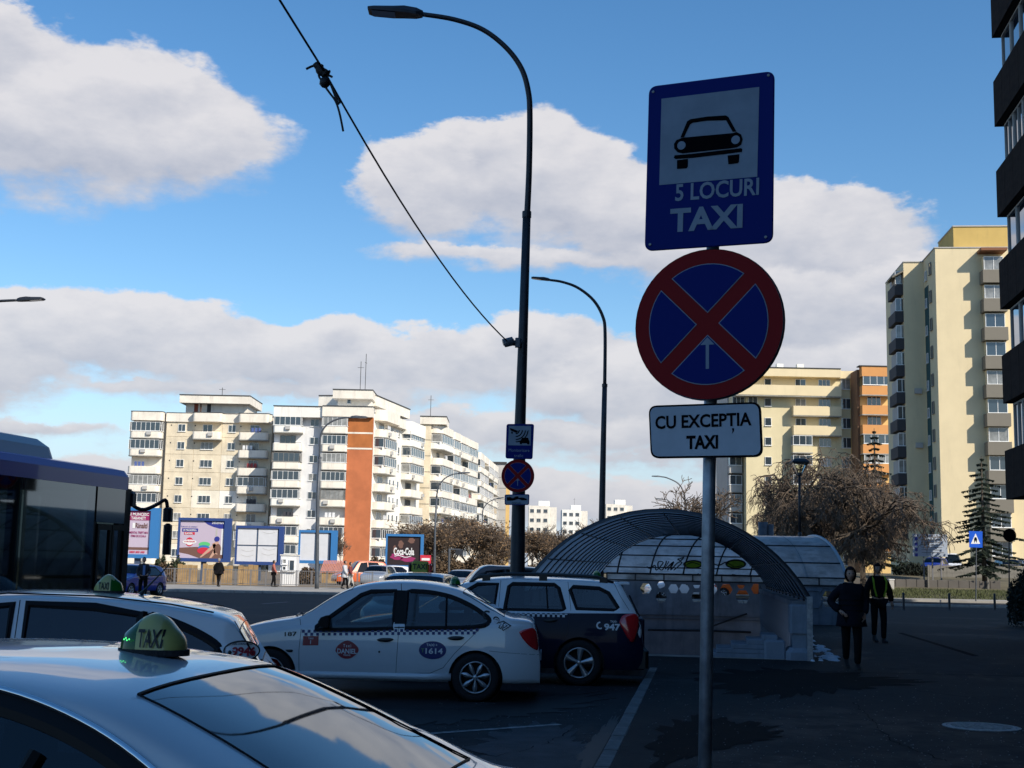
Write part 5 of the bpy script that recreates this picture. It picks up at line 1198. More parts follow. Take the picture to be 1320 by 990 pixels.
# --- A: beige block at the left
Y = 205; k = Y / F; A = BL_('beige panel block farthest left, with a broad flat-roofed penthouse', 165, Y, 640)
zc0 = zat(263, 552, Y); zt = zat(250, 533, Y); FL = 2.76
xm = lambda px: (px - 165) * k
obj('wall', MB().box(xm(209), xm(346), .05, 14, 0, zt - .3), m_beige, A); obj('side_bay', MB().box(0.2, xm(208), .0, 13, 0, zt - .3), m_creamw, A)
obj('expansion_joint', MB().box(xm(207.2), xm(209.3), -.2, .06, 0, zt - .2), m_dark, A)
vx = [xm(209.4), xm(246), xm(282), xm(318), xm(346)]
for f in range(9):
    z1 = zc0 + 1.38 - f * FL; z0 = max(z1 - FL, .0)
    for i in range(4):
        if z1 - z0 > .5: obj('wall_panel', MB().box(vx[i] + .03, vx[i + 1] - .03, 0.0, .06, z0 + .03, z1 - .03), m_beige2 if (i, f) in ((1, 4), (3, 5), (2, 2), (0, 7)) else (m_whiter if (i, f) == (2, 4) else m_beige), A)
    zc = zc0 - f * FL
    if zc < 1: continue
    win(A, xm(229.5), zc, 1.15, 1.15, 2); win(A, xm(294.5), zc, 1.15, 1.15, 2)
    win(A, xm(263), zc, 1.9 if f else 1.5, 1.15, 3 if f else 2); win(A, xm(324), zc + (.0), 1.5, 1.3, 2)
    zf = zc - 1.75
    if zf > .3:
        balcony(A, 0.0, xm(206.5), zf, 1.4, 1.05, .6, glazed=f not in (2, 6), mt=m_creamw, gh=1.4, n=6)
        balcony(A, xm(305), xm(343), zf, 1.4, 1.1, .5, glazed=f in (3, 6), mt=m_creamw, gh=1.35, n=5, rail=True)
        if f == 0: balcony(A, xm(245.5), xm(282), zf, 1.4, 1.1, .5, mt=m_creamw, rail=True)
    for px in (215, 246, 305): 
        if f < 7: obj('vent_hole', MB().box(xm(px), xm(px) + .18, -.03, .04, zc + .3, zc + .48), m_dark, A)
for a, c, d in ((165, 207, 1.4), (209, 346, .25), (245, 283, 1.45), (304, 344, 1.45)):
    obj('cornice', MB().prism([(x + xm(a), y) for x, y in foot(xm(c) - xm(a), d, .5 if d > 1 else 0)], zt - 1.35 - (.006 if d < 1 else 0), zt + (.01 if d > 1 else 0)), m_creamw, A)
    obj('roof_edge', MB().prism([(x + xm(a) - .05, y) for x, y in foot(xm(c) - xm(a) + .1, d + .06, .5 if d > 1 else 0)], zt + .012, zt + (.10 if d > 1 else .09)), m_dark, A)
obj('roof', MB().box(0.1, xm(346), 0, 14, zt - .4, zt - .05), m_dark, A)
zp = zat(265, 518, Y); zq = zat(265, 508, Y)
obj('penthouse_wall', MB().box(xm(227), xm(308), 3, 11, zt - .1, zp), m_creamw, A); obj('penthouse_eave', MB().box(xm(221), xm(313), 1.6, 12, zp, zq), m_creamw, A); obj('penthouse_roof', MB().box(xm(220.5), xm(313.5), 1.5, 12.1, zq, zq + .12), m_dark, A)
obj('roof_door', MB().box(xm(238), xm(243), 2.95, 3, zt, zt + 1.9), mat('rust_door', (.25, .06, .03), .8), A); obj('roof_door', MB().box(xm(255), xm(260), 2.95, 3, zt, zt + 1.9), m_dark, A); obj('flue', MB().tube([(xm(248), 2.3, zt), (xm(248), 2.3, zq - .6)], .12, 6), mat('rust_pipe', (.10, .05, .03), .9), A)
antenna(A, xm(272), 4, zq, 1.6)
# --- B: white block with orange corner, front and receding side
def face(root_name_label, pxs, Ys, rz=None): pass
Y = 200; k = Y / F; Bb = BL_('white block with a tall orange wall strip and a penthouse, left of centre', 350, Y, 640)
xm = lambda px: (px - 350) * k
zt = zat(420, 526, Y); zc0 = zat(400, 545, Y)
obj('wall', MB().box(0, xm(478), .0, 25, 0, zt - .2), m_paleblue, Bb); obj('orange_wall', MB().box(xm(446), xm(478.2), -1.0, -.0, 0, zt - 1.4), m_orange, Bb)
for z in (zat(460, 560, Y), zat(460, 580, Y)): obj('string_course', MB().box(xm(446), xm(478.2), -1.05, -.98, z, z + .25), m_creamw, Bb)
obj('upper_orange_wall', MB().box(xm(446.3), xm(478), -1.03, -.99, zat(460, 580, Y) + .27, zt - 1.42), stain('burnt_orange_render', (.42, .14, .04), .15, .2, (.22, .06, .02)), Bb)
for f in range(9):
    zc = zc0 - f * FL
    if zc < 1: continue
    win(Bb, xm(402), zc, 1.3, 1.1, 2); zf = zc - 1.6
    if zf > .2:
        balcony(Bb, xm(350), xm(387), zf, 1.3, 1.05, .4, glazed=f not in (1, 5), mt=m_creamw if f not in (0, 4) else m_whiter, n=5, fm=m_frame if f != 2 else m_dframe, rail=True)
        if f in (1, 5): win(Bb, xm(368), zc, 2.4, 1.5, 3, fm=m_dframe)
        balcony(Bb, xm(413), xm(446), zf, 1.6, 1.05, .4, glazed=f != 5, mt=m_creamw, n=5, fm=m_frame if f not in (4,) else m_dframe)
obj('cornice', MB().box(0, xm(413), -1.3, 0, zt - 1.6, zt), m_whiter, Bb); obj('cornice', MB().box(xm(413), xm(478), -1.7, -.003, zt - 1.45, zt + .1), m_creamw, Bb); obj('roof_edge', MB().box(-.1, xm(413) - .01, -1.4, 0, zt + .003, zt + .13), m_dark, Bb); obj('roof_edge', MB().box(xm(413), xm(478.2), -1.8, 0, zt + .102, zt + .22), m_dark, Bb)
zp, zq = zat(450, 512, Y), zat(450, 501, Y)
obj('penthouse_wall', MB().box(xm(427), xm(472), 3, 12, zt - .2, zp), m_creamw, Bb); obj('penthouse_eave', MB().box(xm(422), xm(474), 1.5, 13.5, zp, zq), m_creamw, Bb); obj('penthouse_roof', MB().box(xm(421.5), xm(474.5), 1.4, 13.6, zq, zq + .13), m_dark, Bb)
win(Bb, xm(442), zt + 1.5, .6, .8, 1, y=2.99); antenna(Bb, xm(454), 5, zq, 5.0)
# side of B, receding along the street
def side_thing(label, pa, Ya, pb, Yb, H, depth, wallm, py=650):
    a, b_ = P(pa, py, Ya), P(pb, py, Yb); d = Vector((b_.x - a.x, Yb - Ya)); rz = math.atan2(d.y, d.x); t = thing('apartment_building', label, 'building', (a.x, Ya, 0), rz)
    obj('wall', MB().box(0, d.length, .0, depth, 0, H), wallm, t); obj('roof_edge', MB().box(-.05, d.length + .05, -.15, depth, H + .002, H + .12), m_dark, t)
    o = Vector((a.x, Ya)); dn = d.normalized()
    def s(px): r = ray(px, py); return (o.x * r.y - o.y * r.x) / (r.x * dn.y - r.y * dn.x) * -1 * -1 if False else ((o.y * r.x - o.x * r.y) / (dn.x * r.y - dn.y * r.x))
    return t, d.length, s
zt2 = zat(478, 528, 200)
t, L_, s = side_thing('white receding block of curved balconies, just right of the orange wall', 479, 200.5, 540, 226, zt2 - .5, 14, m_whiter)
for f in range(9):
    zc = zc0 - .2 - f * FL; zf = zc - 1.65
    if zf < .3: continue
    balcony(t, .1, 7.2, zf, 1.7, 1.15, 1.3, glazed=f in (1, 2, 6, 7), mt=m_creamw, n=6, rail=True); 
    if f not in (1, 2, 6, 7): win(t, 3.5, zc, 2.6, 1.5, 3)
    for x in (8.6, 10.6, 13.0): win(t, x, zc + .1, .9, 1.1, 1)
    balcony(t, 14.8, 23.5, zf, 1.6, 1.15, .9, glazed=f not in (3, 4), mt=m_whiter if f == 0 else m_creamw, n=7)
    if f in (3, 4): win(t, 19, zc, 3.2, 1.5, 4, fm=m_dframe)
    obj('air_conditioner', MB().box(7.3, 8.0, -.6, -.1, zf + .4, zf + 1.0), m_greybl, t)
obj('cornice', MB().prism([(x, y) for x, y in foot(9, 1.7, 1.3)], zt2 - 1.6, zt2 + .1), m_creamw, t); obj('cornice', MB().prism([(x + 14.6, y) for x, y in foot(9.2, 1.7, .9)], zt2 - 2.2, zt2 - .1), m_whiter, t)
obj('cornice', MB().box(9, 14.6, -.8, 0, zt2 - 1.5, zt2 - .05), m_creamw, t)
obj('penthouse_wall', MB().box(8, 22, 3.2, 10, zt2 - .3, zt2 + 1.3), m_creamw, t); obj('penthouse_eave', MB().box(5, 24, 1.5, 11, zt2 + 1.3, zt2 + 2.9), m_creamw, t); obj('penthouse_roof', MB().box(4.9, 24.1, 1.4, 11, zt2 + 2.9, zt2 + 3.05), m_dark, t); antenna(t, 10, 5, zt2 + 2.9, 7.5)
# --- C
Y = 227; k = Y / F; C_ = BL_('cream block with a blank beige end wall and curved balcony stacks, centre left', 540, Y, 640)
xm = lambda px: (px - 540) * k; ztc = zat(560, 547, Y)
obj('end_wall', MB().box(xm(536), xm(553.5), .02, 9, 0, ztc), m_beige, C_); obj('eave_block', MB().box(xm(539), xm(573), -.3, 9, ztc, zat(560, 537.5, Y)), m_creamw, C_); obj('roof_edge', MB().box(xm(538.6), xm(573.5), -.4, 9.1, zat(560, 537.5, Y), zat(560, 537.5, Y) + .15), m_dark, C_)
for f in range(1, 9): obj('panel_joint', MB().box(xm(541), xm(553.4), -.01, .03, ztc - f * FL, ztc - f * FL + .08), m_dark, C_)
antenna(C_, xm(551), 2, zat(560, 537.5, Y), 4)
ztq = zat(565, 552, 232)
t, L_, s = side_thing('cream receding block with four stacks of glazed balconies above the bare trees', 553.5, 227.4, 608, 262, ztq - .6, 12, m_creamw)
cols = [(553.5, 571, 1.9, 1.4), (572, 582, 1.7, .9), (583, 593.5, 1.5, .5), (594, 606.5, 1.4, .4)]
for ci, (pa, pb, dd, rr_) in enumerate(cols):
    x0, x1 = max(s(pa), 0.05), min(s(pb), L_)
    for f in range(9):
        zc = ztq - 2.4 - f * FL; zf = zc - 1.6
        if zf < .3: continue
        gz = (f + ci * 2) % 4 != 1; balcony(t, x0, x1, zf, dd, 1.15, rr_, glazed=gz, mt=m_creamw if (f + ci) % 5 else m_whiter, n=max(3, int((x1 - x0) / 1.3)))
        if not gz: win(t, (x0 + x1) / 2, zc, 2.0, 1.5, 3, fm=m_dframe)
    obj('cornice', MB().prism([(x + x0, y) for x, y in foot(x1 - x0, dd, rr_)], ztq - 1.3, ztq + .05), m_creamw, t)
t, L_, s = side_thing('lower cream balcony block stepping down behind the middle round sign', 608, 262.5, 634, 305, zat(620, 592, 280), 12, m_creamw)
zz0 = zat(620, 592, 280)
for ci, (pa, pb) in enumerate(((608.5, 614), (614.5, 620), (620.5, 627), (627.5, 633))):
    x0, x1 = max(s(pa), .05), min(s(pb), L_)
    for f in range(7):
        zc = zz0 - 2.2 - f * FL; zf = zc - 1.6
        if zf < .3: continue
        gz = (f * 3 + ci) % 4 != 1; balcony(t, x0, x1, zf, 1.6, 1.15, .6, glazed=gz, mt=m_creamw, n=4)
        if not gz: win(t, (x0 + x1) / 2, zc, 2.0, 1.5, 3, fm=m_dframe)
    obj('cornice', MB().prism([(x + x0, y) for x, y in foot(x1 - x0, 1.6, .6)], zz0 - 1.3, zz0 + .05), m_creamw, t)
Y = 312; k = Y / F; t = BL_('pale grey block with one column of triple windows, left of the tallest lamp post', 630, Y, 640)
xm = lambda px: (px - 630) * k; zt = zat(640, 598, Y)
obj('wall', MB().box(xm(628), xm(652), 0, 12, 0, zt), m_greybl, t); obj('side_strip', MB().box(xm(652.1), xm(657), .3, 12, 0, zt - 5), m_yel2, t); obj('roof_edge', MB().box(xm(627.5), xm(652.4), -.3, 12, zt, zt + .5), m_dark, t)
for f in range(8): 
    zc = zat(640, 622, Y) - f * 2.55
    if zc > 2: win(t, xm(637), zc, 2.1, 1.2, 3)
    if zc > 2: obj('panel_joint', MB().box(xm(628.2), xm(651.8), -.02, .02, zc + 1.2, zc + 1.28), m_dark, t)
# --- distant blocks
for (a, b_, y0, lab, mt, Yd) in ((681, 717, 652, 'small distant cream tower, nearest the tallest lamp post', m_creamw, 560), (724, 757, 657, 'small distant white tower with rooftop masts', m_whiter, 600), (781, 815, 650, 'small distant cream block peeping over the shelter arch', m_creamw, 600), (926, 944, 655, 'small distant red and white block right of the near sign pole', m_whiter, 420)):
    k = Yd / F; t = BL_(lab, a, Yd, 690); zt = zat((a + b_) / 2, y0, Yd); w_ = (b_ - a) * k
    obj('wall', MB().box(0, w_ * .72, 0, 14, 0, zt), mt, t); obj('side_wall', MB().box(w_ * .72 + .01, w_, .6, 13, 0, zt - .5), m_creamw, t); obj('penthouse_wall', MB().box(w_ * .35, w_ * .75, 3, 9, zt, zt + 2.2), m_whiter, t)
    for f in range(8):
        for i in range(3):
            zc = zt - 2.2 - f * 3.9
            if zc > 3: win(t, w_ * (.12 + .24 * i), zc, 1.7, 1.5, 1 + i % 2, fm=m_greybl, pm=m_pane)
    if a == 926:
        for f in range(4): obj('red_band', MB().box(w_ * .2, w_ * .98, -.4, 0, zt - 4 - 5 * f, zt - 2 - 5 * f), m_orange, t)
    if a == 724: antenna(t, w_ * .5, 5, zt + 2, 3.5)
# --- D: cream and orange block, right of the near signs
Y = 187; k = Y / F; D = BL_('cream block with long balconies, behind the big bare tree', 945, Y, 600, z0=0)
xm = lambda px: (px - 945) * k; zz = lambda py: zat(1050, py, Y)
zt = zz(477)
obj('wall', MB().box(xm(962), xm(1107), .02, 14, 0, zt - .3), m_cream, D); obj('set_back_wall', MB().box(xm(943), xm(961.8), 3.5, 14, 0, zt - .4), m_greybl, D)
obj('corner_loggia', MB().box(xm(945), xm(961.9), .5, 3.45, zz(590), zt - .4), m_cream, D)
rows = [494.5 + 25.2 * i for i in range(10)]
for i, py in enumerate(rows):
    z = zz(py)
    if z < 2.5: continue
    win(D, xm(990.5), z, .95, 1.15, 1, pm=m_pane); 
    if i < 4 or i > 5: win(D, xm(1033), z, 1.5, 1.2, 2); 
    win(D, xm(1064), z, 1.7, 1.2, 3); win(D, xm(1095), z, 2.1, 1.5, 3)
    if 1 <= i <= 3: win(D, xm(953), z, 1.7, 1.5, 3, y=.48); win(D, xm(971), z, 1.3, 1.5, 2)
    if i >= 4: balcony(D, xm(943.5), xm(960), z - 1.55, 1.5, 1.0, 0, glazed=True, mt=m_greybl, y=3.5, n=2)
    if i >= 3: balcony(D, xm(1020), xm(1045), z - 1.6, 1.4, 1.05, 0, glazed=True, mt=m_cream, n=3)
obj('balcony_parapet', MB().box(xm(947), xm(1083), -1.5, 0, zz(512), zz(499)), m_cream2, D); obj('balcony_slab', MB().box(xm(947), xm(1082.8), -1.45, 0, zz(513.5), zz(512) - .002), m_slab, D)
obj('cornice', MB().box(xm(962), xm(1083), -1.3, 0, zz(487.5), zt), m_cream2, D); obj('cornice', MB().box(xm(1083.1), xm(1107), -.4, 0, zz(487.5), zt - .1), m_cream2, D); obj('roof_edge', MB().box(xm(961.5), xm(1083), -1.4, 0, zt + .002, zt + .12), m_dark, D)
for a, b2 in ((537, 525), (562, 550)): obj('balcony_parapet', MB().box(xm(1021), xm(1083), -1.4, 0, zz(a), zz(b2)), m_cream2, D); obj('balcony_slab', MB().box(xm(1021.2), xm(1082.7), -1.36, 0, zz(a + 1.2), zz(a) - .002), m_slab, D)
for px in (1008, 1035): chimney(D, xm(px), 3, zt - .4, .95, 1.7)
obj('chimney', MB().box(xm(1014), xm(1017), 2, 3, zt - .4, zt + .6), m_whiter, D)
k = 183 / F; Or = BL_('orange and yellow block with orange balconies, between the cream block and tower', 1107, 183, 600)
xm = lambda px: (px - 1107) * k; zz = lambda py: zat(1130, py, 183)
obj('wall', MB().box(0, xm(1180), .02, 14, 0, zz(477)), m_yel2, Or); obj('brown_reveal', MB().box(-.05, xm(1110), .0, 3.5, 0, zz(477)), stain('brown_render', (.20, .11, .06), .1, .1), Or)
for i in range(9):
    z = zz(492 + 25 * i)
    if z < 2.5: continue
    win(Or, xm(1128), z, 1.9, 1.4, 3); win(Or, xm(1155), z - .3, .85, 1.1, 1)
    balcony(Or, xm(1109.5), xm(1148), z - 2.05 + .02, 1.4, 1.25, 0, glazed=False, mt=m_orange2)
    if i in (0, 3, 4, 6): win(Or, xm(1129), z, 3.9, 1.3, 4, y=-1.3, name='balcony_window')
obj('cornice', MB().box(xm(1109.5), xm(1148), -1.4, 0, zz(487), zz(474.5)), m_orange2, Or); obj('roof_edge', MB().box(-.1, xm(1149), -1.5, 0, zz(474.5) + .002, zz(474.5) + .14), m_dark, Or)
# --- E: cream tower
Y = 128; k = Y / F; ERZ = math.radians(-6); E_ = BL_('tall cream tower with grey balcony boxes and yellow penthouse, right', 1213, Y, 640, ERZ)
def xm(px, yl=0.0, py=560):
    r = ray(px, py); o = E_.location; ax = Vector((math.cos(ERZ), math.sin(ERZ))); ay = Vector((-ax.y, ax.x)); ox, oy = o.x + ay.x * yl, o.y + ay.y * yl
    return (oy * r.x - ox * r.y) / (ax.x * r.y - ax.y * r.x)
zz = lambda py: zat(1260, py, Y)
ztw = zat(1260, 321, Y)
obj('wall', MB().box(0, xm(1345), 0, 12, 0, ztw), m_cream2, E_); obj('roof_edge', MB().box(-.08, xm(1345), -.08, 12, ztw, ztw + .10), m_greybl, E_)
obj('rear_wing', MB().box(xm(1169, 5.6), -.002, 5.6, 16, 0, zat(1180, 338, 133.6)), m_cream2, E_); obj('roof_edge', MB().box(xm(1168.5, 5.6), -.1, 5.5, 16, zat(1180, 338, 133.6), zat(1180, 338, 133.6) + .10), m_greybl, E_)
obj('teal_strip', MB().box(-.04, 0, 3.4, 5.2, 1.5, ztw - 3.0), m_teal, E_)
obj('penthouse', MB().box(xm(1245), xm(1340), 3, 10, ztw, zat(1260, 294, 131)), m_yellow, E_); obj('roof_edge', MB().box(xm(1244), xm(1340), 2.9, 10, zat(1260, 294, 131), zat(1260, 294, 131) + .12), m_greybl, E_)
rail = MB()
for i in range(11):
    py = 343.5 + 36.4 * i; z = zz(py)
    if z < 2: continue
    win(E_, xm(1284), z, 1.85, 1.35, 2, y=-.9); obj('bay_wall', MB().box(xm(1271.5), xm(1298), -.88, 0, z - .75, z + .75), m_cream2, E_)
    balcony(E_, xm(1268.5), xm(1299), z - 2.0, 1.4, 1.28, 0, mt=m_greybox, slab=False); win(E_, -.045, z + .2, .75, 1.2, 1, y=2.2, rz=-PI / 2, fm=m_dframe, pm=m_pane); win(E_, -.05, z - .1, .7, 1.0, 1, y=4.3, rz=-PI / 2)
    if i < 10:
        obj('side_balcony', MB().box(xm(1157, 6.0), xm(1169, 5.6), 6.0, 10, z - 1.7, z - .55), m_dcharc, E_); win(E_, xm(1164, 6.3), z + .15, 1.0, 1.35, 2, y=6.3, name='balcony_window'); obj('side_loggia', MB().box(xm(1159.5, 6.35), xm(1169, 5.6) - .01, 6.35, 10, z - .56, z + .9), m_greybl, E_)
obj('awning', MB().box(xm(1266), xm(1300), -1.7, 0, zz(329), zz(325.5)), mat('brown_awning', (.22, .09, .04), .8), E_); obj('awning', MB().add([(xm(1153, 6), 5.5, zat(1160, 356, 133)), (xm(1169, 5.6), 5.5, zat(1160, 348, 133)), (xm(1169, 5.6), 9, zat(1160, 348, 133)), (xm(1153, 6), 9, zat(1160, 356, 133))] + [(xm(1153, 6), 5.5, zat(1160, 354, 133)), (xm(1169, 5.6), 5.5, zat(1160, 346, 133)), (xm(1169, 5.6), 9, zat(1160, 346, 133)), (xm(1153, 6), 9, zat(1160, 354, 133))], [(0, 1, 2, 3), (4, 5, 6, 7), (0, 1, 5, 4)]), m_greybox, E_)
for i in (3, 5): obj('air_conditioner', MB().box(-1.2 , -.5, 5.3, 5.6, zz(390 + 36.4 * i), zz(383 + 36.4 * i)), m_greybl, E_)
# --- F: the dark block on the right, whose shade covers the rank
Fb = thing('apartment_building', 'dark block cropped by the right edge, charcoal bands and bluish glazed balconies', 'building', UV(39.1, 8.45, 0), -PI / 2 - A8)   # local x runs back towards and past the camera, y < 0 faces the street
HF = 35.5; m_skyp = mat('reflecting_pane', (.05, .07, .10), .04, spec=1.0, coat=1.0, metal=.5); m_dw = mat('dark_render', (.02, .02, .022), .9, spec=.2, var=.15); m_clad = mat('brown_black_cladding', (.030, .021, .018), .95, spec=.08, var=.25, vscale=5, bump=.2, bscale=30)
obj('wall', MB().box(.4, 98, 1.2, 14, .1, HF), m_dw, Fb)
def onF(py): p = P(1295, py, UV(39.1, 8.45).y); return p.z
pcl = MB().box(.01, .99, 0, .06, 0, 1.38).mesh('cladding_panel'); wf = None
for f in range(12):
    z0 = 3.85 + 2.74 * f
    if z0 > HF - 2: break
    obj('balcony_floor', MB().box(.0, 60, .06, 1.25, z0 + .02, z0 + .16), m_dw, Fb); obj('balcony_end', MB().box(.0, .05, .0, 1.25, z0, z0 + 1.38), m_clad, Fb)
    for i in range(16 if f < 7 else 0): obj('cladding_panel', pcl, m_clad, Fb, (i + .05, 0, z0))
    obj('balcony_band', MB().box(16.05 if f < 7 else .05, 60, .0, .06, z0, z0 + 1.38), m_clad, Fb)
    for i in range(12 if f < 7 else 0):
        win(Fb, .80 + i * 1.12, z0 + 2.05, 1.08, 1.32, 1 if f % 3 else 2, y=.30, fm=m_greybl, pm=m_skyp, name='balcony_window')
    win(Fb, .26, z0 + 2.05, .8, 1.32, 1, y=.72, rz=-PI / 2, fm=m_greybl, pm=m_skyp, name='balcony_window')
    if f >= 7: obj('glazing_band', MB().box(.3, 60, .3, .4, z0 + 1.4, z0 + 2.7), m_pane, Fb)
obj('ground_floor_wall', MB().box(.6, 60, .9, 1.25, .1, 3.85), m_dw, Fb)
# neighbour out of the picture on the right: casts the shade over the street corner
Gb = thing('apartment_building', 'neighbouring block just outside the right edge, shading the street corner', 'building', UV(58, 31, 0), -PI / 2 - A8)
obj('wall', MB().box(0, 50, 0, 16, 0, 34), m_cream, Gb)
for f in range(11): obj('window_band', MB().box(1, 49, -.05, .0, 2.2 + 2.9 * f, 3.6 + 2.9 * f), m_pane, Gb)
# ------------------------------------------------------------------ city bus
BA = math.radians(78); fr = P(169, 640, 18.9)
bd = Vector((math.cos(BA), math.sin(BA), 0)); bn_ = Vector((math.sin(BA), -math.cos(BA), 0))     # forward, and towards the camera side
BUS = thing('city_bus', 'dark glazed city bus with a purple roof edge and long mirror arm, left edge', 'bus', Vector((fr.x, 18.9, 0)) - bn_ * 1.27, BA)
m_purple = mat('bus_purple', (.17, .13, .55), .4, coat=.4); m_busgrey = mat('bus_lower_grey', (.05, .055, .075), .4, coat=.5); m_bglass = glassmat('bus_glass', (.17, .21, .21), 2.4); m_bwhite = mat('bus_roof_white', (.45, .47, .52), .4, coat=.4)
HB = zat(169, 617, 18.9) + .13; ys = -1.27
def bx(px): r = ray(px, 700); o = Vector((fr.x, 18.9)); return (o.y * r.x - o.x * r.y) / (bd.x * r.y - bd.y * r.x)
def bfoot(x0, x1, h, r): return rrect(x0, x1, -h, h, r, 5)
d0_ = bx(124)
obj('lower_body', MB().box(-11.9, d0_, -1.26, -1.20, .28, 1.30).box(-11.9, -.05, 1.20, 1.26, .28, 1.30).box(-.06, .0, -1.19, 1.19, .28, 1.0), m_busgrey, BUS)
obj('floor', MB().box(-11.8, -.1, -1.2, 1.2, .30, .36), m_blackpl, BUS)
b = MB(); vs = []
for z, k in ((HB - .30, 0), (HB - .12, .0), (HB - .03, .05), (HB, .18)): vs += [(x, y, z) for x, y in rrect(-11.9 + k, .02 - k, -1.275 + k, 1.275 - k, .16, 5)]
n = 24; b.add(vs, [(r * n + i, r * n + (i + 1) % n, (r + 1) * n + (i + 1) % n, (r + 1) * n + i) for r in range(3) for i in range(n)] + [tuple(range(3 * n, 4 * n)), tuple(range(n - 1, -1, -1))]); obj('roof', b, m_purple, BUS)
pod = MB(); vs = []
x0, x1 = -9.5, bx(96)
for z, k in ((HB - .0, 0), (HB + .17, .04), (HB + .27, .14), (HB + .31, .34)): vs += [(x, y, z) for x, y in rrect(x0 + k, x1 - k * 1.3, -.95 + k, .95 - k, .15, 5)]
pod.add(vs, [(r * n + i, r * n + (i + 1) % n, (r + 1) * n + (i + 1) % n, (r + 1) * n + i) for r in range(3) for i in range(n)] + [tuple(range(3 * n, 4 * n))]); pod.sm = False; obj('roof_unit', pod, m_bwhite, BUS)
for side in (-1, 1):
    for x in (-.03, bx(155) if side < 0 else -1.0, bx(121) if side < 0 else -1.9, -3.3 if side > 0 else bx(121) - 1.9, -4.9, -6.6, -8.3, -10.0, -11.8):
        obj('pillar', MB().box(x - .06, x + .06, side * 1.22 - .04, side * 1.22 + .04, 1.30, HB - .28), m_trim, BUS)
    y = side * 1.262
    xs = [-11.85, -9.9, -8.2, -6.5, -4.8, bx(121) - 1.75, bx(121)] if side < 0 else [-11.85, -9.9, -8.2, -6.5, -4.8, -3.2, -1.8, -.1]
    for a, c in zip(xs, xs[1:]): obj('side_window', MB().poly([(a + .02, y, 1.30), (c - .02, y, 1.30), (c - .02, y, HB - .29), (a + .02, y, HB - .29)]), m_bglass, BUS)
obj('header_panel', MB().box(bx(121) + .02, -.10, ys - .0, ys + .03, HB - .78, HB - .29), mat('brown_black_panel', (.035, .028, .02), .08, coat=1.0), BUS)
d0, d1 = bx(124), bx(161); dm = (d0 + d1) / 2
for a, c in ((d0, dm), (dm, d1)):
    f = obj('door_leaf', MB().box(a + .01, a + .06, ys - .01, ys + .04, .35, HB - .80).box(c - .06, c - .01, ys - .01, ys + .04, .35, HB - .80).box(a + .06, c - .06, ys - .01, ys + .04, .35, .45).box(a + .06, c - .06, ys - .01, ys + .04, HB - .88, HB - .80), m_trim, BUS)
    obj('door_glass', MB().poly([(a + .06, ys + .012, .45), (c - .06, ys + .012, .45), (c - .06, ys + .012, HB - .88), (a + .06, ys + .012, HB - .88)]), m_bglass, f)
obj('front_screen', MB().box(-.01, .01, -1.15, 1.15, 1.0, HB - .3), m_bglass, BUS); obj('front_pillar', MB().box(-.16, .0, ys, ys + .14, .3, HB - .28), m_trim, BUS); obj('front_pillar', MB().box(-.16, .0, -ys - .14, -ys, .3, HB - .28), m_trim, BUS)
for i in range(7):
    for y in (-.85, -.38, .38, .85):
        x = -10.8 + i * 1.25; obj('seat', MB().bbox(x, x + .10, y - .2, y + .2, .9, 1.55, .04).bbox(x, x + .42, y - .2, y + .2, .75, .86, .03), mat('bus_seat', (.03, .04, .09), .8), BUS)
for x in (-1.6, -3.5, -5.5): obj('grab_pole', MB().tube([(x, -.5, .36), (x, -.5, HB - .3)], .018, 6), mat('yellow_pole', (.45, .32, .03), .4), BUS)
for x in (-2.0, -4.6): obj('ceiling_sign', MB().box(x, x + .05, -.3, .3, HB - .55, HB - .38), mat('amber_display', (.3, .12, .02), .4, emit=(1, .35, .04), estr=.6), BUS)
for x in (-2.7, -8.6):
    for sd in (-1, 1): obj('wheel', MB().lathe([(.2, -.14), (.42, -.14), (.48, -.10), (.48, .10), (.42, .14), (.2, .14)], 28, 'y', (x, sd * 1.12, .48)), m_rubber, BUS)
mr = MB(); mA = [(.0, ys + .1, HB - .42), (.28, ys - .02, HB - .56), (.50, ys - .14, HB - .48), (.62, ys - .22, HB - .40), (.66, ys - .24, HB - .50)]
obj('mirror_arm', MB().tube(scurve(mA, 4), .028, 8), m_blackpl, BUS, smooth=True)
ml = MB(); 
for z0, z1, hw in ((HB - .72, HB - .50, .085), (HB - 1.20, HB - .74, .075)): ml = MB().bbox(.60, .72, ys - .32, ys - .36 + hw * 2, z0, z1, .03); obj('mirror', ml, m_blackpl, BUS)
obj('mirror_mount', MB().bbox(-.02, .16, ys - .02, ys + .22, HB - .52, HB - .30, .04), m_blackpl, BUS)
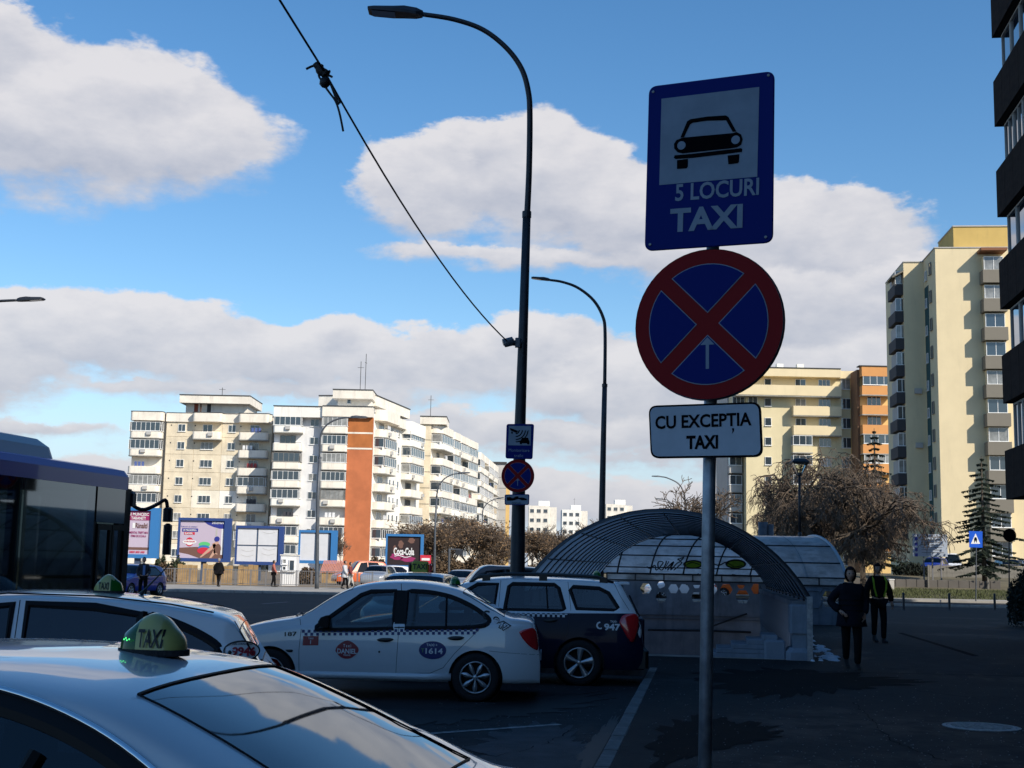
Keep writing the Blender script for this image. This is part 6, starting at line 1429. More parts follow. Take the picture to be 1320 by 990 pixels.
# ------------------------------------------------------------------ far pavement furniture
m_hb = mat('hoarding_blue', (.02, .055, .20), .6); m_hb2 = mat('hoarding_light_blue', (.03, .17, .42), .6); m_sheet = mat('blank_sheet', (.62, .63, .66), .7, var=.04); m_post = mat('post_blue_grey', (.05, .08, .14), .6)
def hoarding(label, x0, x1, y0, y1, Y, fm, w_in, back=.5, legs=1, sx=.0):
    a, c = P(x0, y1, Y), P(x1, y0, Y); w_, h = c.x - a.x, c.z - a.z
    t = thing('hoarding', label, 'billboard', (a.x, Y, 0), 0, 'roadside advertising hoardings'); f = .26
    b = MB().box(0, w_, -.2, .25, a.z, a.z + f).box(0, w_, -.2, .25, c.z - f * .8, c.z).box(0, f * .6, -.2, .25, a.z + f, c.z - f * .8).box(w_ - f * (1 + sx), w_, -.2, .25, a.z + f, c.z - f * .8)
    obj('frame', b, fm, t); obj('backboard', MB().box(.1, w_ - .1, -.05, .2, a.z + .1, c.z - .1), m_post, t)
    for i in range(legs): x = w_ * (i + 1) / (legs + 1); obj('leg', MB().box(x - .18, x + .18, -.0, .3, .0, a.z + .05), m_post, t)
    return t, (f * .6, w_ - f * (1 + sx), a.z + f, c.z - f * .8)
def R(x0, x1, z0, z1, u0, u1, v0, v1, y=-.06): return [(lerp(x0, x1, u0), lerp(z0, z1, v0)), (lerp(x0, x1, u1), lerp(z0, z1, v0)), (lerp(x0, x1, u1), lerp(z0, z1, v1)), (lerp(x0, x1, u0), lerp(z0, z1, v1))]
def pr(t, nm, lp, mt, off=.07): obj(nm, MB().flat([lp], lambda a, c: (a, -off, c)), mt, t)
def ptx(t, s, box, u, v, hgt, wd, mt, off=.09, bold=.02):
    x0, x1, z0, z1 = box; obj('lettering', textmb(MB(), s, hgt * (z1 - z0), lambda a, c: (a, -off, c), bold, wd * (x1 - x0), 0, lerp(x0, x1, u), lerp(z0, z1, v)), mt, t)
m_mag = mat('print_magenta', (.30, .02, .12), .6); m_lil = mat('print_lilac', (.50, .42, .52), .6); m_prt = mat('print_navy', (.02, .03, .25), .6); m_pred = mat('print_red', (.55, .02, .05), .6); m_pk = mat('print_skin', (.55, .33, .24), .6); m_gn = mat('print_green', (.10, .50, .18), .6); m_br = mat('print_brown', (.16, .08, .06), .6); m_wh = mat('print_white', (.75, .75, .75), .6)
t, bx1 = hoarding('hoarding with magenta headline, half hidden behind the bus mirror', 150, 207, 655, 719, 88, m_hb2, 0, sx=1.2)
pr(t, 'poster', R(*bx1, 0, 1, 0, 1), m_lil, .06); pr(t, 'poster_band', R(*bx1, 0, 1, .78, 1), m_mag, .07); ptx(t, 'ELE SI MUNCESC', bx1, .5, .92, .07, .85, m_wh); ptx(t, 'IN TARANET!', bx1, .52, .83, .07, .6, m_wh)
ptx(t, 'Rinalti', bx1, .70, .66, .12, .4, m_br); pr(t, 'poster_logo', R(*bx1, .40, .5, .60, .72), m_wh, .075); ptx(t, 'MENTAL TREPT MAI', bx1, .62, .50, .05, .6, m_mag); ptx(t, 'FIRMA DE SCOALA', bx1, .62, .42, .05, .5, m_mag)
pr(t, 'poster_strip', R(*bx1, .0, 1, .10, .16), m_br, .07); ptx(t, '0800 800 000', bx1, .6, .05, .05, .5, m_pred); pr(t, 'poster_figure', [(lerp(bx1[0], bx1[1], .2 + .12 * math.cos(i * .5)), lerp(bx1[2], bx1[3], .32 + .14 * math.sin(i * .5))) for i in range(12)], m_pk, .075)
t, bx1 = hoarding('blue-framed hoarding showing a lounging figure and rubber rings', 228, 299, 668.5, 723.5, 100, m_hb, 0, sx=.9)
pr(t, 'poster', R(*bx1, 0, 1, 0, 1), m_lil, .06); pr(t, 'poster_band', [(lerp(bx1[0], bx1[1], u), lerp(bx1[2], bx1[3], v)) for u, v in ((.50, 1), (.62, .9), (.75, .84), (.88, .80), (1, .79), (1, 1))], m_prt, .07)
ptx(t, 'DEDEMAN', bx1, .84, .95, .06, .26, m_wh); ptx(t, 'Reducem de sarbatori', bx1, .2, .84, .04, .36, m_prt, bold=0); pr(t, 'poster_label', R(*bx1, .04, .40, .70, .79), m_prt, .07); ptx(t, 'IN MAGAZINUL', bx1, .22, .745, .05, .3, m_wh); pr(t, 'poster_label', R(*bx1, .09, .33, .62, .69), m_pred, .07); ptx(t, 'RAMFIL', bx1, .2, .655, .05, .18, m_wh)
pr(t, 'poster_floor', [(lerp(bx1[0], bx1[1], u), lerp(bx1[2], bx1[3], v)) for u, v in ((0, .27), (.35, .30), (1, .30), (1, 0), (0, .0))], m_br, .065); pr(t, 'poster_floor', [(lerp(bx1[0], bx1[1], u), lerp(bx1[2], bx1[3], v)) for u, v in ((0, .0), (0, .14), (.2, .10), (.45, .0))], m_lil, .07)
E2 = lambda u, v, a, c: [(lerp(bx1[0], bx1[1], u + a * math.cos(i * PI / 9)), lerp(bx1[2], bx1[3], v + c * math.sin(i * PI / 9))) for i in range(18)]
pr(t, 'poster_ring', E2(.56, .37, .13, .07), m_gn, .075); pr(t, 'poster_ring', E2(.55, .28, .13, .07), m_hb2, .078); pr(t, 'poster_ring', E2(.55, .20, .15, .09), m_pred, .081); pr(t, 'poster_ring', E2(.22, .43, .16, .06), m_wh, .075); pr(t, 'poster_ring', E2(.22, .43, .09, .12), m_pred, .073); pr(t, 'poster_ring', E2(.22, .38, .06, .035), m_wh, .079); ptx(t, '10 PRODUSE', bx1, .22, .44, .04, .24, m_pred)
for q in (((.78, .40), (.62, .22), (.46, .02), (.50, .02), (.70, .20), (.86, .34)), ((.82, .36), (.74, .14), (.68, .01), (.73, .01), (.82, .15), (.92, .34)), ((.74, .40), (.86, .46), (.94, .30), (.86, .10), (.78, .14))): pr(t, 'poster_figure', [(lerp(bx1[0], bx1[1], u), lerp(bx1[2], bx1[3], v)) for u, v in q], m_pk, .085)
pr(t, 'poster_hat', E2(.84, .52, .06, .07), m_prt, .09); pr(t, 'poster_dress', E2(.87, .26, .07, .13), m_br, .088); pr(t, 'poster_curtain', R(*bx1, .80, .84, .5, .8), m_greybl, .066); pr(t, 'poster_curtain', R(*bx1, .93, .98, .1, .8), m_wh, .066)
t, bx1 = hoarding('blank hoarding divided into four white sheets', 302.5, 366.5, 678.5, 727.5, 108, m_hb, 0, sx=.5)
for u0, u1 in ((.0, .46), (.5, .97)):
    for v0, v1 in ((0.0, .46), (.5, 1)): pr(t, 'sheet', R(*bx1, u0, u1, v0, v1), m_sheet, .08)
for i, (u, v) in enumerate(((.6, .9), (.62, .4), (.1, .35), (.6, .25), (.1, .2))): obj('crease', MB().tube([(lerp(bx1[0], bx1[1], u + .3 * j / 5), -.085, lerp(bx1[2], bx1[3], v - .05 * math.sin(j * .6))) for j in range(6)], .012, 4), m_greybl, t)
t, bx1 = hoarding('light blue hoarding with two blank sheets, crossed by a pale lamp post', 384, 435.5, 684, 726, 112, m_hb2, 0, sx=1.0)
pr(t, 'sheet', R(*bx1, .0, .46, 0, 1), m_sheet, .08); pr(t, 'sheet', R(*bx1, .52, .9, 0, 1), m_sheet, .08)
t, bx1 = hoarding('dark hoarding with a white script cola logo', 496.5, 546.5, 689, 732, 118, m_hb2, 0, legs=2)
pr(t, 'poster', R(*bx1, 0, 1, 0, 1), mat('print_black', (.02, .009, .010), .6), .06)
for u, v, a, c, mt in ((.30, .30, .20, .12, m_mag), (.62, .22, .22, .10, m_mag), (.72, .86, .10, .10, m_br), (.40, .72, .08, .14, m_br), (.22, .55, .05, .14, m_br)): pr(t, 'poster_motif', E2(0, 0, 0, 0) if False else [(lerp(bx1[0], bx1[1], u + a * math.cos(i * PI / 9) * (1 + .2 * math.sin(i * 2.1))), lerp(bx1[2], bx1[3], v + c * math.sin(i * PI / 9))) for i in range(18)], mt, .07)
ptx(t, 'Coca-Cola', bx1, .5, .48, .26, .62, m_wh, .09, .03); obj('logo_ribbon', MB().tube([(lerp(bx1[0], bx1[1], .22 + .5 * j / 10), -.09, lerp(bx1[2], bx1[3], .30 + .03 * math.sin(j * .7))) for j in range(11)], .04, 4), m_wh, t)
# railing between pavement and waste ground
t = thing('pedestrian_railing', 'long thin grey railing along the back of the far pavement', 'railing', (P(185, 755, 86).x, 86, .10)); L_ = P(480, 755, 86).x - P(185, 755, 86).x; N_ = 15
m_rail = mat('rail_grey', (.16, .16, .17), .6)
pmh = MB().box(-.03, .03, -.03, .03, 0, 1.05).mesh('rail_post'); bar = MB().box(-.01, .01, -.01, .01, .12, .98).mesh('rail_bar')
for z in (.12, 1.0): obj('rail', MB().box(0, L_, -.02, .02, z - .02, z + .02), m_rail, t)
for i in range(N_ + 1): obj('rail_post', pmh, m_rail, t, (L_ * i / N_, 0, 0))
for i in range(N_ * 7): obj('rail_bar', bar, m_rail, t, (L_ * (i + .5) / (N_ * 7), 0, 0))
m_ochre = mat('ochre_board', (.34, .22, .10), .85, var=.25, vscale=2)
t = thing('board_fence', 'ochre board fence behind the railing at the foot of the hoardings', 'fence', (P(225, 755, 88).x, 88.5, .1)); L_ = P(330, 755, 88).x - P(225, 755, 88).x
for i in range(16):
    if i in (4, 11): continue
    obj('board', MB().box(L_ * i / 16 + .01, L_ * (i + 1) / 16 - .01, random.uniform(0, .03), .06, 0, 1.3 + random.uniform(-.1, .05)), m_ochre, t)
t = thing('kiosk', 'small white kiosk with three little windows behind the railing', 'kiosk', (P(360.5, 753, 89).x, 89, .1)); w_ = P(381, 753, 89).x - P(360.5, 753, 89).x; h = zat(370, 718, 89)
obj('wall', MB().box(0, w_, 0, 1.2, 0, h), m_wh, t); obj('roof', MB().box(-.05, w_ + .05, -.06, 1.25, h, h + .06), m_whiter, t)
win(t, w_ * .25, h - .4, .28, .35, 1, fm=m_wh); win(t, w_ * .25, h - .85, .28, .3, 1, fm=m_wh); win(t, w_ * .72, h - .65, .40, .75, 1, fm=m_wh)
t = thing('shed', 'low shed with a salmon ribbed roof under the two-sheet hoarding', 'shed', (P(412, 753, 104).x, 104, .1)); w_ = P(441, 753, 104).x - P(412, 753, 104).x
m_salm = mat('salmon_sheet', (.50, .20, .14), .7, var=.1); z1, z0 = zat(425, 724, 106), zat(425, 739, 104)
obj('wall', MB().box(.1, w_ - .1, .1, 3, 0, z0), m_ochre, t)
for i in range(14): a, c = w_ * i / 14, w_ * (i + 1) / 14; obj('roof_sheet', MB().add([(a, 0, z0), (c - .03, 0, z0), (c - .03, 2, z1), (a, 2, z1), (a, 0, z0 - .06), (c - .03, 0, z0 - .06)], [(0, 1, 2, 3), (4, 5, 1, 0)]), m_salm, t)
t = thing('low_shop', 'long low brick-red shop wall in front of the orange block', 'building', (P(462, 745, 170).x, 170, 0)); w_ = P(547, 745, 170).x - P(462, 745, 170).x
obj('wall', MB().box(0, w_, 0, 6, 0, zat(500, 727, 170)), stain('brick_red_render', (.26, .11, .08), .1, .3), t); obj('roof_edge', MB().box(-.1, w_ + .1, -.3, 6, zat(500, 727, 170) + .002, zat(500, 726, 170) + .15), m_dark, t)
t = thing('traffic_sign', 'small red and white road sign beside the cola hoarding', 'traffic sign', (P(548, 745, 112).x, 112, 0)); z0 = zat(548, 731, 112)
obj('pole', MB().box(-.05, .05, .0, .06, 0, z0), m_rail, t); obj('sign_plate', MB().box(-.45, .45, -.04, 0, z0 - .1, z0 + 1.0), m_pred, t); obj('white_bar', MB().box(-.34, .34, -.06, -.042, z0 + .55, z0 + .75), m_wh, t); obj('white_bar', MB().box(-.34, .34, -.06, -.042, z0 + .1, z0 + .25), m_wh, t)
t = thing('lamp_post', 'short post with a side-facing head behind the blue-roofed taxi', 'street lamp', (P(578.5, 742, 120).x, 120, 0)); z0 = zat(578, 707, 120)
obj('pole', MB().tube([(0, 0, 0), (.0, 0, z0)], .10, 8), m_pole, t); obj('head_arm', MB().box(0, 1.0, -.05, .05, z0 - .1, z0), m_pole, t); obj('head', MB().bbox(.55, 1.2, -.15, .15, z0 - .55, z0 - .1, .04), m_dkpole, t)
# ------------------------------------------------------------------ parked and distant cars
def smallcar(label, loc, rz, paint, L=4.1, H=1.45, hatch=True, glass=None, group=None):
    top = [(0, .5), (.05, .72), (.4, .85), (.95, .95), (1.15, 1.02), (1.7, H - .06), (2.3, H), (3.2, H - .03)] + ([(3.7, H - .12), (3.95, 1.0), (4.05, .8), (L, .5)] if hatch else [(3.3, H - .12), (3.6, 1.0), (3.95, .95), (4.05, .8), (L, .5)])
    c = Car('car', label, loc, rz, L, 1.7, top, [(0, .7), (1.1, .9), (3.6, .95), (4.1, .9)], ws=(1.18, 1.68), rg=((3.72, 3.92) if hatch else (3.3, 3.6)), step=.12, paint=paint, glass=glass or m_dglass, group=group)
    c.window([(1.5, .93), (1.85, H - .18), (2.3, H - .12), (2.3, .93)], ('window',)); c.window([(2.4, .94), (2.4, H - .12), (3.1, H - .15), (3.5, 1.02), (3.4, .95)], ('window',))
    c.arch(.8, .34, .3); c.arch(3.3, .34, .3); c.build(); c.finish_windows(); c.finish_wheels(.30, .18, 'spoke', .30)
    rearlight(c, [(3.9, .78), (4.0, .9), (4.06, .78), (4.0, .68)]); c.blob([(.06, .62), (.3, .74), (.35, .66), (.12, .58)], 'headlight', m_clearlamp, .01); handle(c, 2.2, .8); return c
m_blucar = mat('blue_car_paint', (.01, .035, .30), .3, coat=1); m_orc = mat('orange_car_paint', (.65, .12, .02), .35, coat=1); m_silv = mat('silver_car_paint', (.35, .37, .40), .35, coat=1, metal=.3); m_dkc = mat('dark_car_paint', (.02, .022, .028), .3, coat=1)
p = P(176, 758, 60); smallcar('blue car half hidden by the bus front, a man standing beside it', (p.x - .6, 61, 0), math.radians(75), m_blucar)
p = P(463, 750, 96); smallcar('orange van-like car parked beyond the railing', (p.x, 97, .1), math.radians(25), m_orc, H=1.75)
p = P(498, 750, 104); smallcar('white car parked beyond the railing, right of the orange one', (p.x, 105, .1), math.radians(10), m_white)
p = P(484, 750, 90); smallcar('silver car parked nose-on between the orange and white cars', (p.x, 92, .12), math.radians(80), m_silv)
p = P(596, 748, 70); smallcar('small pale car far behind the blue-roofed taxi', (p.x, 72, 0), math.radians(70), m_silv)
# taxi coming towards us with a lit sign board on the roof
pt_ = P(534, 745, 27.5)
c = smallcar('white taxi behind the side-on sedan, seen from its end, TAXI board on top', (pt_.x, 29.0, 0), math.radians(82), m_white, L=4.25, H=1.53, hatch=False)
cr = c.root; ll = on_roof(c, 2.3, 0)
t = thing('taxi_lamp', 'yellow TAXI board with dark ends on the roof of the end-on taxi', 'taxi sign', (ll[0], ll[1] - .3, ll[2]), math.radians(-6)); wl = 31 / F * 28
obj('board', MB().bbox(-wl * .36, wl * .36, -.06, .06, 0, .24, .03), mat('lamp_yellow_dim', (.30, .34, .04), .4), t); obj('end_cap', MB().bbox(-wl * .5, -wl * .36 - .002, -.06, .06, 0, .19, .03), m_blackpl, t); obj('end_cap', MB().bbox(wl * .36 + .002, wl * .5, -.06, .06, 0, .19, .03), m_redglass, t)
obj('lettering', textmb(MB(), 'TAXI', .12, lambda a, c_: (a, -.064, .12 + c_), .03, wl * .6), m_print, t)
p = P(632, 745, 34); smallcar('black van-roofed car, only its roof showing behind the railed estate', (p.x, 36, 0), math.radians(8), m_dkc, H=1.72)
p = P(880, 745, 79); smallcar('white car in the sun seen through the holes of the shelter wall', (p.x, 80, 0), math.radians(10), m_white, H=1.6)
p = P(945, 745, 82); smallcar('orange-red car seen through the right holes of the shelter wall', (p.x + .6, 83, 0), math.radians(5), m_orc, H=1.7)
gcars = 'cars parked beyond the fence on the right'
for i, (px, Yc, mt, lab) in enumerate(((1205, 112, m_blucar, 'dark blue parked car nearest the information board'), (1228, 116, m_white, 'pale van-like car parked right of the blue one'), (1262, 114, m_silv, 'silver car parked behind the crossing sign'), (1300, 112, m_dkc, 'dark parked car partly behind the conifer and bush'), (1325, 116, m_silv, 'silver parked car cut by the right edge'))):
    p = P(px, 728, Yc); smallcar(lab, (p.x, Yc, 1.62), math.radians(60 + 9 * i), mt, group=gcars, H=1.5 if i != 1 else 1.9)
# ------------------------------------------------------------------ the green on the right
m_wood = mat('weathered_fence_wood', (.17, .16, .14), .95, var=.3, vscale=4)
x0, x1 = P(1196, 740, 107).x, P(1330, 740, 107).x; t = thing('wooden_fence', 'weathered grey paling fence in front of the parked cars', 'fence', (x0, 107, 1.45)); n = 60
pal = MB().box(0, .145, -.015, .015, 0, .98).mesh('paling')
for i in range(n):
    o = obj('paling', pal, m_wood, t, ((x1 - x0) * i / n, random.uniform(-.01, .01), random.uniform(-.05, .03)))
for z in (.25, .8): obj('fence_rail', MB().box(0, x1 - x0, .02, .06, z - .04, z + .04), m_wood, t)
x0, x1 = P(1100, 750, 98).x, P(1290, 750, 98).x; t = thing('low_wall', 'low dark concrete wall across the green behind the grass', 'wall', (x0, 98, .6)); n = 14; mlw = stain('dark_wall_concrete', (.10, .09, .08), .15, .3)
for i in range(n): a = (x1 - x0) / n; obj('wall_slab', MB().bbox(a * i + .01, a * (i + 1) - .01, 0, .25, 0, .68 + random.uniform(-.02, .02), .02), mlw, t)
for px in (1164 + 32, 1273): obj('wall_post', MB().box((P(px, 750, 97.8).x - x0), (P(px, 750, 97.8).x - x0) + .1, -.2, -.1, -.2, .9), m_wood, t)
t = thing('information_board', 'large pale site information board on posts in front of the tower', 'notice board', (P(1177, 720, 104).x, 104, 1.2)); a, c = P(1177, 717, 104), P(1221, 689, 104); w_, z0, z1 = c.x - a.x, a.z - 1.2, c.z - 1.2
m_info = mat('board_pale_blue', (.32, .37, .45), .6, var=.05)
obj('panel', MB().box(0, w_, 0, .06, z0, z1), m_info, t)
for x in (.55 * w_, .8 * w_, .3 * w_): obj('leg', MB().box(x, x + .1, .07, .15, -.4, z1), m_rail, t)
for i in range(4): pr(t, 'printed_emblem', [(w_ * .06, z1 - .25 - i * .42), (w_ * .14, z1 - .25 - i * .42), (w_ * .14, z1 - .5 - i * .42), (w_ * .06, z1 - .5 - i * .42)], m_prt, .01)
for i in range(7): pr(t, 'printed_line', [(w_ * .25, z1 - .2 - i * .2), (w_ * (.9 - .05 * (i % 3)), z1 - .2 - i * .2), (w_ * (.9 - .05 * (i % 3)), z1 - .25 - i * .2), (w_ * .25, z1 - .25 - i * .2)], m_rail, .01)
for px, py, r in ((1228, 748, .35), (1292, 752, .4)):
    g = P(px, py, 97); 
for i, (px, Y_) in enumerate(((1196, 96.2), (1273, 96))):
    pass
t = thing('electrical_box', 'small grey box on the grass behind the vest wearer', 'utility box', (P(1146, 741, 95).x, 95, .5)); obj('cabinet', MB().bbox(0, .35, 0, .3, 0, .75, .02), m_greybl, t); obj('cap', MB().bbox(-.03, .38, -.03, .33, .752, .80, .01), m_wh, t)
# ------------------------------------------------------------------ trees
m_bark = mat('bark', (.07, .055, .042), .95, var=.3, vscale=6); m_twig = mat('twig', (.115, .085, .062), .95, var=.3, vscale=3); m_twigd = mat('dark_twig', (.10, .075, .055), .95, var=.3, vscale=3); m_dead = mat('dead_leaf', (.17, .105, .055), .95, var=.35, vscale=4); m_ndl = mat('conifer_needles', (.016, .028, .016), .9, var=.4, vscale=3)
def tri_tube(V, Fc, a, c, r0, r1):
    d = c - a; L = np.linalg.norm(d)
    if L < 1e-6: return
    d = d / L; u = np.cross(d, (0, 0, 1) if abs(d[2]) < .9 else (1, 0, 0)); u /= np.linalg.norm(u); w_ = np.cross(d, u); o = len(V)
    for p, r in ((a, r0), (c, r1)):
        for k in range(3): t = 2.0944 * k; V.append(p + (u * math.cos(t) + w_ * math.sin(t)) * r)
    for k in range(3): j = (k + 1) % 3; Fc.append((o + k, o + j, o + 3 + j, o + 3 + k))
def bare_tree(H, spread, seed, levels=5, trunk_h=.22, r0=.16, kids=(5, 4, 4, 4, 3), droop=0.0, twig_r=.012, wig=.28, lean=0.0, leafn=0, shrink=.66):
    rr = np.random.RandomState(seed); V1, F1, V2, F2 = [], [], [], []; tips = []
    def grow(p, d, L, r, lv):
        n = 4 if lv < 2 else 3; pts = [p]; q = p.copy()
        for i in range(n):
            d = d + rr.normal(0, wig, 3) * (.5 if lv < 2 else 1); d[2] += (.10 if lv < 2 else -droop * lv * .25); d /= np.linalg.norm(d); q2 = q + d * L / n
            ra, rb = r * (1 - .5 * i / n), r * (1 - .5 * (i + 1) / n)
            tri_tube(V1 if lv < 3 else V2, F1 if lv < 3 else F2, q, q2, max(ra, twig_r), max(rb, twig_r * .8)); q = q2; pts.append(q)
        tips.append(q)
        if lv >= levels: return
        for k in range(kids[min(lv, len(kids) - 1)]):
            t = rr.uniform(.35, 1.0); i = min(int(t * n), n - 1); s = pts[i] + (pts[i + 1] - pts[i]) * (t * n - i)
            a = rr.uniform(0, 2 * PI); side = np.array([math.cos(a), math.sin(a), rr.uniform(-.2, .6)]); nd = d * rr.uniform(.35, .9) + side * spread * rr.uniform(.6, 1.2); nd /= np.linalg.norm(nd)
            grow(s, nd, L * shrink * rr.uniform(.8, 1.2), r * .55, lv + 1)
    tr = H * trunk_h; tri_tube(V1, F1, np.array([0, 0, -.2]), np.array([lean * .3, 0, tr]), r0 * 1.3, r0)
    for k in range(5 + (levels > 4)):
        a = 2 * PI * k / 6 + rr.uniform(-.3, .3); d = np.array([math.cos(a) * spread * 1.1 + lean, math.sin(a) * spread * 1.1, 1.0]); grow(np.array([lean * .3, 0, tr * rr.uniform(.8, 1)]), d / np.linalg.norm(d), H * .30, r0 * .6, 0)
    zs = np.array(tips)[:, 2]; sc = H / zs.max() if zs.max() > 0 else 1
    VL, FL_ = [], []
    for i in range(leafn):
        t = tips[rr.randint(len(tips))] + rr.normal(0, .25, 3); a = rr.normal(0, 1, 3); a /= np.linalg.norm(a); b = np.cross(a, rr.normal(0, 1, 3)); b /= np.linalg.norm(b); s = rr.uniform(.06, .14); o = len(VL)
        VL += [t - a * s, t + b * s * .5, t + a * s, t - b * s * .5]; FL_.append((o, o + 1, o + 2, o + 3))
    out = []
    for V, Fc in ((V1, F1), (V2, F2), (VL, FL_)):
        if not V: out.append(None); continue
        me = bpy.data.meshes.new('tree'); a = np.array(V) * sc; me.from_pydata(a.tolist(), [], Fc); me.update(); out.append(me)
    return out
def put_tree(label, meshes, loc, rz=0, sc=(1, 1, 1), group=None, twm=None, leafm=None, name='bare_tree'):
    t = thing(name, label, 'tree', loc, rz, group); t.scale = sc
    for nm, me, mt in (('trunk', meshes[0], m_bark), ('twigs', meshes[1], twm or m_twig), ('leaves', meshes[2], leafm or m_dead)):
        if me is None: continue
        if not me.materials: me.materials.append(mt)
        o = obj(nm, me, None, t)
        if nm != 'trunk': stuff(o)
    return t
big = bare_tree(9.0, .95, 5, 5, .14, .22, (5, 4, 4, 4, 4), .42, .0095, .34, 0, 0, .62)
big2 = bare_tree(9.0, .85, 9, 5, .16, .20, (5, 4, 4, 4, 4), .38, .0095, .34, 0, 0, .64)
med = bare_tree(7.0, .65, 21, 4, .18, .13, (5, 5, 5, 5), .05, .014, .28, 0, 1500, .66)
med2 = bare_tree(7.0, .60, 33, 4, .18, .13, (5, 5, 5, 5), .05, .014, .28, 0, 1500, .66)
thin = bare_tree(6.0, .35, 41, 3, .25, .07, (4, 4, 4), .0, .016, .2, 0, 0, .6)
def base(px, Y, z=0.0): p = P(px, 735, Y); return (p.x, Y, z)
def hs_(py, px, Y, H, z=0): return (P(px, py, Y).z - z) / H
for px, Y, py, z, me, wsc, rz, lab in ((1070, 84, 572, .3, big, .95, 0.3, 'big weeping bare tree behind the far shelter, widest crown'), (1112, 88, 600, .5, big2, .66, 2.0, 'bare weeping tree at the right of the big one, over the two walkers'), (1022, 92, 622, .4, big2, .72, 4.0, 'lower bare tree at the left end of the weeping row'), (1098, 100, 590, .8, big, .72, 1.7, 'bare tree standing behind the big weeping one')):
    s_ = hs_(py, px, Y, 9.0, z); put_tree(lab, me, base(px, Y, z), rz, (s_ * wsc, s_ * wsc, s_))
i = 0
TL = ['just right of the cola hoarding, in front of the curved balconies', 'left of the pale lamp post behind the hoarding', 'right of that pale lamp post, tallest of the row', 'in the middle of the row below the stepped balconies', 'left of the thin pale lamp post near the tall lamp', 'rightmost of the row, touching the tallest lamp post']
SL_ = ['hidden partly by the foot of the tallest lamp post', 'right of the tallest lamp post under the cream tower', 'below the right edge of the distant cream tower', 'between the distant cream and white towers', 'below the distant white tower with masts', 'right of the distant white tower', 'left of the second lamp post above the shelter roof', 'left of the tallest lamp post at street end']
GT = 'bare brown trees along the street behind the hoardings'
for px, Y, py, me, wsc in ((536, 150, 684, med2, 1.0), (556, 140, 668, med, 1.2), (580, 150, 662, med2, 1.2), (606, 145, 668, med, 1.2), (628, 160, 676, med2, 1.2), (646, 175, 690, med, 1.1)):
    s_ = hs_(py, px, Y, 7.0); put_tree('brown winter tree ' + TL[i], me, base(px, Y), i * 1.3, (s_ * wsc, s_ * wsc, s_), GT); i += 1
GL = 'low bare trees on the far skyline by the shelter'
for px, Y, py, me in ((686, 240, 678, thin), (698, 230, 682, med2), (712, 240, 676, thin), (726, 250, 684, med), (742, 240, 680, thin), (757, 250, 676, thin), (768, 260, 668, thin), (672, 250, 684, med)):
    s_ = hs_(py, px, Y, 7.0 if me[2] else 6.0); put_tree('small far bare tree ' + SL_[i - 6], me, base(px, Y), i * .9, (s_ * 1.3, s_ * 1.3, s_), GL, twm=None); i += 1
s_ = hs_(612, 908, 110, 6.0); put_tree('tall sparse bare tree behind the near sign pole', bare_tree(6.0, .55, 77, 4, .3, .07, (4, 4, 3, 3), .0, .018, .22, 0, 0, .62), base(903, 110), 0, (s_, s_, s_))
for px, py, wh in ((431, 678, 'tallest thin leafless tree against the foot of the orange wall'), (440, 690, 'thin leafless tree right of the tallest one against the orange wall'), (423, 692, 'thin leafless tree at the left edge of the orange wall')):
    s_ = hs_(py, px, 150, 6.0); put_tree(wh, thin, base(px, 150), px, (s_ * .8, s_ * .8, s_), 'thin trees against the orange wall')
# conifers
def conifer(H, R0, seed, tiers=24, dens=26):
    rr = random.Random(seed); b = MB(); tk = MB().tube([(0, 0, -.3), (0, 0, H * .5), (0, 0, H)], [H * .022, H * .014, .02], 8)
    for i in range(tiers):
        f = i / (tiers - 1); z = H * (.12 + .86 * f); R_ = R0 * (1 - f) ** .8 * rr.uniform(.72, 1.12) + .15
        for k in range(int(5 + 4 * (1 - f))):
            a = rr.uniform(0, 2 * PI); L = R_ * rr.uniform(.45, 1.2); 
            pts = [Vector((math.cos(a) * L * t, math.sin(a) * L * t, z - L * .30 * t ** 1.4 + .10 * L * t ** 3)) for t in (0, .33, .66, 1)]
            b.tube(pts, [.03, .025, .018, .008], 3, False)
            for m in range(dens):
                t = rr.random() ** .7; p = pts[0].lerp(pts[3], t); p.z = z - L * .30 * t ** 1.4 + .10 * L * t ** 3; s = L * .16 * (1.15 - t) + .10; aa = a + rr.choice((-1, 1)) * rr.uniform(.5, 1.3)
                e = p + Vector((math.cos(aa) * s, math.sin(aa) * s, -rr.uniform(.0, .45) * s)); w_ = .035; sd = Vector((-math.sin(aa) * w_, math.cos(aa) * w_, 0))
                b.add([p - sd, p + sd, e, p + Vector((0, 0, -.12 - .1 * rr.random()))], [(0, 1, 2), (0, 2, 3)])
    return tk, b
for lab, px, Y, py, z, seed, R_ in (('dark layered conifer right of the crossing sign, before the tower', 1269, 100, 588, .9, 3, 3.3), ('slim dark conifer with pointed top rising out of the bare trees', 1130, 104, 552, 1.2, 8, 2.8)):
    H = P(px, py, Y).z - z; tk, fo = conifer(H, R_, seed); t = thing('conifer', lab, 'tree', (P(px, 735, Y).x, Y, z)); obj('trunk', tk, m_bark, t, smooth=True); stuff(obj('needles', fo, m_ndl, t))
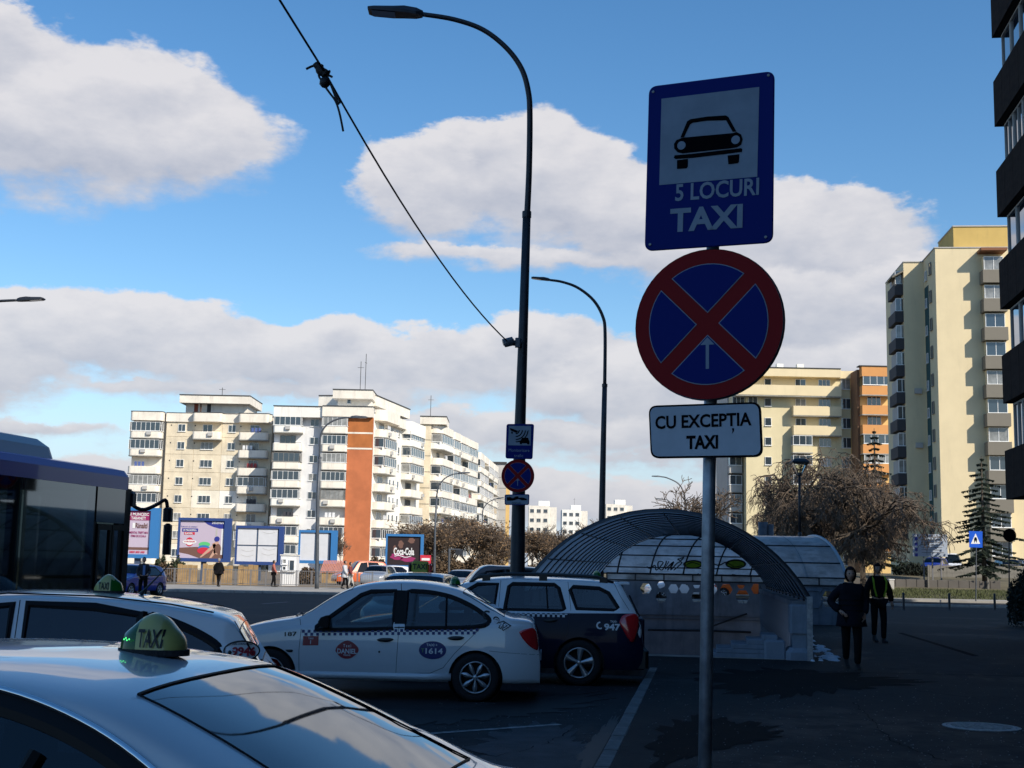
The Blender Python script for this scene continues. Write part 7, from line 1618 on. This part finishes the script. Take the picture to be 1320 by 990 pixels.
# shrubs
def shrub(label, px0, px1, pyt, Y, z, mt, seed, n=2600, depth=1.6, name='shrub', tw=m_twigd, leaf=.09):
    a, c = P(px0, pyt, Y), P(px1, pyt, Y); w_ = c.x - a.x; h = a.z - z; t = thing(name, label, 'bush', ((a.x + c.x) / 2, Y, z)); rr = random.Random(seed); s = MB(); lf = MB()
    for i in range(50):
        an = rr.uniform(0, 2 * PI); r = rr.random() ** .5; e = Vector((math.cos(an) * r * w_ / 2, math.sin(an) * r * depth / 2, h * (1 - .5 * r * r) * rr.uniform(.7, 1))); s.tube([(e.x * .25, e.y * .25, 0), e * .5 + Vector((0, 0, .1)), e], [.02, .014, .005], 3, False)
    for i in range(n):
        u = rr.uniform(-1, 1); v = rr.uniform(-1, 1); 
        if u * u + v * v > 1: continue
        zt = h * (1 - .45 * (u * u + v * v)) * (.86 + .14 * math.sin(u * 7 + v * 5 + seed)); zz_ = zt * rr.random() ** .55; p = Vector((u * w_ / 2, v * depth / 2, zz_)); l = leaf * rr.uniform(.6, 1.4)
        d1 = Vector((rr.gauss(0, 1), rr.gauss(0, 1), rr.gauss(0, 1))).normalized() * l; d2 = d1.cross(Vector((rr.gauss(0, 1), rr.gauss(0, 1), rr.gauss(0, 1)))).normalized() * l * .6; lf.add([p - d1, p + d2, p + d1, p - d2], [(0, 1, 2, 3)])
    obj('stems', s, tw, t); stuff(obj('foliage', lf, mt, t)); return t
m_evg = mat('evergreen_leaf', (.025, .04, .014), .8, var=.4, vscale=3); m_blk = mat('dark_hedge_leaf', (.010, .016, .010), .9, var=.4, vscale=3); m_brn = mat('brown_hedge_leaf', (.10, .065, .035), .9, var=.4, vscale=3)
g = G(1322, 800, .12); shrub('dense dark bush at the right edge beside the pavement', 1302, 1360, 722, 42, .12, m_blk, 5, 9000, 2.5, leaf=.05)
shrub('rounded evergreen bush left of the lounging-figure hoarding', 199, 219, 712, 93, .1, m_evg, 6, 1600); shrub('rounded evergreen bush behind the foot of the lounging-figure hoarding', 219, 240, 714, 94, .1, m_evg, 7, 1600)
shrub('brown leafless hedge behind the man by the blue car', 192, 229, 724, 91, .1, m_brn, 8, 3600, 1.4)
shrub('reddish brown hedge beyond the far shelter roof', 985, 1050, 680, 75, .15, m_brn, 9, 6000, 2.0)
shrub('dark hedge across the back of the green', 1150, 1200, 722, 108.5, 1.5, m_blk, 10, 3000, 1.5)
shrub('low undergrowth under the salmon-roofed shed', 384, 412, 729, 96, .1, m_brn, 11, 2200, 1.4)

for k_, (a, c, y_, Yk, lb) in enumerate(((548, 600, 712, 132, 'brown brushwood below the row of winter trees, left of the middle'), (598, 652, 708, 136, 'brown brushwood below the winter trees beside the tallest lamp post'), (470, 500, 716, 140, 'brown brushwood left of the cola hoarding'), (676, 760, 716, 190, 'brown scrub between the tallest lamp post and the shelter roof'))): shrub(lb, a, c, y_, Yk, .1, m_brn, 20 + k_, 5200, 4.0, leaf=.13, tw=m_twig)
# ------------------------------------------------------------------ people
def skin_mesh(pts, edges, root=0, sub=1):
    me = bpy.data.meshes.new('figure'); me.from_pydata([p[0] for p in pts], edges, []); o = bpy.data.objects.new('figure', me); COL.objects.link(o)
    md = o.modifiers.new('s', 'SKIN'); md.use_smooth_shade = True; sb = o.modifiers.new('b', 'SUBSURF'); sb.levels = sub; sb.render_levels = sub
    if not me.skin_vertices: me.attributes
    for i, p in enumerate(pts):
        r = p[1] if isinstance(p[1], tuple) else (p[1], p[1]); me.skin_vertices[0].data[i].radius = r; me.skin_vertices[0].data[i].use_root = (i == root)
    bpy.context.view_layer.update(); dg = bpy.context.evaluated_depsgraph_get(); out = bpy.data.meshes.new_from_object(o.evaluated_get(dg)); bpy.data.objects.remove(o); out.shade_smooth(); return out
m_skin = mat('skin', (.38, .22, .16), .6); m_hair = mat('dark_hair', (.015, .012, .010), .7)
def person(label, loc, rz, h, top, legs, coat=0.0, pose='walk', hands=False, hood=None, hat=None, arms=None, hair=m_hair, bulk=1.0, stride=.28):
    """faces local -y; loc = ground point between the feet"""
    t = thing('person', label, 'person', loc, rz); s = h / 1.75; V = lambda x, y, z: (x * s, y * s, z * s)
    st = stride
    if pose == 'walk': feetL, feetR, kL, kR = (.07, -st, .08), (-.07, st * .9, .14), (.09, -st * .75, .52), (-.09, st * .1, .48)
    else: feetL, feetR, kL, kR = (.11, -.02, .08), (-.11, .03, .08), (.11, -.03, .50), (-.11, .0, .50)
    A_ = arms or ((.24, .10, 1.16), (.25, -.04, .92), (-.24, -.06, 1.16), (-.24, -.20, .95))      # elbow L, wrist L, elbow R, wrist R
    def body(g, only=None):
        P_ = [((0, 0, .95), (.15, .10)), ((0, 0, 1.12), (.135, .095)), ((0, 0, 1.32), (.165, .105)), ((0, .01, 1.45), (.09, .07)), ((0, .0, 1.54), (.055, .055)),
              ((.17, .01, 1.42), .06), (A_[0], .045), (A_[1], .033), ((-.17, .01, 1.42), .06), (A_[2], .045), (A_[3], .033),
              ((.09, 0, .90), (.085, .085)), (kL, .058), (feetL, .040), ((-.09, 0, .90), (.085, .085)), (kR, .058), (feetR, .040)]
        E_ = [(0, 1), (1, 2), (2, 3), (3, 4), (2, 5), (5, 6), (6, 7), (2, 8), (8, 9), (9, 10), (0, 11), (11, 12), (12, 13), (0, 14), (14, 15), (15, 16)]
        keep = only or range(len(P_)); mp = {k: i for i, k in enumerate(keep)}
        pts = [(V(*P_[k][0]), tuple((r + g) * s * (bulk if k < 11 and g > 0 else 1) for r in (P_[k][1] if isinstance(P_[k][1], tuple) else (P_[k][1],) * 2))) for k in keep]
        return skin_mesh(pts, [(mp[a], mp[b]) for a, b in E_ if a in mp and b in mp])
    obj('body', body(0.0), m_skin, t)
    obj('trousers', body(.022, [0, 11, 12, 13, 14, 15, 16]), legs, t)
    jk = obj('jacket', body(.032, [0, 1, 2, 3, 5, 6, 7, 8, 9, 10]), top, t)
    if coat:
        b = MB(); vs = []; n = 18
        for z, rx, ry in ((1.30, .19, .13), (1.12, .19, .14), (.95, .215, .165), (.80, .235, .19), (coat, .25, .22), (coat - .005, .20, .17)):
            for i in range(n): a = 2 * PI * i / n; f = 1 + .03 * math.sin(5 * a + z * 3); vs.append(V(rx * bulk * f * math.cos(a), ry * bulk * f * math.sin(a), z))
        b.add(vs, [(k * n + i, k * n + (i + 1) % n, (k + 1) * n + (i + 1) % n, (k + 1) * n + i) for k in range(5) for i in range(n)]); b.sm = True; obj('coat_skirt', b, top, jk)
    for f, y in ((feetL, 0), (feetR, 0)):
        up = .05 if pose == 'walk' and f is feetR else 0
        b = MB(); prof = [(.05, .09, .030, .10), (.0, .10, .042, .11), (-.08, .05, .045, .08), (-.17, .02, .045, .055), (-.21, .0, .03, .035)]; vs = []
        for yy, _, w_, hh in prof: vs += [V(f[0] - w_, f[1] + yy, 0 + up * (yy + .21) * 3), V(f[0] + w_, f[1] + yy, 0 + up * (yy + .21) * 3), V(f[0] + w_ * .8, f[1] + yy, hh + up * (yy + .21) * 3), V(f[0] - w_ * .8, f[1] + yy, hh + up * (yy + .21) * 3)]
        b.add(vs, [(4 * k + i, 4 * k + (i + 1) % 4, 4 * k + 4 + (i + 1) % 4, 4 * k + 4 + i) for k in range(4) for i in range(4)] + [(3, 2, 1, 0), (16, 17, 18, 19)]); obj('shoe', b, mat('dark_shoe', (.015, .014, .014), .6), t)
    # head with face
    b = MB(); n, m_ = 20, 14; vs = []
    for j in range(m_ + 1):
        ph = PI * j / m_
        for i in range(n):
            a = 2 * PI * i / n; x, y, z = math.sin(ph) * math.cos(a), math.sin(ph) * math.sin(a), math.cos(ph); jaw = 1 - .28 * max(0, -z) ** 1.2
            fx, fy, fz = x * .076 * jaw, y * .095 * (jaw if y > 0 else 1 - .1 * max(0, -z)), z * .118
            if y < -.55 and abs(x) < .28 and -.35 < z < .15: fy -= .020 * (1 - abs(x) / .28) * (1 - (z + .1) ** 2 * 6)       # nose
            if y < -.5 and .1 < abs(x) < .55 and .02 < z < .28: fy += .010                                         # eye sockets
            vs.append(V(fx, fy - .01, fz + 1.645))
    b.add(vs, [(j * n + i, (j + 1) * n + i, (j + 1) * n + (i + 1) % n, j * n + (i + 1) % n) for j in range(m_) for i in range(n)]); b.sm = True; hd = obj('head', b, m_skin, t)
    for sx in (-1, 1):
        obj('eye', MB().lathe([(.001, -.006), (.010, -.003), (.012, .002)], 8, 'y', V(sx * .030, -.094, 1.662)), m_hair, hd); obj('ear', MB().lathe([(.001, .008), (.012, .006), (.018, 0), (.012, -.006)], 8, 'x', V(sx * .074, .0, 1.645)), m_skin, hd)
    obj('mouth', MB().box(*[q * s for q in (-.022, .022, -.099, -.094, 1.588, 1.593)]), mat('lips', (.20, .07, .06), .6), hd)
    def shell(nm, mt, g, zmin_front, zmin_back, parent=hd):
        b = MB(); vs = []; fs = []; 
        for j in range(m_ + 1):
            ph = PI * j / m_
            for i in range(n): a = 2 * PI * i / n; vs.append(V(math.sin(ph) * math.cos(a) * (.076 + g), math.sin(ph) * math.sin(a) * (.098 + g) + .0, math.cos(ph) * (.118 + g) + 1.65))
        for j in range(m_):
            for i in range(n):
                a = 2 * PI * (i + .5) / n; z = math.cos(PI * (j + .5) / m_); front = -math.sin(a)
                if z > (zmin_front if front > .45 else zmin_back): fs.append((j * n + i, (j + 1) * n + i, (j + 1) * n + (i + 1) % n, j * n + (i + 1) % n))
        b.add(vs, fs); b.sm = True; return obj(nm, b, mt, parent)
    if hood: shell('hood', hood, .030, .62, -.95, jk)
    elif hat: shell('hat', hat, .014, .38, .05)
    shell('hair', hair, .010, .55, -.45)
    for q0, q1 in ((A_[0], A_[1]), (A_[2], A_[3])):
        w_ = Vector(q1); d = (w_ - Vector(q0)).normalized(); sd = Vector((1 if q1[0] > 0 else -1, 0, 0)); nx = d.cross(sd).normalized(); b = MB(); sd = nx.cross(d).normalized()
        pc = w_ + d * .05
        b.tube([(w_ - d * .02) * s, (w_ + d * .03) * s, (w_ + d * .075) * s, (w_ + d * .095) * s], [.024 * s, .033 * s, .036 * s, .022 * s], 10)
        if hands:
            for k in range(4):
                o = nx * (.026 - .0175 * k); Lf = (.070, .080, .074, .058)[k]; cur = -sd * .030
                b.tube([(pc + o + d * .025) * s, (pc + o + d * (.04 + Lf * .45)) * s, (pc + o + d * (.04 + Lf * .75) + cur * .5) * s, (pc + o + d * (.04 + Lf * .85) + cur) * s], [.0095 * s, .009 * s, .008 * s, .006 * s], 7)
            b.tube([(w_ + d * .03 + nx * .02) * s, (w_ + d * .06 + nx * .045 - sd * .008) * s, (w_ + d * .095 + nx * .05 - sd * .018) * s], [.011 * s, .010 * s, .007 * s], 7)
        else: b.tube([(w_ + d * .09) * s, (w_ + d * .15 - sd * .02) * s], [.026 * s, .014 * s], 6)
        b.sm = True; obj('hand', b, m_skin, t)
    return t, s
def foot_at(px, py, z=0.0): g = G(px, py, z); return (g.x, g.y, z)
m_navyc = mat('navy_coat', (.007, .008, .014), .9, spec=.15); m_blk2 = mat('black_cloth', (.006, .006, .007), .9, spec=.15); m_grn = mat('reflective_yellow_green', (.28, .40, .02), .7); m_char = mat('charcoal_coat', (.022, .024, .03), .85)
# woman in a hooded padded coat, elbow out
w_, s = person('woman in a dark hooded padded coat walking towards the camera, hand in pocket', foot_at(1098, 862, .12), math.radians(-6), 1.66, m_navyc, m_blk2, .74, 'walk', True, hood=m_navyc, bulk=1.12, stride=.20,
    arms=((.27, .05, 1.17), (.22, -.08, .95), (-.37, .06, 1.16), (-.20, -.13, 1.00)))
for k, z in enumerate((.84, .93, 1.02, 1.11, 1.20)): obj('coat_seam', MB().tube([((.215 - .03 * (z - .8)) * 1.12 * s * math.cos(a), (.178 - .10 * (z - .8)) * 1.12 * s * math.sin(a), z * s) for a in [2 * PI * i / 20 for i in range(21)]], .006, 4), m_blk2, w_)
m_, s = person('man in black with yellow-green vest edging and a cap, walking behind the woman', foot_at(1133, 828, .12), math.radians(4), 1.80, m_blk2, m_blk2, 0, 'walk', True, hat=m_blk2, bulk=1.08, stride=.12, arms=((.27, .03, 1.16), (.30, -.04, .90), (-.26, .02, 1.16), (-.27, -.03, .92)))
for sx in (-1, 1):
    pts = [(sx * .115, .05, 1.50), (sx * .135, -.06, 1.47), (sx * .15, -.135, 1.36), (sx * .135, -.15, 1.2), (sx * .085, -.148, 1.03)]; b = MB(); vs = []
    for x, y, z in pts: vs += [((x - .02) * s, y * s, z * s), ((x + .02) * s, (y + .004) * s, z * s)]
    b.add(vs, [(2 * i, 2 * i + 1, 2 * i + 3, 2 * i + 2) for i in range(4)]); b.add([(x, y - .012, z) for x, y, z in vs], [(2 * i, 2 * i + 2, 2 * i + 3, 2 * i + 1) for i in range(4)]); obj('vest_stripe', b, m_grn, m_)
# people on the far pavement and by the bus
p = P(184, 758, 57); t_, s = person('man in a dark jacket over a blue shirt standing beside the blue car', (p.x, 57, 0), math.radians(20), 1.75, m_char, m_blk2, 0, 'stand', bulk=1.05, arms=((.25, .05, 1.15), (.16, -.16, 1.05), (-.25, .05, 1.15), (-.2, -.1, .95)))
obj('shirt_front', MB().box(-.05 * s, .05 * s, -.155 * s, -.13 * s, 1.0 * s, 1.42 * s), mat('blue_shirt', (.12, .22, .45), .8), t_)
p = P(290, 755, 82); person('stout person in a long black coat walking away past the hoardings', (p.x, 80, .12), math.radians(165), 1.68, m_blk2, m_blk2, .80, 'walk', bulk=1.35, hair=mat('grey_hair', (.25, .22, .2), .8), stride=.2)
p = P(352, 755, 82); person('person in a rust-red jacket and black trousers walking by the kiosk', (p.x, 82, .12), math.radians(100), 1.62, mat('rust_jacket', (.38, .11, .08), .85), m_blk2, 0, 'walk', stride=.12)
p = P(444, 756, 80); person('person in a pale coat walking along the railing, left of a pair', (p.x, 80, .12), math.radians(80), 1.68, mat('pale_coat', (.50, .50, .52), .85), m_blk2, .72, 'walk', bulk=1.1, stride=.18)
p = P(451, 756, 81); person('person in a white and dark red top walking, right of a pair', (p.x, 81, .12), math.radians(80), 1.60, mat('dark_red_top', (.16, .03, .03), .85), mat('pale_trousers', (.45, .44, .42), .85), 0, 'walk', stride=.18)
p = P(270, 756, 82)

# passengers sitting in the bus
for i, (x, y, lab) in enumerate(((-5.2, -.45, 'bus passenger seen as a dark shape behind the foremost side window'), (-7.6, -.6, 'bus passenger seen as a dark shape near the left edge'))):
    w__ = BUS.matrix_basis @ Vector((x, y, .36 - .38)); t_, s = person(lab, w__, BA + PI / 2, 1.66, m_char, m_blk2, 0, 'stand')
